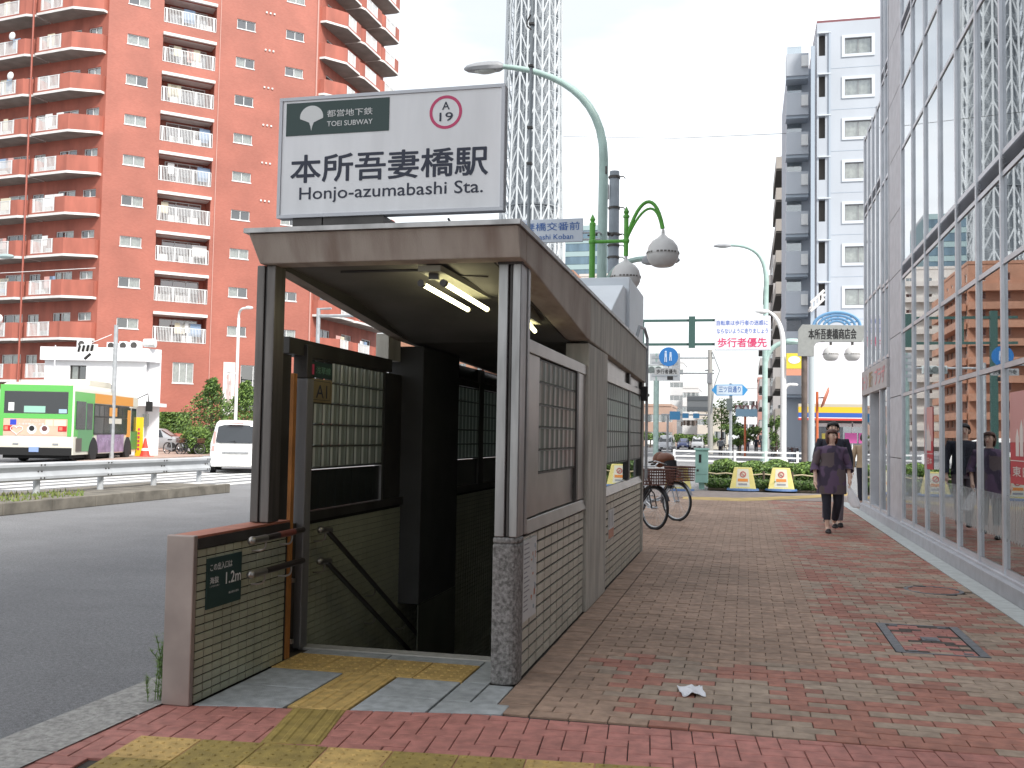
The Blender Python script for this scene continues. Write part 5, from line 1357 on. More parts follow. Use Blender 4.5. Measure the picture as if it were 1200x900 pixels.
for rr_, tk_ in ((205, .06), (160, .05), (115, .05), (75, .045)):
    sx = 1; pts = [(cxz.x+rr_*sc_*math.cos(R_(t)), YS2+.06, cxz.z+rr_*sc_*.62*math.sin(R_(t))) for t in range(0, 181, 9)]; b.tube(pts, tk_, 6)
for t in (35, 60, 95, 120, 148):
    b.tube([(cxz.x+75*sc_*math.cos(R_(t)), YS2+.06, cxz.z+75*sc_*.62*math.sin(R_(t))), (cxz.x+200*sc_*math.cos(R_(t-14)), YS2+.06, cxz.z+200*sc_*.62*math.sin(R_(t-14)))], .035, 5)
b.out('arc_ornament', blue_a, SP)
for rx in (553, 743):
    c = w_(rx, 412); B().tube([(c.x, YS2+.06, w_(rx, 306).z), (c.x, YS2+.06, c.z+.3)], .05, 8).out('lantern_rod', steel_d, SP); lantern(SP, c.x, YS2+.06, c.z, .30)
# thick grey pole beside it and orange traffic mirror pole
GPp = thing('utility_pole', 'thick pale grey pole between the brown sign pole and the orange mirror pole', 'pole', (PY(951, 560, 42).x, 42, 0)); x = PY(951, 560, 42).x
B().tube([(x, 42, 0), (PY(951, 417, 42).x, 42, PY(951, 417, 42).z)], [.125, .115], 14).out('pole', mat('pole_palegrey', (.45, .50, .52), .6), GPp, smooth=True)
MP = thing('traffic_mirror', 'orange pole with an orange backed traffic mirror seen from the side', 'mirror', (PY(957.5, 560, 38).x, 38, 0)); x = PY(957.5, 560, 38).x
org = mat('mirror_orange', (.55, .13, .045), .5)
B().tube([(x, 38, 0), (x, 38, PY(957, 459, 38).z)], .05, 8).out('pole', org, MP, smooth=True)
mc = PY(967, 466, 38); T4 = Matrix.Translation(mc) @ Matrix.Rotation(R_(20), 4, 'Y') @ Matrix.Rotation(R_(-6), 4, 'Z')
B(T4).lathe([(0, .06), (.30, .05), (.40, .0), (.40, -.03)], (0, 0, 0), 20, axis='x').out('hood', org, MP, smooth=True)
B(T4).lathe([(.38, .0), (.38, .02), (0, .06)], (0, 0, 0), 20, axis='x').out('mirror_back', grey, MP, smooth=True)
B().tube([(x, 38, PY(957, 466, 38).z), (mc.x, 38, PY(957, 466, 38).z)], .03, 6).out('arm', grey, MP)
# no-cycling / pedestrians first gantry
YT = 50.0
def t_(px, py): return PY(px, py, YT)
dgr = mat('dark_green_steel', (.035, .085, .075), .5)
GT = thing('sign_gantry', 'dark green steel sign gantry crossing behind the entrance', 'gantry', (t_(748, 404).x, YT, 0))
b = B(); xr, xl = t_(840, 375).x, t_(700, 375).x; zu, zl_ = t_(811, 375.5).z, t_(811, 403.5).z
b.box(xl, xr, YT-.06, YT+.06, zu-.06, zu+.06).box(xl, xr, YT-.06, YT+.06, zl_-.06, zl_+.06).out('beams', dgr, GT)
b = B(); xx = t_(811, 390).x; b.box(xx-.16, xx+.16, YT-.14, YT-.062, t_(811, 408).z, t_(811, 371).z); xx = t_(754, 390).x; b.box(xx-.04, xx+.04, YT-.03, YT+.03, zl_+.06, zu-.06); b.out('hanger', dgr, GT)
xx = t_(722, 500).x; B().box(xx-.15, xx+.15, YT-.15, YT+.15, -.05, zu+.3).out('column', dgr, GT)
PF = thing('pedestrian_priority_sign', 'white board with blue lines and large red characters hung between the gantry and the lamp', 'sign', tuple(t_(870, 390)))
a, c = t_(837.5, 411), t_(903, 370.5); pl = B().box(a.x, c.x, YT-.2, YT-.12, a.z, c.z).out('board', mat('board_white', (.70, .70, .76), .5), PF, bev=.04)
bi = mat('board_blue', (.10, .17, .48), .5); ri = mat('board_red', (.58, .05, .14), .5)
for body, m_, x0, x1, y0, y1, bo in (('自転車は歩行者の迷惑に', bi, 840, 900, 382, 375.5, .02), ('ならないように走りましょう', bi, 840, 900, 391.5, 385, .02), ('歩行者優先', ri, 841, 898.5, 407.5, 396, .03)):
    a, c = t_(x0, y0), t_(x1, y1); lettering(body, m_, pl, (a.x, YT-.206, a.z), U, V, c.x-a.x, c.z-a.z, bo)
# round blue sign
YR = 31.0
def r_(px, py): return PY(px, py, YR)
RS = thing('round_sign', 'round blue pedestrian sign above a small grey lettered plate', 'sign', tuple(r_(783.5, 418))); cc = r_(783.5, 418); rad_ = r_(794.8, 418).x-cc.x
dd = B().lathe([(0, YR+.02), (rad_, YR+.02), (rad_, YR), (0, YR-.001)], (cc.x, 0, cc.z), 28, axis='y').out('disc', mat('sign_blue', (.02, .15, .42), .45), RS)
b = B(); 
for dx_, s in ((-.09, 1), (.06, .75)):
    b.ball((cc.x+dx_, YR-.01, cc.z+.15*s), .035, .004, .035, 8); b.box(cc.x+dx_-.035, cc.x+dx_+.035, YR-.012, YR-.003, cc.z-.02, cc.z+.11*s); b.box(cc.x+dx_-.04, cc.x+dx_-.01, YR-.012, YR-.003, cc.z-.17*s, cc.z-.022); b.box(cc.x+dx_+.01, cc.x+dx_+.04, YR-.012, YR-.003, cc.z-.17*s, cc.z-.022)
b.out('pictogram', mat('sign_pictogram', (.45, .55, .7), .5), dd)
a, c = r_(767, 439), r_(795.5, 431.5); pl = B().box(a.x, c.x, YR, YR+.02, a.z, c.z).out('plate', mat('plate_grey', (.32, .33, .34), .5), RS); lettering('歩行者優先', black, pl, (a.x+.06, YR-.004, a.z+.03), U, V, c.x-a.x-.12, c.z-a.z-.06, .02)
zz = r_(770, 427.5).z; b = B(); b.tube([(r_(735, 427).x, YR+.06, zz), (r_(790, 427).x, YR+.06, zz)], .022, 6).tube([(r_(735, 427).x, YR+.06, 0), (r_(735, 427).x, YR+.06, zz+.3)], .05, 8).tube([(cc.x, YR+.05, zz-.2), (cc.x, YR+.05, zz+.2)], .02, 6); b.out('bracket', galv, RS)
p = r_(785, 443); B().box(p.x-.08, p.x+.1, YR-.05, YR+.06, p.z-.06, p.z+.06).out('small_lamp', black, RS, bev=.01)
# traffic signals
sigh = mat('signal_housing', (.10, .12, .12), .5); sggr = mat('signal_green_lit', (.05, .6, .4), .4, emit=(.05, .9, .55), estr=1.6); sgr = mat('signal_dark', (.03, .01, .01), .4)
def signal(label, px, py, Y, lit=2, horiz=True, m=None, w=1.1):
    p = PY(px, py, Y); t = thing('traffic_signal', label, 'traffic light', (p.x, Y, 0))
    h = B().box(p.x-w/2, p.x+w/2, Y-.12, Y+.1, p.z-w*.17, p.z+w*.17).out('housing', m or sigh, t, bev=.03)
    for k in range(3):
        B().lathe([(0, Y-.125), (w*.12, Y-.13), (w*.12, Y-.1)], (p.x+(k-1)*w*.3, 0, p.z), 14, axis='y').out('lens', sggr if k == lit else sgr, h); B().lathe([(w*.135, Y-.12), (w*.135, Y-.27)], (p.x+(k-1)*w*.3, 0, p.z), 14, axis='y').out('visor', sigh, h)
    return t, p
t, p = signal('traffic signal with green lamp lit left of the round blue sign', 764, 433, 60, 2, m=mat('signal_pale', (.45, .5, .5), .5), w=1.35)
b = B(); b.tube([(p.x-2.6, 60, p.z+.1), (p.x+1.2, 60, p.z+.1)], .06, 6).tube([(p.x-2.6, 60, 0), (p.x-2.6, 60, p.z+.4)], .12, 10); b.out('mast', galv, t)
# arrow street name sign on its pole
YA = 60.0
def a_p(px, py): return PY(px, py, YA)
AS = thing('arrow_street_sign', 'blue edged double arrow street name sign with traffic light on a grey pole', 'sign', (a_p(856, 540).x, YA, 0))
poly = [(834, 457.5), (839, 451), (870, 450.7), (876.5, 457), (871.5, 463.5), (840, 463.7)]; P = [a_p(*p) for p in poly]
pl = B().prism([(p.x, p.z) for p in P][::-1], 'y', YA-.2, YA-.12).out('plate', mat('arrow_blue', (.045, .26, .55), .45), AS)
a, c = a_p(840, 462.6), a_p(870, 451.9); B().box(a.x, c.x, YA-.206, YA-.201, a.z, c.z).out('white_field', mat('faded_white', (.50, .58, .66), .5), pl)
a, c = a_p(842.5, 460), a_p(868, 453); lettering('三ツ目通り', blue_i, pl, (a.x, YA-.212, a.z), U, V, c.x-a.x, c.z-a.z, .02)
x = a_p(856, 540).x; B().tube([(x, YA, 0), (x, YA, a_p(856, 449).z)], .09, 8).out('pole', galv, AS)
p = a_p(855, 474); B().box(p.x-.17, p.x+.17, YA-.25, YA-.05, p.z-.35, p.z+.35).out('signal_head', sigh, AS)
p = a_p(855, 459)
# blue board farther
FB = thing('street_board', 'pale blue street board on the far side behind the arrow sign', 'sign', (PY(875, 520, 85).x, 85, 0)); a, c = PY(862, 486, 85), PY(887.5, 482-1, 85); a = PY(862, 488, 85)
B().box(a.x, c.x, 84.9, 85, a.z, c.z+.1).out('board', mat('board_paleblue', (.30, .48, .62), .5), FB); x = PY(873, 530, 85).x; B().tube([(x, 85.1, 0), (x, 85.1, c.z)], .09, 8).out('pole', org, FB)
b = B()
for i, px in enumerate((865, 874, 884)): p = PY(px, 479, 85); b.box(p.x-.27, p.x+.27, 84.95, 85.0, p.z-.3, p.z+.3)
b.out('arrow_panels', mat('arrow_panel', (.25, .12, .12), .5), FB)
b = B()
for i, px in enumerate((865, 874, 884)): p = PY(px, 479, 85); b.prism([(p.x-.08, p.z-.25), (p.x+.08, p.z-.25), (p.x+.08, p.z), (p.x+.18, p.z), (p.x, p.z+.25), (p.x-.18, p.z), (p.x-.08, p.z)], 'y', 84.92, 84.945)
b.out('arrows', white, FB)
# concrete pole with cross arms and wires in the distance
YW = 95.0; x = PY(832.5, 540, YW).x; z = PY(831, 410, YW).z
DP = thing('utility_pole', 'distant concrete utility pole with cross arms left of the arrow street sign', 'pole', (x, YW, 0))
B().tube([(x, YW, 0), (x-.1, YW, z)], [.26, .2], 10).out('pole', mat('pole_concrete', (.48, .47, .44), .8), DP, smooth=True)
b = B()
for py, px0 in ((419.5, 795), (437.5, 797), (434, 826)): zz = PY(832, py, YW).z; b.tube([(PY(px0, py, YW).x, YW, zz), (x+.3, YW, zz)], .07, 6)
b.tube([(x+.1, YW-.2, z-.2), (x+.8, YW-.2, z-2), (x+.3, YW-.2, z-3.5), (x+.1, YW-.3, z-6)], .05, 5)
b.out('cross_arm', galv, DP); b = B(); b.box(x-.35, x+.1, YW-.3, YW+.1, z-3.2, z-2.2); b.out('transformer', grey, DP)
# overhead road signs far away
def ohead(label, px0, px1, py0, py1, Y, m, polepx, mp_):
    a, c = PY(px0, py1, Y), PY(px1, py0, Y); t = thing('road_sign', label, 'road sign', (a.x, Y, 0)); s = B().box(a.x, c.x, Y, Y+.15, a.z, c.z).out('panel', m, t)
    x = PY(polepx, 540, Y).x; B().tube([(x, Y+.2, 0), (x, Y+.2, c.z)], .22, 10).out('pole', mp_, t, smooth=True)
    b = B(); b.tube([(x, Y+.2, (a.z+c.z)/2), ((a.x+c.x)/2, Y+.2, (a.z+c.z)/2)], .1, 6).tube([(x, Y+.2, a.z+.3), ((a.x+c.x)/2, Y+.2, a.z+.3)], .08, 6); b.out('arm', mp_, t)
    return t, s, a, c
gp = mat('pale_panel', (.62, .64, .65), .6)
t, s, a, c = ohead('pale overhead road sign on a thick pale green column behind the round blue sign', 761, 797, 414, 446, 80, gp, 768, lamp_green)
b = B()
for i in range(4): zz = a.z+(c.z-a.z)*(.15+.22*i); b.box(a.x+.2, c.x-.2, 79.95, 79.99, zz, zz+.22)
b.out('faint_print', mat('faint_grey', (.45, .48, .5), .6), s)
t, s, a, c = ohead('grey back of an overhead sign box far down the street', 805, 832, 464, 482, 110, mat('panel_back', (.42, .44, .44), .6), 832, galv)
b = B(); b.box(a.x, c.x, 109.9, 109.99, a.z+.1, a.z+.5).box(a.x, c.x, 109.9, 109.99, c.z-.5, c.z-.1); b.out('rib', mat('panel_rib', (.25, .27, .28), .6), s)
sb = mat('sky_blue_sign', (.08, .32, .60), .5)
t = thing('road_sign', 'row of three small blue signs on a thin gantry far down the street', 'road sign', (PY(790, 487, 105).x, 105, 0))
z = PY(800, 486, 105).z; B().tube([(PY(775, 486, 105).x, 105, z), (PY(832, 486, 105).x, 105, z)], .08, 6).out('beam', galv, t); B().tube([(PY(782.5, 486, 105).x, 105, 0), (PY(782.5, 486, 105).x, 105, z)], .12, 8).out('pole', galv, t)
for px, w in ((791, .55), (803.5, .32), (816, .32)): p = PY(px, 486, 105); B().box(p.x-w, p.x+w, 104.8, 104.9, z-w*.8-.1, z+w*.8-.1).out('blue_panel', sb, t)
# overhead wires
WR = thing('overhead_wire', 'thin overhead wire crossing the sky right of the lattice tower', 'wire', (0, 60, 9)); b = B()
p0, p1 = PY(660, 160, 70), PY(930, 156, 70); b.tube([tuple(p0), tuple(p0.lerp(p1, .5)-Vector((0, 0, .25))), tuple(p1)], .018, 4)
p0, p1 = PY(640, 240, 70), PY(660, 236, 70); b.out('wire', steel_d, WR)
W2 = thing('overhead_wire', 'thin wires strung in front of the red tower at the second floor', 'wire', (-30, 50, 9)); b = B()
a_, c_ = PD(0, 320, 60), PD(112, 314, 60); b.tube([tuple(a_), tuple(c_)], .02, 4).out('wire', alu, W2); a_, c_ = PD(104, 403, 55), PD(131, 392, 55); B().tube([tuple(a_), tuple(c_)], .02, 4).out('wire', alu, W2)

# left side poles
def lpole(name, label, cat, px, pyb, pyt, d, r, m):
    p = PD(px, pyb, d); z = PD(px, pyt, d).z; t = thing(name, label, cat, (p.x, p.y, 0)); B().tube([(p.x, p.y, 0), (p.x, p.y, z)], [r, r*.85], 10).out('pole', m, t, smooth=True); return t, p, z
t, p, z = lpole('utility_pole', 'grey pole with signal heads rising behind the white corner building', 'pole', 131, 520, 380, 46, .11, galv)
c = PD(103, 409, 46)
b = B()
for i in range(4): c = PD(95+i*5, 409-i*.3, 46); b.tube([(c.x+.08, c.y-.2, c.z+.13), (c.x-.06, c.y-.1, c.z-.13)], .055, 6)
c = PD(105, 418, 46); b.tube([(c.x-.12, c.y-.2, c.z-.13), (c.x+.12, c.y-.1, c.z+.13)], .065, 6)
b.out('signal_visors', black, t); c = PD(104, 408, 46); b = B(); b.box(c.x-.45, c.x+.35, c.y, c.y+.2, c.z-.12, c.z+.2); b.tube([(c.x, c.y+.1, c.z), (p.x, p.y, c.z)], .05, 6); b.out('signal_box', alu, t)
t, p, z = lpole('street_lamp', 'white street lamp curving to the right between the trees and the white van', 'street lamp', 275, 522, 372, 56, .10, white)
c = PD(290, 361, 56); b = B(); b.tube(bez((p.x, p.y, z), (p.x, p.y, z+.5), (c.x-.4, c.y, c.z), tuple(c), 8), .07, 8); b.out('arm', white, t, smooth=True); b = B(); lamp_head_geo(b, tuple(PD(288, 361, 56)), 1, .45, .16, .12); b.out('lamp_head', white, t, smooth=True)
c = PD(271, 436, 56); b = B(); lamp_head_geo(b, (c.x+.1, c.y, c.z), -1, .4, .12, .1); b.tube([(p.x, p.y, c.z-.1), (c.x, c.y, c.z)], .04, 6); b.out('low_lamp', white, t)
t, p, z = lpole('signal_pole', 'pale grey pole with two arms seen through the side of the entrance', 'pole', 369, 520, 360, 48, .12, galv)
b = B(); c = PD(388, 371, 48); b.tube([(p.x, p.y, c.z+.4), (c.x, c.y, c.z+.4)], .05, 6); c = PD(412, 370, 48); b.tube([(p.x, p.y, c.z), (c.x+1, c.y, c.z)], .08, 6); b.out('arm', galv, t)
t, p, z = lpole('street_lamp', 'grey street lamp head poking in at the left edge above the bus', 'street lamp', -30, 540, 330, 30, .08, lamp_green)
c = PD(-2, 301, 30); b = B(); b.tube(bez((p.x, p.y, z), (p.x, p.y, z+.6), (c.x-.5, c.y, c.z), tuple(c), 8), .05, 8); b.out('arm', lamp_green, t, smooth=True); b = B(); lamp_head_geo(b, (c.x, c.y, c.z), 1, .55, .12, .09); b.out('lamp_head', mat('teal_grey', (.32, .40, .40), .5), t, smooth=True)
# yellow banner board, traffic cone
YB_ = PD(163, 527, 50); t = thing('sign_board', 'tall yellow sign board standing at the door of the white corner building', 'sign', (YB_.x, YB_.y, 0)); a, c = PD(158, 526, 50), PD(167, 489, 50)
s = B().box(a.x, c.x, a.y, a.y+.12, .05, c.z).out('board', mat('board_yellow', (.80, .58, .02), .5), t)
b = B(); 
for i in range(6): b.box(a.x+.14, c.x-.12, a.y-.01, a.y, .35+i*.2, .47+i*.2)
b.out('red_characters', ri, s)
CN = PD(170, 527, 50); t = thing('traffic_cone', 'red traffic cone with white bands beside the yellow board', 'cone', (CN.x, CN.y, 0))
B().lathe([(.27, .04), (.24, .1), (.16, .42), (.045, .95), (0, .97)], (CN.x, CN.y, 0), 14).box(CN.x-.32, CN.x+.32, CN.y-.32, CN.y+.32, .0, .05).out('cone', mat('cone_red', (.65, .06, .04), .5), t)
B().lathe([(.193, .33), (.155, .46)], (CN.x, CN.y, 0), 14).lathe([(.115, .62), (.082, .76)], (CN.x, CN.y, 0), 14).out('white_bands', white, t)

# guard rail on the median strip
GR = thing('guard_rail', 'white corrugated steel guard rail on posts along the median strip', 'guard rail', (-13.3, 14, .13))
rail_m = mat('rail_white', (.50, .52, .54), .45, .2, var=.12, scale=2)
prf = [(0, .0), (.05, .03), (.05, .08), (.0, .13), (-.02, .175), (.0, .22), (.05, .27), (.05, .32), (0, .35)]
yy = -2.0
while yy < 21.4:
    y1 = min(yy+2.05, 22.45); zA, zB = .40+.0*yy, .40
    vs = [(-13.2+u, y, zA+v) for y in (yy+.005, y1) for u, v in prf]+[(-13.215+u, y, zA+v) for y in (yy+.005, y1) for u, v in prf]; k = len(prf)
    fs = [(i, k+i, k+i+1, i+1) for i in range(k-1)]+[(2*k+i, 2*k+i+1, 3*k+i+1, 3*k+i) for i in range(k-1)]
    rp = B().add(vs, fs).out('rail_panel', rail_m, GR, smooth=True)
    b = B(); b_k = 'stuff'
    for du in (.06, .16):
        for v in (.05, .175, .30): b.ball((-13.14 if v != .175 else -13.205, y1-du, zA+v), .016)
    b.out('bolts', steel_d, rp, kind='stuff'); yy += 2.05
y = 16.1-1.9*9
while y < 22.2: B().tube([(-13.3, y, .12), (-13.3, y, .73)], .065, 10).out('post', rail_m, GR, smooth=True); y += 1.93
B().lathe([(.14, .38), (.14, .77)], (-13.28, 22.45, 0), 12, sx=.6).out('end_terminal', rail_m, GR, smooth=True)
# white fence across the crossing
WF = thing('pedestrian_fence', 'low white pedestrian fence behind the hedge', 'fence', (0, 52, 0)); fx0, fx1 = PY(790, 540, 52).x, PY(946, 540, 52).x
b = B(); 
for z in (.78, .52, .28): b.box(fx0, fx1, 51.97, 52.03, z-.04, z+.04)
b.out('rails', white, WF); x = fx0
while x < fx1: B().box(x-.06, x+.06, 51.94, 52.06, 0, .86).out('post', white, WF); x += 1.55
# pale green cabinet
CB = thing('utility_cabinet', 'pale green street utility cabinet at the edge of the hedge', 'cabinet', (-1.22, 28.3, 0)); p0, p1 = PY(814.5, 570, 28.3), PY(829.5, 528, 28.3)
cbm = mat('cabinet_green', (.27, .47, .42), .5, var=.1, scale=3)
B().box(p0.x+.1, p1.x-.1, 28.4, 28.6, 0, .2).out('base', cbm, CB); bd = B().box(p0.x, p1.x, 28.3, 28.75, .18, p1.z).out('body', cbm, CB, bev=.015); B().box(p0.x-.03, p1.x+.03, 28.27, 28.78, p1.z, p1.z+.06).out('lid', cbm, CB, bev=.01)
b = B(); b.box(p0.x+.1, p0.x+.17, 28.29, 28.3, .75, .98); b.out('vent_slot', black, bd); b = B(); b.box(p0.x+.04, p0.x+.1, 28.29, 28.3, .5, .56).box(p0.x+.02, p1.x-.02, 28.295, 28.3, .42, .425).out('door_lines', steel_d, bd)
# yellow no parking stands
yel = mat('stand_yellow', (.72, .62, .22), .5, var=.06); ywh = mat('stand_white', (.66, .64, .52), .5); bls = mat('stand_blue', (.08, .16, .35), .5)
def stand(label, px, Y, pyb=576, pyt=550, wb=.36, wt=.24):
    x = PY(px, pyb, Y).x; h = .64; t = thing('no_parking_stand', label, 'no parking stand', (x, Y, 0), group='yellow no parking stands by the hedge')
    vs = [(x-wb, Y-.02, .05), (x+wb, Y-.02, .05), (x+wb, Y+.38, .05), (x-wb, Y+.38, .05), (x-wt, Y+.12, h), (x+wt, Y+.12, h), (x+wt, Y+.24, h), (x-wt, Y+.24, h)]
    s = B().add(vs, [(0, 1, 5, 4), (1, 2, 6, 5), (2, 3, 7, 6), (3, 0, 4, 7), (4, 5, 6, 7)]).out('body', yel, t, bev=.015)
    def pf(u, v): return (x+u, Y-.025+.14*(v-.05)/(h-.05), v)
    B().add([pf(-.19, .10), pf(.19, .10), pf(.15, .60), pf(-.15, .60)], [(0, 1, 2, 3)]).out('white_panel', ywh, s)
    B().lathe([(wb*1.25, .0), (wb*1.2, .05), (wb*.8, .06)], (x, Y+.18, 0), 20).out('base', bls, t)
    f0 = Vector(pf(0, .45)); b = B(); vs = [(f0.x+r*math.cos(a), f0.y-.012+.22*r*math.sin(a), f0.z+r*math.sin(a)) for r in (.085, .06) for a in [2*math.pi*k/16 for k in range(16)]]
    b.add(vs, [(k, (k+1) % 16, 16+(k+1) % 16, 16+k) for k in range(16)]); b.tube([(f0.x-.05, f0.y-.02, f0.z+.05), (f0.x+.05, f0.y-.02, f0.z-.05)], .01, 4); b.out('prohibition_ring', mat('ring_red', (.5, .1, .1), .5), s)
    b = B(); b.add([pf(-.14, .25), pf(.14, .25), pf(.135, .33), pf(-.135, .33)], [(0, 1, 2, 3)]); b.v = [(u, v-.006, w) for u, v, w in b.v]; b.out('orange_print', mat('orange_print', (.7, .25, .05), .5), s)
    b = B(); b.add([pf(-.12, .15), pf(.12, .15), pf(.12, .20), pf(-.12, .20)], [(0, 1, 2, 3)]); b.v = [(u, v-.006, w) for u, v, w in b.v]; b.out('grey_print', grey_p, s)
    return t
stand('left one of the two yellow no parking stands in front of the hedge', 870.5, 28.3); stand('right one of two yellow no parking stands by the hedge, nearer the brown pole', 915.5, 28.7)
stand('yellow no parking stand mostly hidden behind the parked bicycles', 794, 27.2)

# ================================================================ PLANTS
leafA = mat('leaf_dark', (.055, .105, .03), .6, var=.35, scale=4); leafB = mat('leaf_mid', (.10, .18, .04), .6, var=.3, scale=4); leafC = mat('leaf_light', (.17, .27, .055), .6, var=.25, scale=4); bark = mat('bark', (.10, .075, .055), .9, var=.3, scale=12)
def leaf(b, c, s, rg, mi): 
    a = Vector((rg.gauss(0, 1), rg.gauss(0, 1), rg.gauss(0, 1))).normalized(); d = a.orthogonal().normalized(); e = a.cross(d); c = Vector(c)
    b.add([c-d*s, c+e*s*.5, c+d*s, c-e*s*.5], [(0, 1, 2, 3)], mi)
def clump(b, c, rx, ry, rz, n, s, rg, light=.5):
    for i in range(n):
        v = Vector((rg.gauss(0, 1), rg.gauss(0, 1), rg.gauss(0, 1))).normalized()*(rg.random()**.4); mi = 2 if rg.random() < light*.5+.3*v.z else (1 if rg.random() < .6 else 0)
        leaf(b, (c[0]+v.x*rx, c[1]+v.y*ry, c[2]+v.z*rz), s*rg.uniform(.6, 1.3), rg, mi)
rg = random.Random(21)
soil = mat('soil', (.07, .055, .04), .95); hx1 = PY(951, 575, 29.5).x
B().box(-1.05, hx1+.4, 28.9, 37, -.04, .02).out('planting_bed', soil, kind='structure')
b = B()
for i in range(15000):
    x = rg.uniform(-1.1, hx1+.3); y = rg.uniform(30.0, 37); top_ = .62+.07*math.sin(x*3.1+y)+.05*math.sin(x*7)
    if y < 30.3+.1*math.sin(x*5) and rg.random() < .5: z = rg.uniform(.05, top_)
    else: z = top_-abs(rg.gauss(0, .09))
    if rg.random() < .3: y = 30.0+rg.random()*.25; z = rg.uniform(.08, top_)
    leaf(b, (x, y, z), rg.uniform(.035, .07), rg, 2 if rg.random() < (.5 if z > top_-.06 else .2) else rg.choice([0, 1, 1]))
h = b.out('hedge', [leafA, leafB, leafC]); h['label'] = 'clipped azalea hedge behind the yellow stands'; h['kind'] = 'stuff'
b = B()
for i in range(6500):
    x = rg.uniform(-1.05, hx1+.35); y = rg.uniform(28.95, 30.2); L_ = rg.uniform(.12, .34); a = rg.uniform(0, 6.28); dx, dy = math.cos(a)*.014, math.sin(a)*.014; ox, oy = rg.gauss(0, .08), rg.gauss(-.05, .08)
    b.add([(x-dx, y-dy, .02), (x+dx, y+dy, .02), (x+ox+dx, y+oy+dy, L_*.8), (x+ox*1.6, y+oy*1.6, L_*.85)], [(0, 1, 2, 3)], rg.choice([0, 1, 1, 2]))
h = b.out('border_grass', [leafA, leafB, mat('grass_pale', (.24, .30, .16), .6)]); h['label'] = 'strappy border grass along the front of the hedge'; h['kind'] = 'stuff'
RF = thing('rope_fence', 'beige rope on short posts between the hedge and the border grass', 'rope fence', (.5, 30, 0)); x0, x1 = -1.1, hx1+.3; z = .42
B().tube([(x0+(x1-x0)*i/12, 29.9, z-.03*math.sin(math.pi*((i*2) % 4)/4)) for i in range(13)], .022, 6).out('rope', mat('rope_beige', (.5, .42, .28), .8), RF)
for i in range(5): x = x0+(x1-x0)*i/4; B().tube([(x, 29.9, 0), (x, 29.9, .5)], .035, 8).out('post', bark, RF)
def tree(label, base, h, crown, n, s, seed, name='broadleaf_tree', tr=.12, light=.5, cone=False, grp=None):
    rg = random.Random(seed); t = thing(name, label, 'tree', tuple(base), group=grp); x, y = base[0], base[1]
    b = B(); b.tube([(x, y, 0), (x+.05, y, h*.4), (x-.03, y, h*.75)], [tr, tr*.75, tr*.35], 8)
    cl = []
    for c in range(crown[3]):
        if cone: f = (c+.5)/crown[3]; r = crown[0]*(1.05-f)*rg.uniform(.75, 1.1); a = c*2.4; cx = x+math.cos(a)*r*.75; cyy = y+math.sin(a)*r*.75; cz = h*(1-crown[2])+f*h*crown[2]*.97; cl.append((cx, cyy, cz, r*.55+.18, .16+r*.18))
        else:
            v = Vector((rg.gauss(0, 1), rg.gauss(0, 1), rg.gauss(0, 1))).normalized()*rg.random()**.5; cl.append((x+v.x*crown[0], y+v.y*crown[0], h-crown[1]+v.z*crown[1]*.85, crown[0]*.38, crown[1]*.28))
    for c in cl[::3]: b.tube([(x, y, min(h*.7, c[2]*.8)), (c[0], c[1], c[2])], [tr*.3, tr*.12], 5)
    b.out('trunk', bark, t); b = B()
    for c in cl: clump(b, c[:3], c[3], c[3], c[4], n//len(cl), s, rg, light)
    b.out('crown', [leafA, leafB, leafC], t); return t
p = PD(246, 524, 60); tree('layered pine-like tree in front of the red tower, left of the white lamp', (p.x, p.y, 0), PD(238, 442, 60).z, (1.9, 0, .74, 30), 5200, .085, 3, 'pine_tree', cone=True)
p = PD(279, 524, 62); tree('broad green tree behind the white van, right of the white lamp', (p.x+.4, p.y, 0), PD(285, 446, 62).z, (2.0, 0, .78, 30), 5600, .085, 4, 'pine_tree', cone=True, light=.85)
p = PD(231, 525, 57.5)
b = B(); clump(b, (p.x, p.y, .8), 1.0, 1.0, .85, 4200, .08, rg, .8); clump(b, (p.x+.2, p.y-.2, .45), .95, .9, .5, 1800, .08, rg, .8)
bt = thing('round_bush', 'clipped bush at the foot of the pine-like tree beside the white van', 'bush', (p.x, p.y, 0)); b.out('foliage', [leafA, leafB, leafC], bt)
a, c = PD(180, 526, 70), PD(215, 526, 70); b = B()
for i in range(5000): t = rg.random(); q_ = a.lerp(c, t); leaf(b, (q_.x, q_.y+rg.uniform(0, 1), rg.uniform(1.2, PD(190, 483, 70).z)), .1, rg, rg.choice([0, 1, 1, 2]))
h = b.out('hedge', [leafA, leafB, leafC]); h['label'] = 'tall dark hedge against the base of the red tower'; h['kind'] = 'stuff'
for lab, px, py, pyt, Y, r, seed in (('green tree near the arrow street sign', 845, 530, 456, 125, 2.6, 8), ('dark green tree under the arrow street sign', 867, 532, 492, 96, 2.0, 9), ('small tree between the far cars', 796, 522, 505, 150, 2.4, 10), ('small tree at the foot of the pinkish building', 762, 521, 503, 150, 2.5, 12), ('yellowish shrub by the far utility pole', 822, 523, 507, 140, 2.4, 13)):
    x = PY(px, py, Y).x; hh = PY(px, pyt, Y).z; tree(lab, (x, Y, 0), hh, (r, hh*.38, .6, 12), 1500, .16, seed, light=.7)
tree('narrow green street tree against the grey building on the right', (PY(909, 530, 90).x, 90, 0), PY(909, 478, 90).z, (.6, 2.3, .6, 10), 1500, .1, 14)
# hedge along the far side of the side street: only seen mirrored in the glass
b = B()
for i in range(7000): leaf(b, (rg.uniform(-9.5, -6.4), rg.uniform(44, 58), rg.uniform(0, .75)), .09, rg, rg.choice([1, 1, 2]))
h = b.out('hedge', [leafA, leafB, leafC]); h['label'] = 'low green hedge on the traffic island mirrored in the glass wall'; h['kind'] = 'stuff'
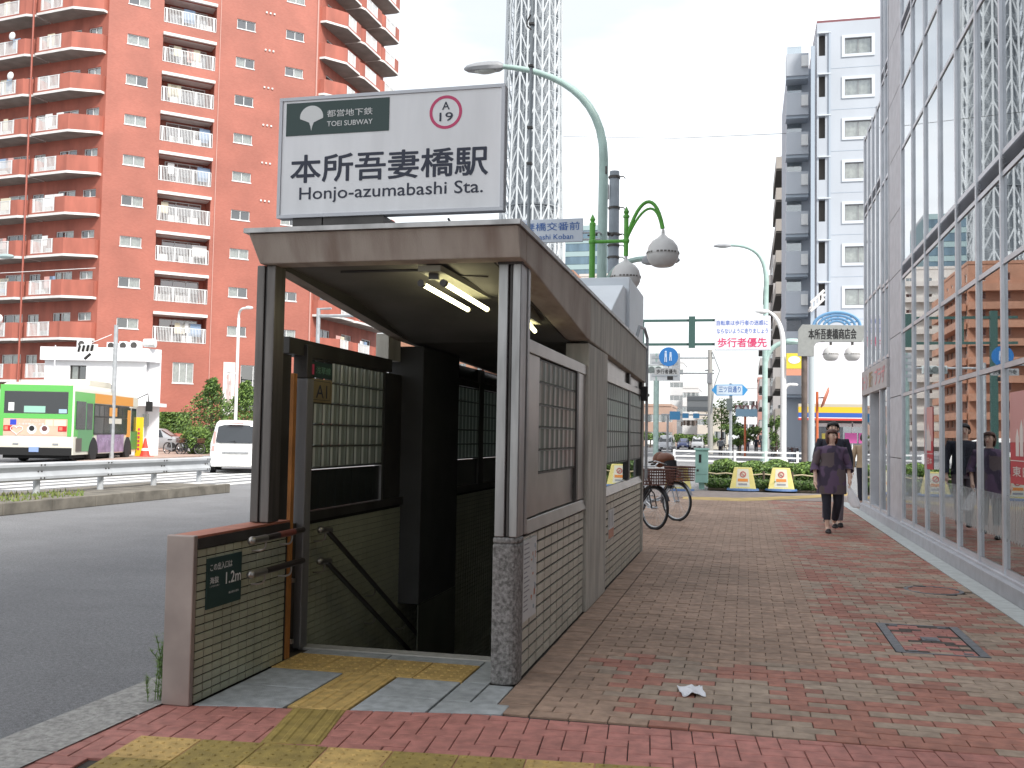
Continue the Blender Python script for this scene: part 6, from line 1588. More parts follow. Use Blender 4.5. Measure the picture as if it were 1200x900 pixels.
# weed at the foot of the low wall
WD = thing('roadside_weed', 'feathery green weed growing at the outer foot of the low wall', 'plant', (-2.98, 4.7, 0)); b = B()
for i in range(26):
    x, y = -2.985+rg.gauss(0, .02), 4.62+rg.uniform(0, .25); hgt = rg.uniform(.12, .38); ln = rg.gauss(-.015, .03)
    pts = bez((x, y, 0), (x+ln*.3, y, hgt*.4), (x+ln, y+rg.gauss(0, .03), hgt*.8), (x+ln*1.5, y+rg.gauss(0, .04), hgt), 7); b.tube(pts, .0022, 4, 1)
    for p in pts[1:]:
        for j in range(16): 
            d = Vector((rg.gauss(0, 1), rg.gauss(0, 1), rg.uniform(.2, 1.2))).normalized()*rg.uniform(.02, .05); s = d.cross(Vector((0, 0, 1))).normalized()*.0022; p2 = Vector(p); b.add([p2-s, p2+s, p2+d], [(0, 1, 2)], rg.choice([1, 2]))
b.out('leaves', [leafA, mat('weed_green', (.16, .26, .08), .6), leafC], WD)
# crumpled tissue on the pavement
TS = thing('crumpled_tissue', 'crumpled white tissue lying on the brick pavement', 'litter', (-.29, 5.68, 0)); b = B(); n = 11; rt2 = random.Random(8); vs = []
for i in range(n):
    for j in range(n):
        u, v = (i/(n-1)-.5), (j/(n-1)-.5); w = .105*(1-.35*math.sin(math.pi*(i/(n-1)))*1.0); x = u*.135; y = v*.11*(1+.5*abs(u)*1.6); z = .004+abs(rt2.gauss(0, .011))+.012*math.cos(u*9)*math.cos(v*7)**2
        vs.append((-.29+x*math.cos(.3)-y*math.sin(.3), 5.68+x*math.sin(.3)*1.3+y*1.5, max(.004, z)))
b.add(vs, [(i*n+j, (i+1)*n+j, (i+1)*n+j+1, i*n+j+1) for i in range(n-1) for j in range(n-1)]); o = b.out('paper', mat('tissue_white', (.80, .80, .84), .8), TS, smooth=True)
mo = o.modifiers.new('s', 'SUBSURF'); mo.levels = mo.render_levels = 1; mo = o.modifiers.new('t', 'SOLIDIFY'); mo.thickness = .001
# ================================================================ BICYCLES
tyre = mat('tyre', (.02, .02, .022), .8); chrome = mat('chrome', (.55, .56, .58), .25, .9); bframe = mat('frame_silver', (.42, .44, .47), .3, .7); bframe2 = mat('frame_black', (.02, .02, .025), .35)
wick = mat('wicker_brown', (.13, .045, .03), .6, var=.4, scale=40); vinyl = mat('brown_vinyl', (.19, .065, .03), .45, var=.2, scale=6); fabricb = mat('black_fabric', (.02, .02, .024), .8)
def bicycle(label, loc, rz, fm, child=False, group='bicycles parked beside the entrance'):
    t = thing('bicycle', label, 'bicycle', loc, rz, group)
    Rw = .325
    def wheel(cx, name='wheel'):
        n = 36; w = B().tube([(cx+Rw*math.cos(2*math.pi*k/n), 0, Rw+.01+Rw*math.sin(2*math.pi*k/n)) for k in range(n+1)], .021, 8, cap=False).out(name, tyre, t, local=True, smooth=True)
        B().tube([(cx+(Rw-.028)*math.cos(2*math.pi*k/n), 0, Rw+.01+(Rw-.028)*math.sin(2*math.pi*k/n)) for k in range(n+1)], .011, 6, cap=False).out('rim', chrome, w, local=True, smooth=True)
        b = B()
        for k in range(28): a = 2*math.pi*k/28; b.tube([(cx+.03*math.cos(a+1), .025*(-1)**k, Rw+.01+.03*math.sin(a+1)), (cx+(Rw-.03)*math.cos(a), 0, Rw+.01+(Rw-.03)*math.sin(a))], .0017, 3, cap=False)
        b.tube([(cx, -.05, Rw+.01), (cx, .05, Rw+.01)], .022, 8); b.out('spokes', chrome, w, local=True)
        b = B(); pts = [(cx+(Rw+.035)*math.cos(R_(a)), Rw+.01+(Rw+.035)*math.sin(R_(a))) for a in range(*((60, 215, 12) if cx < .5 else (20, 200, 12)))]
        for (x0, z0), (x1, z1) in zip(pts[:-1], pts[1:]): b.add([(x0, -.032, z0), (x0, .032, z0), (x1, .032, z1), (x1, -.032, z1)], [(0, 1, 2, 3)])
        b.out('mudguard', fm, w, local=True, smooth=True)
    wheel(0); wheel(1.08)
    z0 = Rw+.01; b = B(); hd = (.93, 0, .83); bb = (.43, 0, .29); st = (.30, 0, .72)
    b.tube([hd, (1.0, 0, .60)], .019, 8).tube([(1.0, 0, .60), (1.01, .05, .55), (1.08, .05, z0)], .011, 6).tube([(1.0, 0, .60), (1.01, -.05, .55), (1.08, -.05, z0)], .011, 6)
    b.tube([(.98, 0, .66), (.75, 0, .40), bb], .021, 8).tube([bb, st], .017, 8).tube([(.985, 0, .60), (.72, 0, .34), bb], .015, 8)
    for s in (-.05, .05): b.tube([(0, s, z0), bb], .009, 6).tube([(0, s, z0), (.31, s*.4, .60)], .008, 6)
    b.out('frame', fm, t, local=True, smooth=True)
    b = B(); b.tube([st, (.29, 0, .84)], .013, 8); b.tube([hd, (.915, 0, .95)], .014, 8); b.tube([(.70, -.27, 1.0), (.82, -.27, 1.02), (.93, -.12, .97), (.93, .12, .97), (.82, .27, 1.02), (.70, .27, 1.0)], .011, 8); b.out('handlebar', chrome, t, local=True, smooth=True)
    b = B(); 
    for s in (-.27, .27): b.tube([(.66, s, .995), (.78, s, 1.012)], .017, 8)
    b.out('grips', black, t, local=True)
    b = B(); b.add([(.12, -.09, .86), (.12, .09, .86), (.22, .11, .87), (.36, .035, .87), (.42, .0, .865), (.36, -.035, .87), (.22, -.11, .87), (.12, -.08, .80), (.12, .08, .80), (.22, .09, .81), (.40, .0, .83), (.22, -.09, .81)],
                     [(0, 6, 2, 1), (6, 5, 3, 2), (5, 4, 3), (0, 1, 8, 7), (1, 2, 9, 8), (2, 3, 4, 10, 9), (4, 5, 6, 11, 10), (6, 0, 7, 11)]); b.out('saddle', black, t, local=True, smooth=True)
    b = B(); b.tube([bb[:1]+(-.09,)+bb[2:], bb[:1]+(.09,)+bb[2:]], .02, 8); b.lathe([(.09, -.05), (.09, -.045)], (bb[0], 0, bb[2]), 20, axis='y'); b.tube([(.43, -.09, .29), (.57, -.09, .20)], .011, 6).tube([(.43, .09, .29), (.29, .09, .38)], .011, 6); b.box(.53, .61, -.17, -.09, .19, .215).box(.25, .33, .09, .17, .37, .395); b.out('crank', chrome, t, local=True)
    B().box(-.1, .42, -.075, -.05, .24, .38).out('chain_case', fm, t, local=True, bev=.01)
    b = B(); b.box(-.2, .3, -.07, .07, .685, .70)
    for s in (-.06, .06): b.tube([(-.12, s, .69), (0, s, z0)], .007, 6)
    b.out('rear_rack', chrome, t, local=True)
    b = B(); b.tube([(-.02, -.1, .05), (-.08, -.13, .005), (-.08, .13, .005), (-.02, .1, .05)], .008, 6).tube([(0, -.09, z0), (-.02, -.1, .05)], .007, 6).tube([(0, .09, z0), (-.02, .1, .05)], .007, 6); b.out('kickstand', chrome, t, local=True)
    # front basket
    bk = B(); x0, x1, y0, y1, zb, zt = 1.0, 1.30, -.19, .19, .70, .93
    for k in range(6):
        z = zb+(zt-zb)*k/5; e = .015*k/5
        bk.tube([(x0-e, y0-e, z), (x1+e, y0-e, z), (x1+e, y1+e, z), (x0-e, y1+e, z), (x0-e, y0-e, z)], .008 if k < 5 else .014, 5)
    for k in range(9):
        y = y0+(y1-y0)*k/8
        for x in (x0, x1): bk.tube([(x, y, zb), (x, y, zt)], .006, 4)
    for k in range(7):
        x = x0+(x1-x0)*k/6
        for y in (y0, y1): bk.tube([(x, y, zb), (x, y, zt)], .006, 4)
    bk.box(x0, x1, y0, y1, zb-.005, zb+.003); bk.out('basket', wick, t, local=True)
    if child:
        b = B(); b.ball((.80, 0, 1.06), .17, .16, .11, 14); c1 = b.out('child_seat', vinyl, t, local=True, smooth=True)
        B().ball((.66, 0, 1.04), .10, .15, .14, 12).out('seat_hood', vinyl, c1, local=True, smooth=True)
        B().tube([(.9, 0, 1.02), (.95, 0, .80), (.93, 0, .55)], [.12, .10, .05], 10).out('leg_cover', fabricb, t, local=True, smooth=True)
    return t
bicycle('bicycle with a brown wicker basket, nearest to the corner of the entrance', (-2.13, 16.25, 0), R_(-46), bframe2)
bicycle('bicycle with a brown child seat cover behind the basket bicycle', (-1.98, 17.95, 0), R_(-40), bframe, True)
bicycle('silver bicycle mostly hidden behind the corner of the entrance', (-2.75, 15.9, 0), R_(-46), bframe)
pb0 = PD(196, 525, 57)
bicycle('bicycle leaning by the parked cars left of the bush', (pb0.x, pb0.y, 0), R_(-20), bframe, group='bicycles parked by the white corner building')
bicycle('second bicycle among the parked cars left of the bush', (pb0.x+1.1, pb0.y-.3, 0), R_(10), bframe2, group='bicycles parked by the white corner building')
for i, (px, Y) in enumerate(((850, 92), (905, 70), (926, 66), (935, 64), (914, 90))):
    p = PY(px, 530, Y); bicycle('%s of the bicycles parked along the right side of the street' % ('leftmost', 'second from the left', 'one nearest the brown pole', 'rightmost', 'farthest')[i], (p.x, Y, 0), R_(70+i*9), (bframe, bframe2)[i % 2], group='bicycles parked along the far pavement')

# ================================================================ PEOPLE
def skin_mesh(name, joints, edges, m, parent, sub=2, root=0):
    me = bpy.data.meshes.new(name); me.from_pydata([j[:3] for j in joints], edges, []); me.update()
    o = bpy.data.objects.new(name, me); COL.objects.link(o); md = o.modifiers.new('skin', 'SKIN'); md.use_smooth_shade = True
    if not me.skin_vertices: 
        me.attributes  # layer is made with the modifier
    sv = me.skin_vertices[0].data
    for i, j in enumerate(joints): r = j[3]; sv[i].radius = r if isinstance(r, tuple) else (r, r); sv[i].use_root = (i == root)
    s = o.modifiers.new('sub', 'SUBSURF'); s.levels = s.render_levels = sub
    bpy.context.view_layer.update()
    nm = bpy.data.meshes.new_from_object(o.evaluated_get(bpy.context.evaluated_depsgraph_get()))
    nm.materials.clear(); nm.materials.append(m); nm.polygons.foreach_set('use_smooth', [True]*len(nm.polygons))
    bpy.data.objects.remove(o); o = bpy.data.objects.new(name, nm); COL.objects.link(o); o.parent = parent; return o
skin_m = mat('skin', (.72, .49, .38), .55, var=.06, scale=10)
eye_m = mat('eye_dark', (.03, .02, .02), .4); lip_m = mat('lip', (.40, .12, .10), .5)
def loft(b, secs, n=20, wob=0.0, seed=0, closed=True, cap=False):
    """secs: (x,y,z,rx,ry)"""
    rg = random.Random(seed); ph = [rg.uniform(0, 6.28) for _ in range(4)]; vs = []
    for i, (x, y, z, rx, ry) in enumerate(secs):
        for k in range(n):
            a = 2*math.pi*k/n; w = 1+wob*(i/len(secs))*(math.sin(3*a+ph[0])+.6*math.sin(7*a+ph[1]+i*.3)+.4*math.sin(11*a+ph[2])); vs.append((x+rx*w*math.cos(a), y+ry*w*math.sin(a), z))
    fs = [(i*n+k, i*n+(k+1) % n, (i+1)*n+(k+1) % n, (i+1)*n+k) for i in range(len(secs)-1) for k in range(n)]
    if cap: fs += [tuple(range(n-1, -1, -1)), tuple(range((len(secs)-1)*n, len(secs)*n))]
    return b.add(vs, fs)
def person(label, loc, rz, H=1.6, top=None, topm=None, legm=None, hair=None, arms=None, legs=None, hair_len=.1, skirt=None, fine=True, leg_end=.22, head_turn=0, shoe=None, sleeve=.6, shirt_low=.84, flare=1.0):
    """front of the body towards -y"""
    t = thing('person', label, 'person', loc, rz); s = H/1.6; K2 = Matrix.Scale(s, 4)
    arms = arms or {'L': [(-.19, 0, 1.30), (-.25, .02, 1.05), (-.25, -.05, .83)], 'R': [(.19, 0, 1.30), (.25, .02, 1.05), (.25, -.05, .83)]}
    legs = legs or {'L': [(-.085, 0, .84), (-.09, -.01, .46), (-.09, .02, .075)], 'R': [(.085, 0, .84), (.09, -.01, .46), (.09, .02, .075)]}
    J = [(0, 0, .88, (.125, .10))]; E = []
    def add(p, r, par): J.append((*p, r)); E.append((par, len(J)-1)); return len(J)-1
    c = add((0, 0, 1.08), (.115, .085), 0); c = add((0, .0, 1.24), (.13, .09), c); nb = add((0, .005, 1.335), (.065, .055), c); nk = add((0, -.005, 1.385), .042, nb)
    hx = math.sin(head_turn)*.02; hd = add((hx*.3, -.015, 1.44), (.062, .068), nk); hd = add((hx, -.02, 1.50), (.073, .085), hd); hd = add((hx, -.012, 1.555), (.062, .07), hd)
    for sd in 'LR':
        A = arms[sd]; p = add(A[0], .052, c); p = add(tuple((Vector(A[0])+Vector(A[1]))/2), .043, p); p = add(A[1], .036, p); p = add(A[2], .024, p)
        d = (Vector(A[2])-Vector(A[1])).normalized(); h0 = Vector(A[2])+d*.045; ph = add(tuple(h0), (.034, .018), p); 
        if fine:
            sgn = -1 if sd == 'L' else 1; pw = add(tuple(h0+d*.035), (.036, .016), ph)
            for k in range(4):
                o = Vector((0, -1, 0))*(.025-.0165*k); L_ = (.058, .066, .062, .048)[k]; f1 = add(tuple(h0+d*.055+o), .0095, pw); f2 = add(tuple(h0+d*(.055+L_*.55)+o+Vector((-sgn*.006, 0, 0))), .0085, f1); add(tuple(h0+d*(.055+L_)+o+Vector((-sgn*.022, 0, 0))), .007, f2)
            f1 = add(tuple(h0+d*.01+Vector((-sgn*.008, -.036, 0))), .011, ph); add(tuple(h0+d*.045+Vector((-sgn*.018, -.046, 0))), .009, f1)
        else: add(tuple(h0+d*.07), (.028, .014), ph)
        Lg = legs[sd]; p = add(Lg[0], .078, 0); p = add(tuple(Vector(Lg[0]).lerp(Vector(Lg[1]), .5)), .07, p); p = add(Lg[1], .05, p); p = add(tuple(Vector(Lg[1]).lerp(Vector(Lg[2]), .35)), .05, p); p = add(Lg[2], .031, p)
        f = Vector(Lg[2])+Vector((0, -.06, -.035)); p = add(tuple(f), (.036, .028), p); add((f.x, f.y-.085, f.z-.012), (.036, .018), p)
    J = [(x*s, y*s, z*s, (r[0]*s, r[1]*s) if isinstance(r, tuple) else r*s) for x, y, z, r in J]
    body = skin_mesh('body', J, E, skin_m, t)
    # head details
    hz = 1.495; hxp = hx
    ct, st = math.cos(head_turn), math.sin(head_turn)
    HT_ = K2 @ Matrix.Translation((hxp, -.018, hz)) @ Matrix.Rotation(head_turn, 4, 'Z')
    B(HT_).ball((0, -.090, -.012), .012, .016, .022, 8).out('nose', skin_m, body, local=True, smooth=True)
    b = B(HT_); 
    for e in (-.03, .03): b.ball((e, -.079, .016), .0125, .006, .006, 8)
    b.out('eyes', eye_m, body, local=True, smooth=True)
    b = B(HT_)
    for e in (-.03, .03): b.ball((e, -.080, .038), .019, .005, .004, 8)
    b.out('eyebrows', hair or black, body, local=True)
    B(HT_).ball((0, -.083, -.045), .022, .006, .007, 8).out('mouth', lip_m, body, local=True, smooth=True)
    b = B(HT_)
    for e in (-.078, .078): b.ball((e, .0, -.005), .011, .018, .028, 8)
    b.out('ears', skin_m, body, local=True, smooth=True)
    b = B(HT_); n = 24; vs = []; rows = [(.115, .0), (.112, .35), (.098, .68), (.06, .9), (.0, 1.0)]
    rgx = random.Random(len(label)); low = -hair_len
    zz = [low, low*.45, .01, .058, .085, .103, .110]; rr2 = [.80, .98, 1.04, .97, .80, .45, 0.0]
    for z, r in zip(zz, rr2):
        for k in range(n):
            a = 2*math.pi*k/n+math.pi/2; x, y = math.cos(a), math.sin(a); front = max(0, -y-.25)
            w = 1+.03*math.sin(5*a)+.02*math.sin(11*a+z*60)
            if z < .05: yy = y*.094*r*w; yy = max(yy, -.03) if front > 0 else yy; xx = x*.09*r*w; 
            else: xx, yy = x*.086*r*w, y*(.1 if y > 0 else .080)*r*w
            vs.append((xx, yy+.008, z))
    fs = []
    for i in range(len(zz)-1):
        for k in range(n):
            a = 2*math.pi*(k+.5)/n+math.pi/2
            if zz[i] < .045 and math.sin(a) < -.22: continue     # face opening
            fs.append((i*n+k, i*n+(k+1) % n, (i+1)*n+(k+1) % n, (i+1)*n+k))
    b.add(vs, fs); ho = b.out('hair', hair or black, body, local=True, smooth=True); sm = ho.modifiers.new('s', 'SOLIDIFY'); sm.thickness = .008; sm.offset = 1
    # clothes
    b = B(K2); lo = shirt_low
    secs = [(0, .003, 1.355, .075, .062), (0, .003, 1.338, .135, .082), (0, .0, 1.30, .185, .105), (0, .0, 1.22, .185, .122), (0, 0, 1.12, .165, .118), (0, 0, 1.0, .165*flare, .125*flare), (0, 0, .90, .18*flare, .135*flare), (0, 0, lo+.02, .185*flare, .14*flare), (0, 0, lo, .187*flare, .14*flare)]
    loft(b, secs, 28, .018, len(label))
    tp = b.out('top', topm, t, local=True, smooth=True)
    b = B(K2)
    for sd in 'LR':
        A = [Vector(p) for p in arms[sd]]; sgn = -1 if sd == 'L' else 1
        ax = [Vector((sgn*.10, 0, 1.285)), A[0]+Vector((0, 0, .0)), A[0].lerp(A[1], .5), A[1]]; rr3 = [.055, .062, .062, .056]
        if sleeve > .5: ax.append(A[1].lerp(A[2], (sleeve-.5)*2)); rr3.append(.056*(1.35 if sleeve < .85 else .8))
        b.tube(ax, rr3, 14, cap=False)
    b.out('sleeves', topm, tp, local=True, smooth=True)
    b = B(K2)
    for sd in 'LR':
        Lg = [Vector(p) for p in legs[sd]]; e = (Lg[1].z-leg_end)/(Lg[1].z-Lg[2].z); en = Lg[1].lerp(Lg[2], min(1, e))
        b.tube([Lg[0]+Vector((0, 0, .08)), Lg[0], Lg[0].lerp(Lg[1], .5), Lg[1], Lg[1].lerp(en, .5), en], [.095, .095, .083, .066, .062, .052], 14, cap=False)
    loft(b, [(0, 0, .98, .15, .11), (0, 0, .88, .165, .125), (0, 0, .78, .15, .115)], 20)
    b.out('trousers', legm, t, local=True, smooth=True)
    for sd in 'LR':
        f = Vector(legs[sd][2]); b = B(K2); sl = f.z-.075
        b.ball((f.x, f.y-.075, sl+.022), .045, .115, .026, 12); b.ball((f.x, f.y-.10, sl+.045), .04, .05, .028, 10); b.out('shoe', shoe or black, t, local=True, smooth=True)
    return t
purple = mat('purple_patchwork', (.125, .08, .14), .8, col2=(.055, .04, .07), scale=4.2, stretch=(1.4, 1.4, 1), lo=.44, hi=.5, detail=1)
nt = purple.node_tree; b_ = nt.nodes['Principled BSDF']; src = b_.inputs['Base Color'].links[0].from_socket; N = nt.nodes.new; L = nt.links.new
g = N('ShaderNodeNewGeometry'); v = N('ShaderNodeTexVoronoi'); v.inputs['Scale'].default_value = 4.6; v.distance = 'CHEBYCHEV'; L(g.outputs['Position'], v.inputs['Vector'])
sx = N('ShaderNodeSeparateColor'); L(v.outputs['Color'], sx.inputs[0]); ge = N('ShaderNodeMath'); ge.operation = 'GREATER_THAN'; ge.inputs[1].default_value = .72; L(sx.outputs[0], ge.inputs[0])
mxp = N('ShaderNodeMix'); mxp.data_type = 'RGBA'; L(ge.outputs[0], mxp.inputs[0]); L(src, mxp.inputs[6]); mxp.inputs[7].default_value = (.125, .095, .10, 1); L(mxp.outputs[2], b_.inputs['Base Color'])
navy = mat('dark_leggings', (.022, .022, .035), .8); brownh = mat('reddish_brown_hair', (.105, .042, .028), .5, var=.3, scale=60); blackh = mat('black_hair', (.015, .012, .012), .5); sandal = mat('sandal_black', (.03, .028, .03), .6)
WX, WY = 1.31, 16.15
W1 = person('woman with reddish brown bob walking towards us in a purple patchwork tunic', (WX, WY, 0), R_(6), 1.60, topm=purple, legm=navy, hair=brownh, hair_len=.115, head_turn=R_(22),
       arms={'L': [(-.185, 0, 1.285), (-.255, .01, 1.04), (-.265, -.10, .82)], 'R': [(.185, 0, 1.285), (.26, .03, 1.05), (.25, -.10, .84)]},
       legs={'L': [(-.09, 0, .82), (-.085, -.07, .45), (-.08, -.09, .075)], 'R': [(.09, 0, .82), (.085, -.05, .47), (.075, .20, .13)]}, shirt_low=.60, leg_end=.20, shoe=sandal, sleeve=.72, flare=1.22)
BG = thing('carrier_bag', 'white carrier bag hanging from the hand of the woman in purple', 'bag', (WX+.30, WY-.12, .45))
bx0, by0 = WX+.262, WY-.13; b = B(); loft(b, [(bx0-.01, by0, .70, .03, .02), (bx0+.02, by0, .62, .06, .03), (bx0+.05, by0, .52, .085, .035), (bx0+.085, by0, .42, .075, .035), (bx0+.09, by0, .405, .04, .02)], 18, .05, 3, cap=True); b.out('bag', mat('bag_white', (.88, .88, .9), .5), BG, smooth=True)
b = B(); b.tube([(bx0-.035, by0, .695), (bx0-.035, by0-.01, .745), (bx0-.02, by0+.03, .76)], .006, 6).tube([(bx0+.015, by0, .695), (bx0-.015, by0-.01, .745), (bx0-.02, by0+.03, .76)], .006, 6); b.out('handle', MATS['bag_white'], BG)
dkc = mat('dark_jacket', (.02, .022, .035), .8)
person('dark haired person in a dark jacket walking close behind the woman in purple', (1.43, 17.35, 0), R_(4), 1.74, topm=dkc, legm=mat('grey_trousers', (.16, .14, .16), .8), hair=blackh, hair_len=.04, sleeve=.95, leg_end=.1,
       legs={'L': [(-.09, 0, .84), (-.085, .02, .46), (-.08, .2, .12)], 'R': [(.09, 0, .84), (.085, -.08, .46), (.08, -.10, .075)]})
bei = mat('beige_jacket', (.42, .31, .20), .8, var=.1, scale=8)
pp_ = PY(1009, 592, 23.3)
P3 = person('person in a beige jacket walking away, partly hidden by the glass building', (pp_.x+.08, 23.3, 0), R_(175), 1.60, topm=bei, legm=navy, hair=blackh, hair_len=.05, sleeve=.95, leg_end=.1)
crowd = [(848, 122, 1.60, 0), (858, 118, 1.65, 2), (866, 100, 1.62, 1), (876, 110, 1.7, 1), (886, 104, 1.72, 1), (893, 112, 1.6, 1), (844, 88, 1.55, 2), (925, 80, 1.6, 1)]
ctop = [mat('white_shirt', (.6, .6, .6), .8), dkc, mat('grey_jacket', (.16, .17, .19), .8)]
dsc = ['in a white shirt, leftmost of the distant walkers', 'in grey beside the dark green tree', 'in black at the left of the pair of dark figures', 'in dark clothes between two others', 'in a dark suit, tallest of the distant walkers beside the green lamp', 'in dark clothes half hidden by the green lamp', 'in grey bending by the parked bicycles', 'in black near the shop corner']
for (px, Y, h, c), d in zip(crowd, dsc):
    x = PY(px, 530, Y).x; person('distant person '+d, (x, Y, 0), R_(random.choice([0, 180])+px % 20), h, topm=ctop[c], legm=navy, hair=blackh, hair_len=.04, sleeve=.95, leg_end=.1, fine=False)

# ================================================================ VEHICLES
carglass = mat('vehicle_glass', (.025, .03, .035), .08, 0, spec=.8); lampr = mat('tail_red', (.45, .02, .02), .25); lampr2 = mat('tail_lit', (.7, .04, .03), .3, emit=(1, .08, .05), estr=1.2); rimm = mat('wheel_rim', (.40, .41, .43), .35, .7); under = mat('underbody', (.015, .015, .016), .9); headl = mat('headlamp', (.75, .78, .8), .1)
def wheel_geo(t, x, y, r=.32, w=.2):
    """axle along y, wheel centre (x,y,r)"""
    s = 1 if y > 0 else -1; q = B().lathe([(r*.62, -w/2), (r*.95, -w/2), (r, -w*.3), (r, w*.3), (r*.95, w/2), (r*.62, w/2)], (x, y, r), 24, axis='y').out('wheel', tyre, t, local=True, smooth=True)
    B().lathe([(0, y+s*w*.30), (r*.2, y+s*w*.42), (r*.55, y+s*w*.34), (r*.63, y+s*w*.48)], (x, 0, r), 20, axis='y').out('rim', rimm, q, local=True, smooth=True)
def vehicle(name, label, cat, loc, rz, secs, paint, wheels, glass, W, cat_=None, group=None):
    """secs along x (0 rear): (x, z0, zb, zt, wb, wt) ; rz: heading of +x"""
    t = thing(name, label, cat, loc, rz, group); b = B(); vs = []
    for x, z0, zb, zt, wb, wt in secs:
        hf = [(wb*.94, z0), (wb, z0+.12), (wb*1.0, (z0+zb)/2), (wb*.985, zb), (wt+(wb*.985-wt)*.45, zb+(zt-zb)*.5), (wt, zt-.10*(zt-zb > .2)), (wt*.86, zt-.02), (wt*.45, zt)]
        vs += [(x, -a, c) for a, c in hf]+[(x, a, c) for a, c in reversed(hf)]
    n = 16; fs = [(i*n+k, (i+1)*n+k, (i+1)*n+(k+1) % n, i*n+(k+1) % n) for i in range(len(secs)-1) for k in range(n)]+[tuple(range(n)), tuple(range(len(secs)*n-1, (len(secs)-1)*n-1, -1))]
    b.add(vs, fs); body = b.out('body', paint, t, local=True, smooth=True); body.data.set_sharp_from_angle(angle=R_(50))
    for x, y, r in wheels: wheel_geo(t, x, y, r); 
    return t, body
def gq(name, pts, m, par, off=None):
    b = B(); b.add(pts, [tuple(range(len(pts)))]); return b.out(name, m, par, local=True)
# white minivan seen from behind
pv = G(275, 555, RZ); hd = math.atan2(pv.y, pv.x)+R_(-3)
whp = mat('van_white', (.78, .78, .77), .25, coat=.6)
S = [(0, .30, 1.02, 1.0, .80, .70), (.03, .26, 1.02, 1.05, .84, .76), (.10, .24, 1.03, 1.50, .855, .72), (.22, .22, 1.03, 1.80, .86, .68), (.45, .22, 1.03, 1.86, .86, .68), (2.6, .22, 1.02, 1.86, .86, .68), (3.3, .22, .98, 1.70, .86, .64), (3.9, .22, .95, 1.15, .84, .70), (4.45, .24, .80, .90, .80, .70), (4.65, .3, .6, .66, .7, .6)]
V1, bd = vehicle('minivan', 'white minivan seen from behind between the guard rail and the entrance column', 'van', (pv.x, pv.y, RZ), hd, S, whp, [(.75, -.78, .32), (.75, .78, .32), (3.6, -.78, .32), (3.6, .78, .32)], None, 1.7)
def rear(y, z):      # point on the rear face
    x = -.012 if z < 1.03 else -.012+(.10)*(z-1.03)/.47 if z < 1.5 else .088+.12*(z-1.5)/.3; return (x-.012, y, z)
gq('rear_window', [rear(.66, 1.10), rear(.60, 1.62), rear(.4, 1.68), rear(-.4, 1.68), rear(-.60, 1.62), rear(-.66, 1.10), rear(-.5, 1.06), rear(.5, 1.06)], carglass, bd)
for s in (1, -1): gq('tail_light', [rear(s*.80, .78), rear(s*.70, .78), rear(s*.66, 1.45), rear(s*.73, 1.45)][::s], mat('tail_clear', (.45, .30, .28), .2), bd)
B().box(-.05, .03, -.45, .45, .70, .76).out('chrome_strip', chrome, bd, local=True, bev=.01); B().box(-.03, .0, -.17, .17, .48, .62).out('number_plate', mat('plate_white', (.6, .62, .6), .5), bd, local=True)
B().box(-.06, .2, -.80, .80, .24, .34).out('bumper', whp, bd, local=True, bev=.03); b = B(); b.tube([(-.03, .0, 1.06), (-.01, .05, 1.14)], .012, 5).tube([(-.02, 0, 1.1), (.02, .38, 1.12)], .008, 5); b.out('wiper', under, bd, local=True)
B().box(-.03, .12, -.25, .25, 1.73, 1.755).out('brake_lamp', lampr, bd, local=True)
for s in (1, -1):
    for x0, x1 in ((.5, 1.5), (1.6, 2.6)): gq('side_window', [(x0, s*.85, 1.06), (x1, s*.85, 1.06), (x1, s*.745, 1.62), (x0, s*.745, 1.62)], carglass, bd)
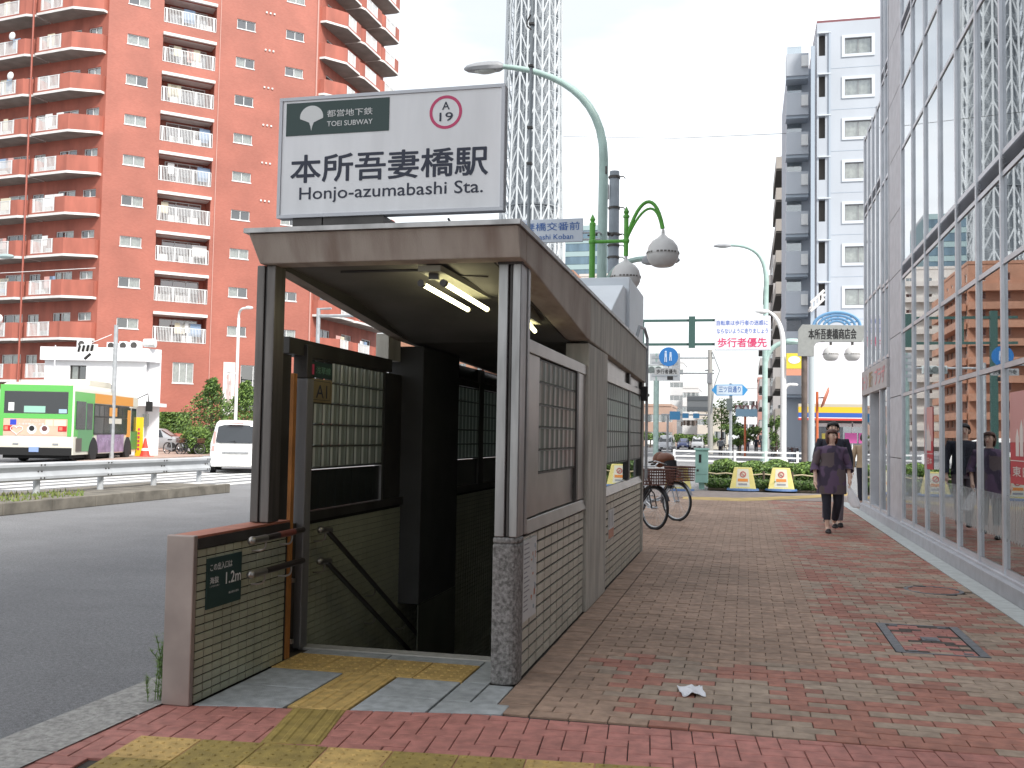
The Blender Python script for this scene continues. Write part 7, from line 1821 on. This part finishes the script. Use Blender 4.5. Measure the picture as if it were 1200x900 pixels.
# cars
def small_car(label, loc, rz, paint, kind='van', front=True, group=None):
    if kind == 'van': S = [(0, .3, .95, 1.0, .78, .7), (.05, .24, .98, 1.5, .84, .70), (.3, .22, .98, 1.84, .85, .68), (2.5, .22, .98, 1.84, .85, .68), (3.2, .22, .95, 1.66, .85, .64), (3.85, .22, .92, 1.10, .83, .68), (4.4, .24, .78, .9, .80, .68), (4.6, .3, .55, .62, .7, .6)]; Lr = (3.22, 3.83, 1.64, 1.10)
    else: S = [(0, .3, .8, .85, .74, .65), (.06, .24, .88, 1.05, .82, .66), (.6, .22, .90, 1.45, .84, .58), (1.9, .22, .90, 1.50, .85, .58), (2.4, .22, .9, 1.45, .85, .58), (3.1, .22, .88, .98, .84, .70), (3.9, .24, .76, .84, .80, .66), (4.15, .3, .5, .56, .7, .6)]; Lr = (2.45, 3.06, 1.42, .97)
    t, bd = vehicle('car' if kind != 'van' else 'van', label, 'car' if kind != 'van' else 'van', loc, rz, S, paint, [(.75, -.78, .3), (.75, .78, .3), (S[-1][0]-.9, -.78, .3), (S[-1][0]-.9, .78, .3)], None, 1.7, group=group)
    x0, x1, z1, z0 = Lr; o = .03
    gq('windscreen', [(x1+o, -.66, z0+.02), (x1+o, .66, z0+.02), (x0+o, .58, z1-.04), (x0+o, -.58, z1-.04)], carglass, bd)
    for s in (1, -1):
        xe = S[2][0]+.15; gq('side_window', [(xe, s*.86, 1.0 if kind == 'van' else .92), (x0+.25, s*.86, 1.0 if kind == 'van' else .92), (x0, s*(.74 if kind == 'van' else .66), z1-.05), (xe+.1, s*(.74 if kind == 'van' else .66), z1-.05)], carglass, bd)
        B().ball((S[-2][0]-.02, s*.62, S[-2][2]-.06), .16, .17, .09, 10).out('headlight', headl, bd, local=True, smooth=True)
    B().box(S[-1][0]-.1, S[-1][0]+.02, -.5, .5, .34, .50).out('grille', under, bd, local=True); B().box(S[-1][0]+.0, S[-1][0]+.03, -.17, .17, .38, .5).out('number_plate', MATS['plate_white'], bd, local=True)
    gq('rear_window', [(.02, -.6, 1.05), (.02, .6, 1.05), (.18, .55, 1.5), (.18, -.55, 1.5)] if kind == 'van' else [(.1, -.6, 1.05), (.1, .6, 1.05), (.55, .52, 1.4), (.55, -.52, 1.4)], carglass, bd)
    return t
silver = mat('silver_paint', (.42, .43, .45), .3, .4, coat=.5); blue_c = mat('blue_paint', (.03, .05, .16), .3, coat=.6); beige_c = mat('beige_paint', (.36, .31, .26), .35, .2, coat=.5)
def facing(px, py, Y=None):
    p = G(px, py, RZ); return (p.x, p.y, RZ)
def drive(px, py, **kw):
    p = G(px, py, RZ); small_car(kw['label'], (p.x-.0, p.y+4.5, RZ), R_(-90), kw['paint'], kw.get('kind', 'van'))
drive(779, 529.5, label='silver minivan driving towards us in the near lane', paint=silver)
drive(800, 526.5, label='dark blue car driving towards us between the silver van and the white van', paint=blue_c, kind='car')
drive(817, 527.0, label='white van driving towards us right of the blue car', paint=whp)
drive(762, 524.5, label='small white van partly hidden behind the corner of the entrance', paint=whp)
p = PD(205, 525, 63); small_car('silver car parked left of the bicycles by the red tower', (p.x-3.2, p.y-.5, .02), R_(12), silver, 'car', False)
p = PD(238, 524, 64.5); small_car('beige van parked behind the pine-like tree', (p.x+2.2, p.y+2.2, .02), R_(188), beige_c, 'van', False)
# cars on the side street seen only in the mirror of the glass wall
small_car('white van crossing on the street mirrored in the glass wall', (-12, 66, RZ), R_(12), whp)
# green city bus
r0, r1 = G(84, 543, RZ), PD(157, 527, 49.5); L_bus = 8.9
hd = math.atan2(r1.y-r0.y, r1.x-r0.x); BW, BH = 2.66, 2.98
BM = Matrix.Translation((r0.x, r0.y, RZ)) @ Matrix.Rotation(hd, 4, 'Z') @ Matrix.Diagonal((1, 1.15, 1.14, 1))
BU = thing('city_bus', 'green and cream city bus seen from behind with salmon rear panel and purple advert', 'bus', (r0.x, r0.y, RZ), hd)
bgreen = mat('bus_green', (.11, .46, .09), .35, coat=.5); bcream = mat('bus_cream', (.68, .65, .56), .4, coat=.4); bsal = mat('bus_salmon', (.76, .45, .34), .45, var=.08, scale=2); bpur = mat('bus_purple', (.30, .21, .34), .45, var=.35, scale=2.5); borg = mat('bus_orange', (.70, .30, .05), .45); bgl = mat('bus_glass', (.035, .045, .05), .1, 0, spec=.8, var=.5, scale=1.2); bgrd = mat('bus_dark_green', (.05, .24, .06), .4)
# body: rounded section, y from 0 (right side) to BW (left side)
def bsec(x, ins=0, top=BH, bot=.30): return [(x, ins, bot), (x, ins, top-.32), (x, ins+.06, top-.14), (x, ins+.25, top-.02), (x, BW/2, top+.02), (x, BW-ins-.25, top-.02), (x, BW-ins-.06, top-.14), (x, BW-ins, top-.32), (x, BW-ins, bot)]
secs = [bsec(0, .05, BH-.10), bsec(.06, .0, BH-.02), bsec(.5), bsec(L_bus-.3), bsec(L_bus, .06, BH-.12)]; n = 9
b = B(BM); b.add([p for s in secs for p in s], [(i*n+k, (i+1)*n+k, (i+1)*n+(k+1) % n, i*n+(k+1) % n) for i in range(4) for k in range(n)]+[tuple(range(n)), tuple(range(5*n-1, 4*n-1, -1))])
bb_ = b.out('body', bcream, BU, smooth=True)
def bp(name, x0, x1, y0, y1, z0, z1, m, par=bb_, bev=0): return B(BM).box(x0, x1, y0, y1, z0, z1).out(name, m, par, bev=bev)
# rear face panels (x slightly negative)
def rf(name, y0, y1, z0, z1, m, d=.012, par=bb_): return bp(name, -d, .0, y0, y1, z0, z1, m, par)
rf('green_frame', .05, BW-.05, 1.62, 1.80, bgreen, .014); rf('green_frame', .05, BW-.05, 2.62, 2.86, bgreen, .014); rf('green_side', .05, .20, .98, 2.62, bgreen, .016); rf('green_side', BW-.2, BW-.05, .98, 2.62, bgreen, .016)
rw = rf('rear_window', .21, BW-.21, 1.81, 2.61, carglass, .02)
rf('salmon_panel', .21, BW-.21, 1.0, 1.61, bsal, .015)
sal = KIDS(bb_) if 0 else None
for s, m_ in ((.22, lampr2), (BW-.22-.30, lampr2)): rf('tail_light', s, s+.30, 1.16, 1.36, lampr, .03); rf('lit_lamp', s+.15, s+.26, 1.2, 1.32, m_, .036)
rf('bumper', .02, BW-.02, .28, .56, under, .08); rf('number_plate', BW/2-.17, BW/2+.17, .40, .58, mat('plate_blue', (.25, .35, .6), .5), .095)
rf('destination_board', 1.0, 1.75, 1.84, 2.08, mat('board_green', (.30, .55, .45), .5), .026, rw); rf('sticker', .24, .52, 1.83, 1.98, mat('sticker_blue', (.35, .5, .65), .5), .026, rw); rf('sticker', 2.1, 2.3, 1.9, 2.2, lett_w, .026, rw)
rf('wheelchair_sign', 2.0, 2.22, 1.38, 1.58, mat('wheelchair_blue', (.03, .06, .5), .4), .022); rf('notice', .72, .98, 1.36, 1.58, mat('notice_cream', (.7, .68, .5), .5), .022); rf('notice', .26, .68, 1.36, 1.58, MATS['notice_cream'], .022); 
RB3 = BM.to_3x3(); Ub = RB3 @ Vector((0, -1, 0))
lettering('シートベルト', lett_w, bb_, BM @ Vector((-.024, 1.75, 1.50)), Ub, V, .6, .07); lettering('お席移動のご注意', lett_w, bb_, BM @ Vector((-.024, 1.92, 1.38)), Ub, V, .9, .09, .01)
b = B(BM); pts = []
for k in range(41): a = 2*math.pi*k/40; pts.append((-.03, 1.98-.0+.0165*16*math.sin(a)**3*.8, 1.20+.0135*(13*math.cos(a)-5*math.cos(2*a)-2*math.cos(3*a)-math.cos(4*a))*.8))
b.tube(pts, .014, 5); b.out('heart_outline', lett_w, bb_)
for cy3, hm in ((1.45, black), (1.0, mat('cap_brown', (.14, .05, .05), .6))):
    B(BM).lathe([(0, -.024), (.17, -.022), (.17, -.016)], (0, cy3, 1.22), 16, axis='x').out('round_badge', lett_w, bb_); B(BM).lathe([(0, -.03), (.10, -.028)], (0, cy3, 1.26), 12, axis='x').out('badge_spot', hm, bb_)
rf('vent', 1.9, 2.1, .66, .72, grey, .02); rf('vent', .5, .7, .66, .72, grey, .02)
# side towards us (y=0)
def sf(name, x0, x1, z0, z1, m, d=.012, par=bb_): return bp(name, x0, x1, -d, .0, z0, z1, m, par)
sf('green_side', .06, 2.5, .98, 2.65, bgreen, .010); sf('orange_side', 2.5, L_bus-.9, 2.28, 2.66, borg, .010); sf('cream_side', L_bus-.9, L_bus-.05, 2.28, 2.66, bcream, .010)
sf('exit_door', .5, 2.3, .42, 2.25, mat('door_green', (.12, .30, .14), .4), .02); 
for x0, x1, z0, z1 in ((.25, 1.35, 1.25, 2.30), (1.5, 2.2, 1.25, 2.25)): sf('window', x0, x1, z0, z1, bgl, .03)
sf('window_band', 2.4, L_bus-1.5, 1.05, 2.26, steel_d, .016)
for i in range(4):
    x0 = 2.45+i*1.3; sf('window', x0, x0+1.22, 1.10, 1.72, bgl, .03); sf('window', x0, x0+.58, 1.78, 2.2, bgl, .03); sf('window', x0+.64, x0+1.22, 1.78, 2.2, bgl, .03)
sf('advert_orange', 4.4, 5.5, 1.80, 2.15, borg, .036); sf('advert_cream', 4.4, 6.2, 1.5, 1.72, bcream, .036); sf('orange_panel', 7.1, 7.6, .95, 2.1, borg, .036)
sf('window', 7.8, 8.5, 1.2, 2.2, bgl, .03)
sf('purple_advert', 2.9, L_bus-2.2, .34, 1.06, bpur, .016); lettering('ヘブンアーティスト', mat('lilac', (.45, .38, .52), .5), bb_, BM @ Vector((3.2, -.02, .75)), RB3 @ Vector((1, 0, 0)), V, 3.0, .2, .01)
sf('green_panel', L_bus-1.1, L_bus-.05, .4, 1.2, bgrd, .014); sf('louvre_grille', .35, 1.0, .42, .92, mat('grille_brown', (.12, .10, .09), .6), .024)
for x in (2.45, L_bus-1.6):
    b = B(BM); vs = [(x+.62*math.cos(R_(a)), -.022, .30+.62*max(0, math.sin(R_(a)))) for a in range(0, 181, 15)]; b.add(vs, [tuple(range(len(vs)))]); b.out('wheel_arch', under, bb_)
for x in (2.45, L_bus-1.6):
    for y in (.10, BW-.10): 
        q = B(BM).lathe([(.28, -.14), (.46, -.13), (.48, -.08), (.48, .1)], (x, y, .48), 24, axis='y').out('wheel', tyre, BU, smooth=True); B(BM).lathe([(0, -.02), (.12, -.03), (.16, -.02), (.27, -.05), (.29, -.13)], (x, y, .48), 20, axis='y').out('rim', bcream, q, smooth=True)
bp('roof_unit', 3.4, 6.4, .5, BW-.5, BH, BH+.26, bcream, bb_, .05); bp('roof_box', 6.5, 7.3, .6, 1.4, BH, BH+.2, grey, bb_, .03)
b = B(BM); b.tube([(L_bus-.2, .1, 2.6), (L_bus+.4, -.3, 2.9), (L_bus+.4, -.35, 2.5)], .025, 6); b.box(L_bus+.28, L_bus+.5, -.5, -.25, 2.1, 2.55); b.out('mirror', under, bb_)
bp('underbody', .2, L_bus-.3, .15, BW-.15, .16, .31, under)
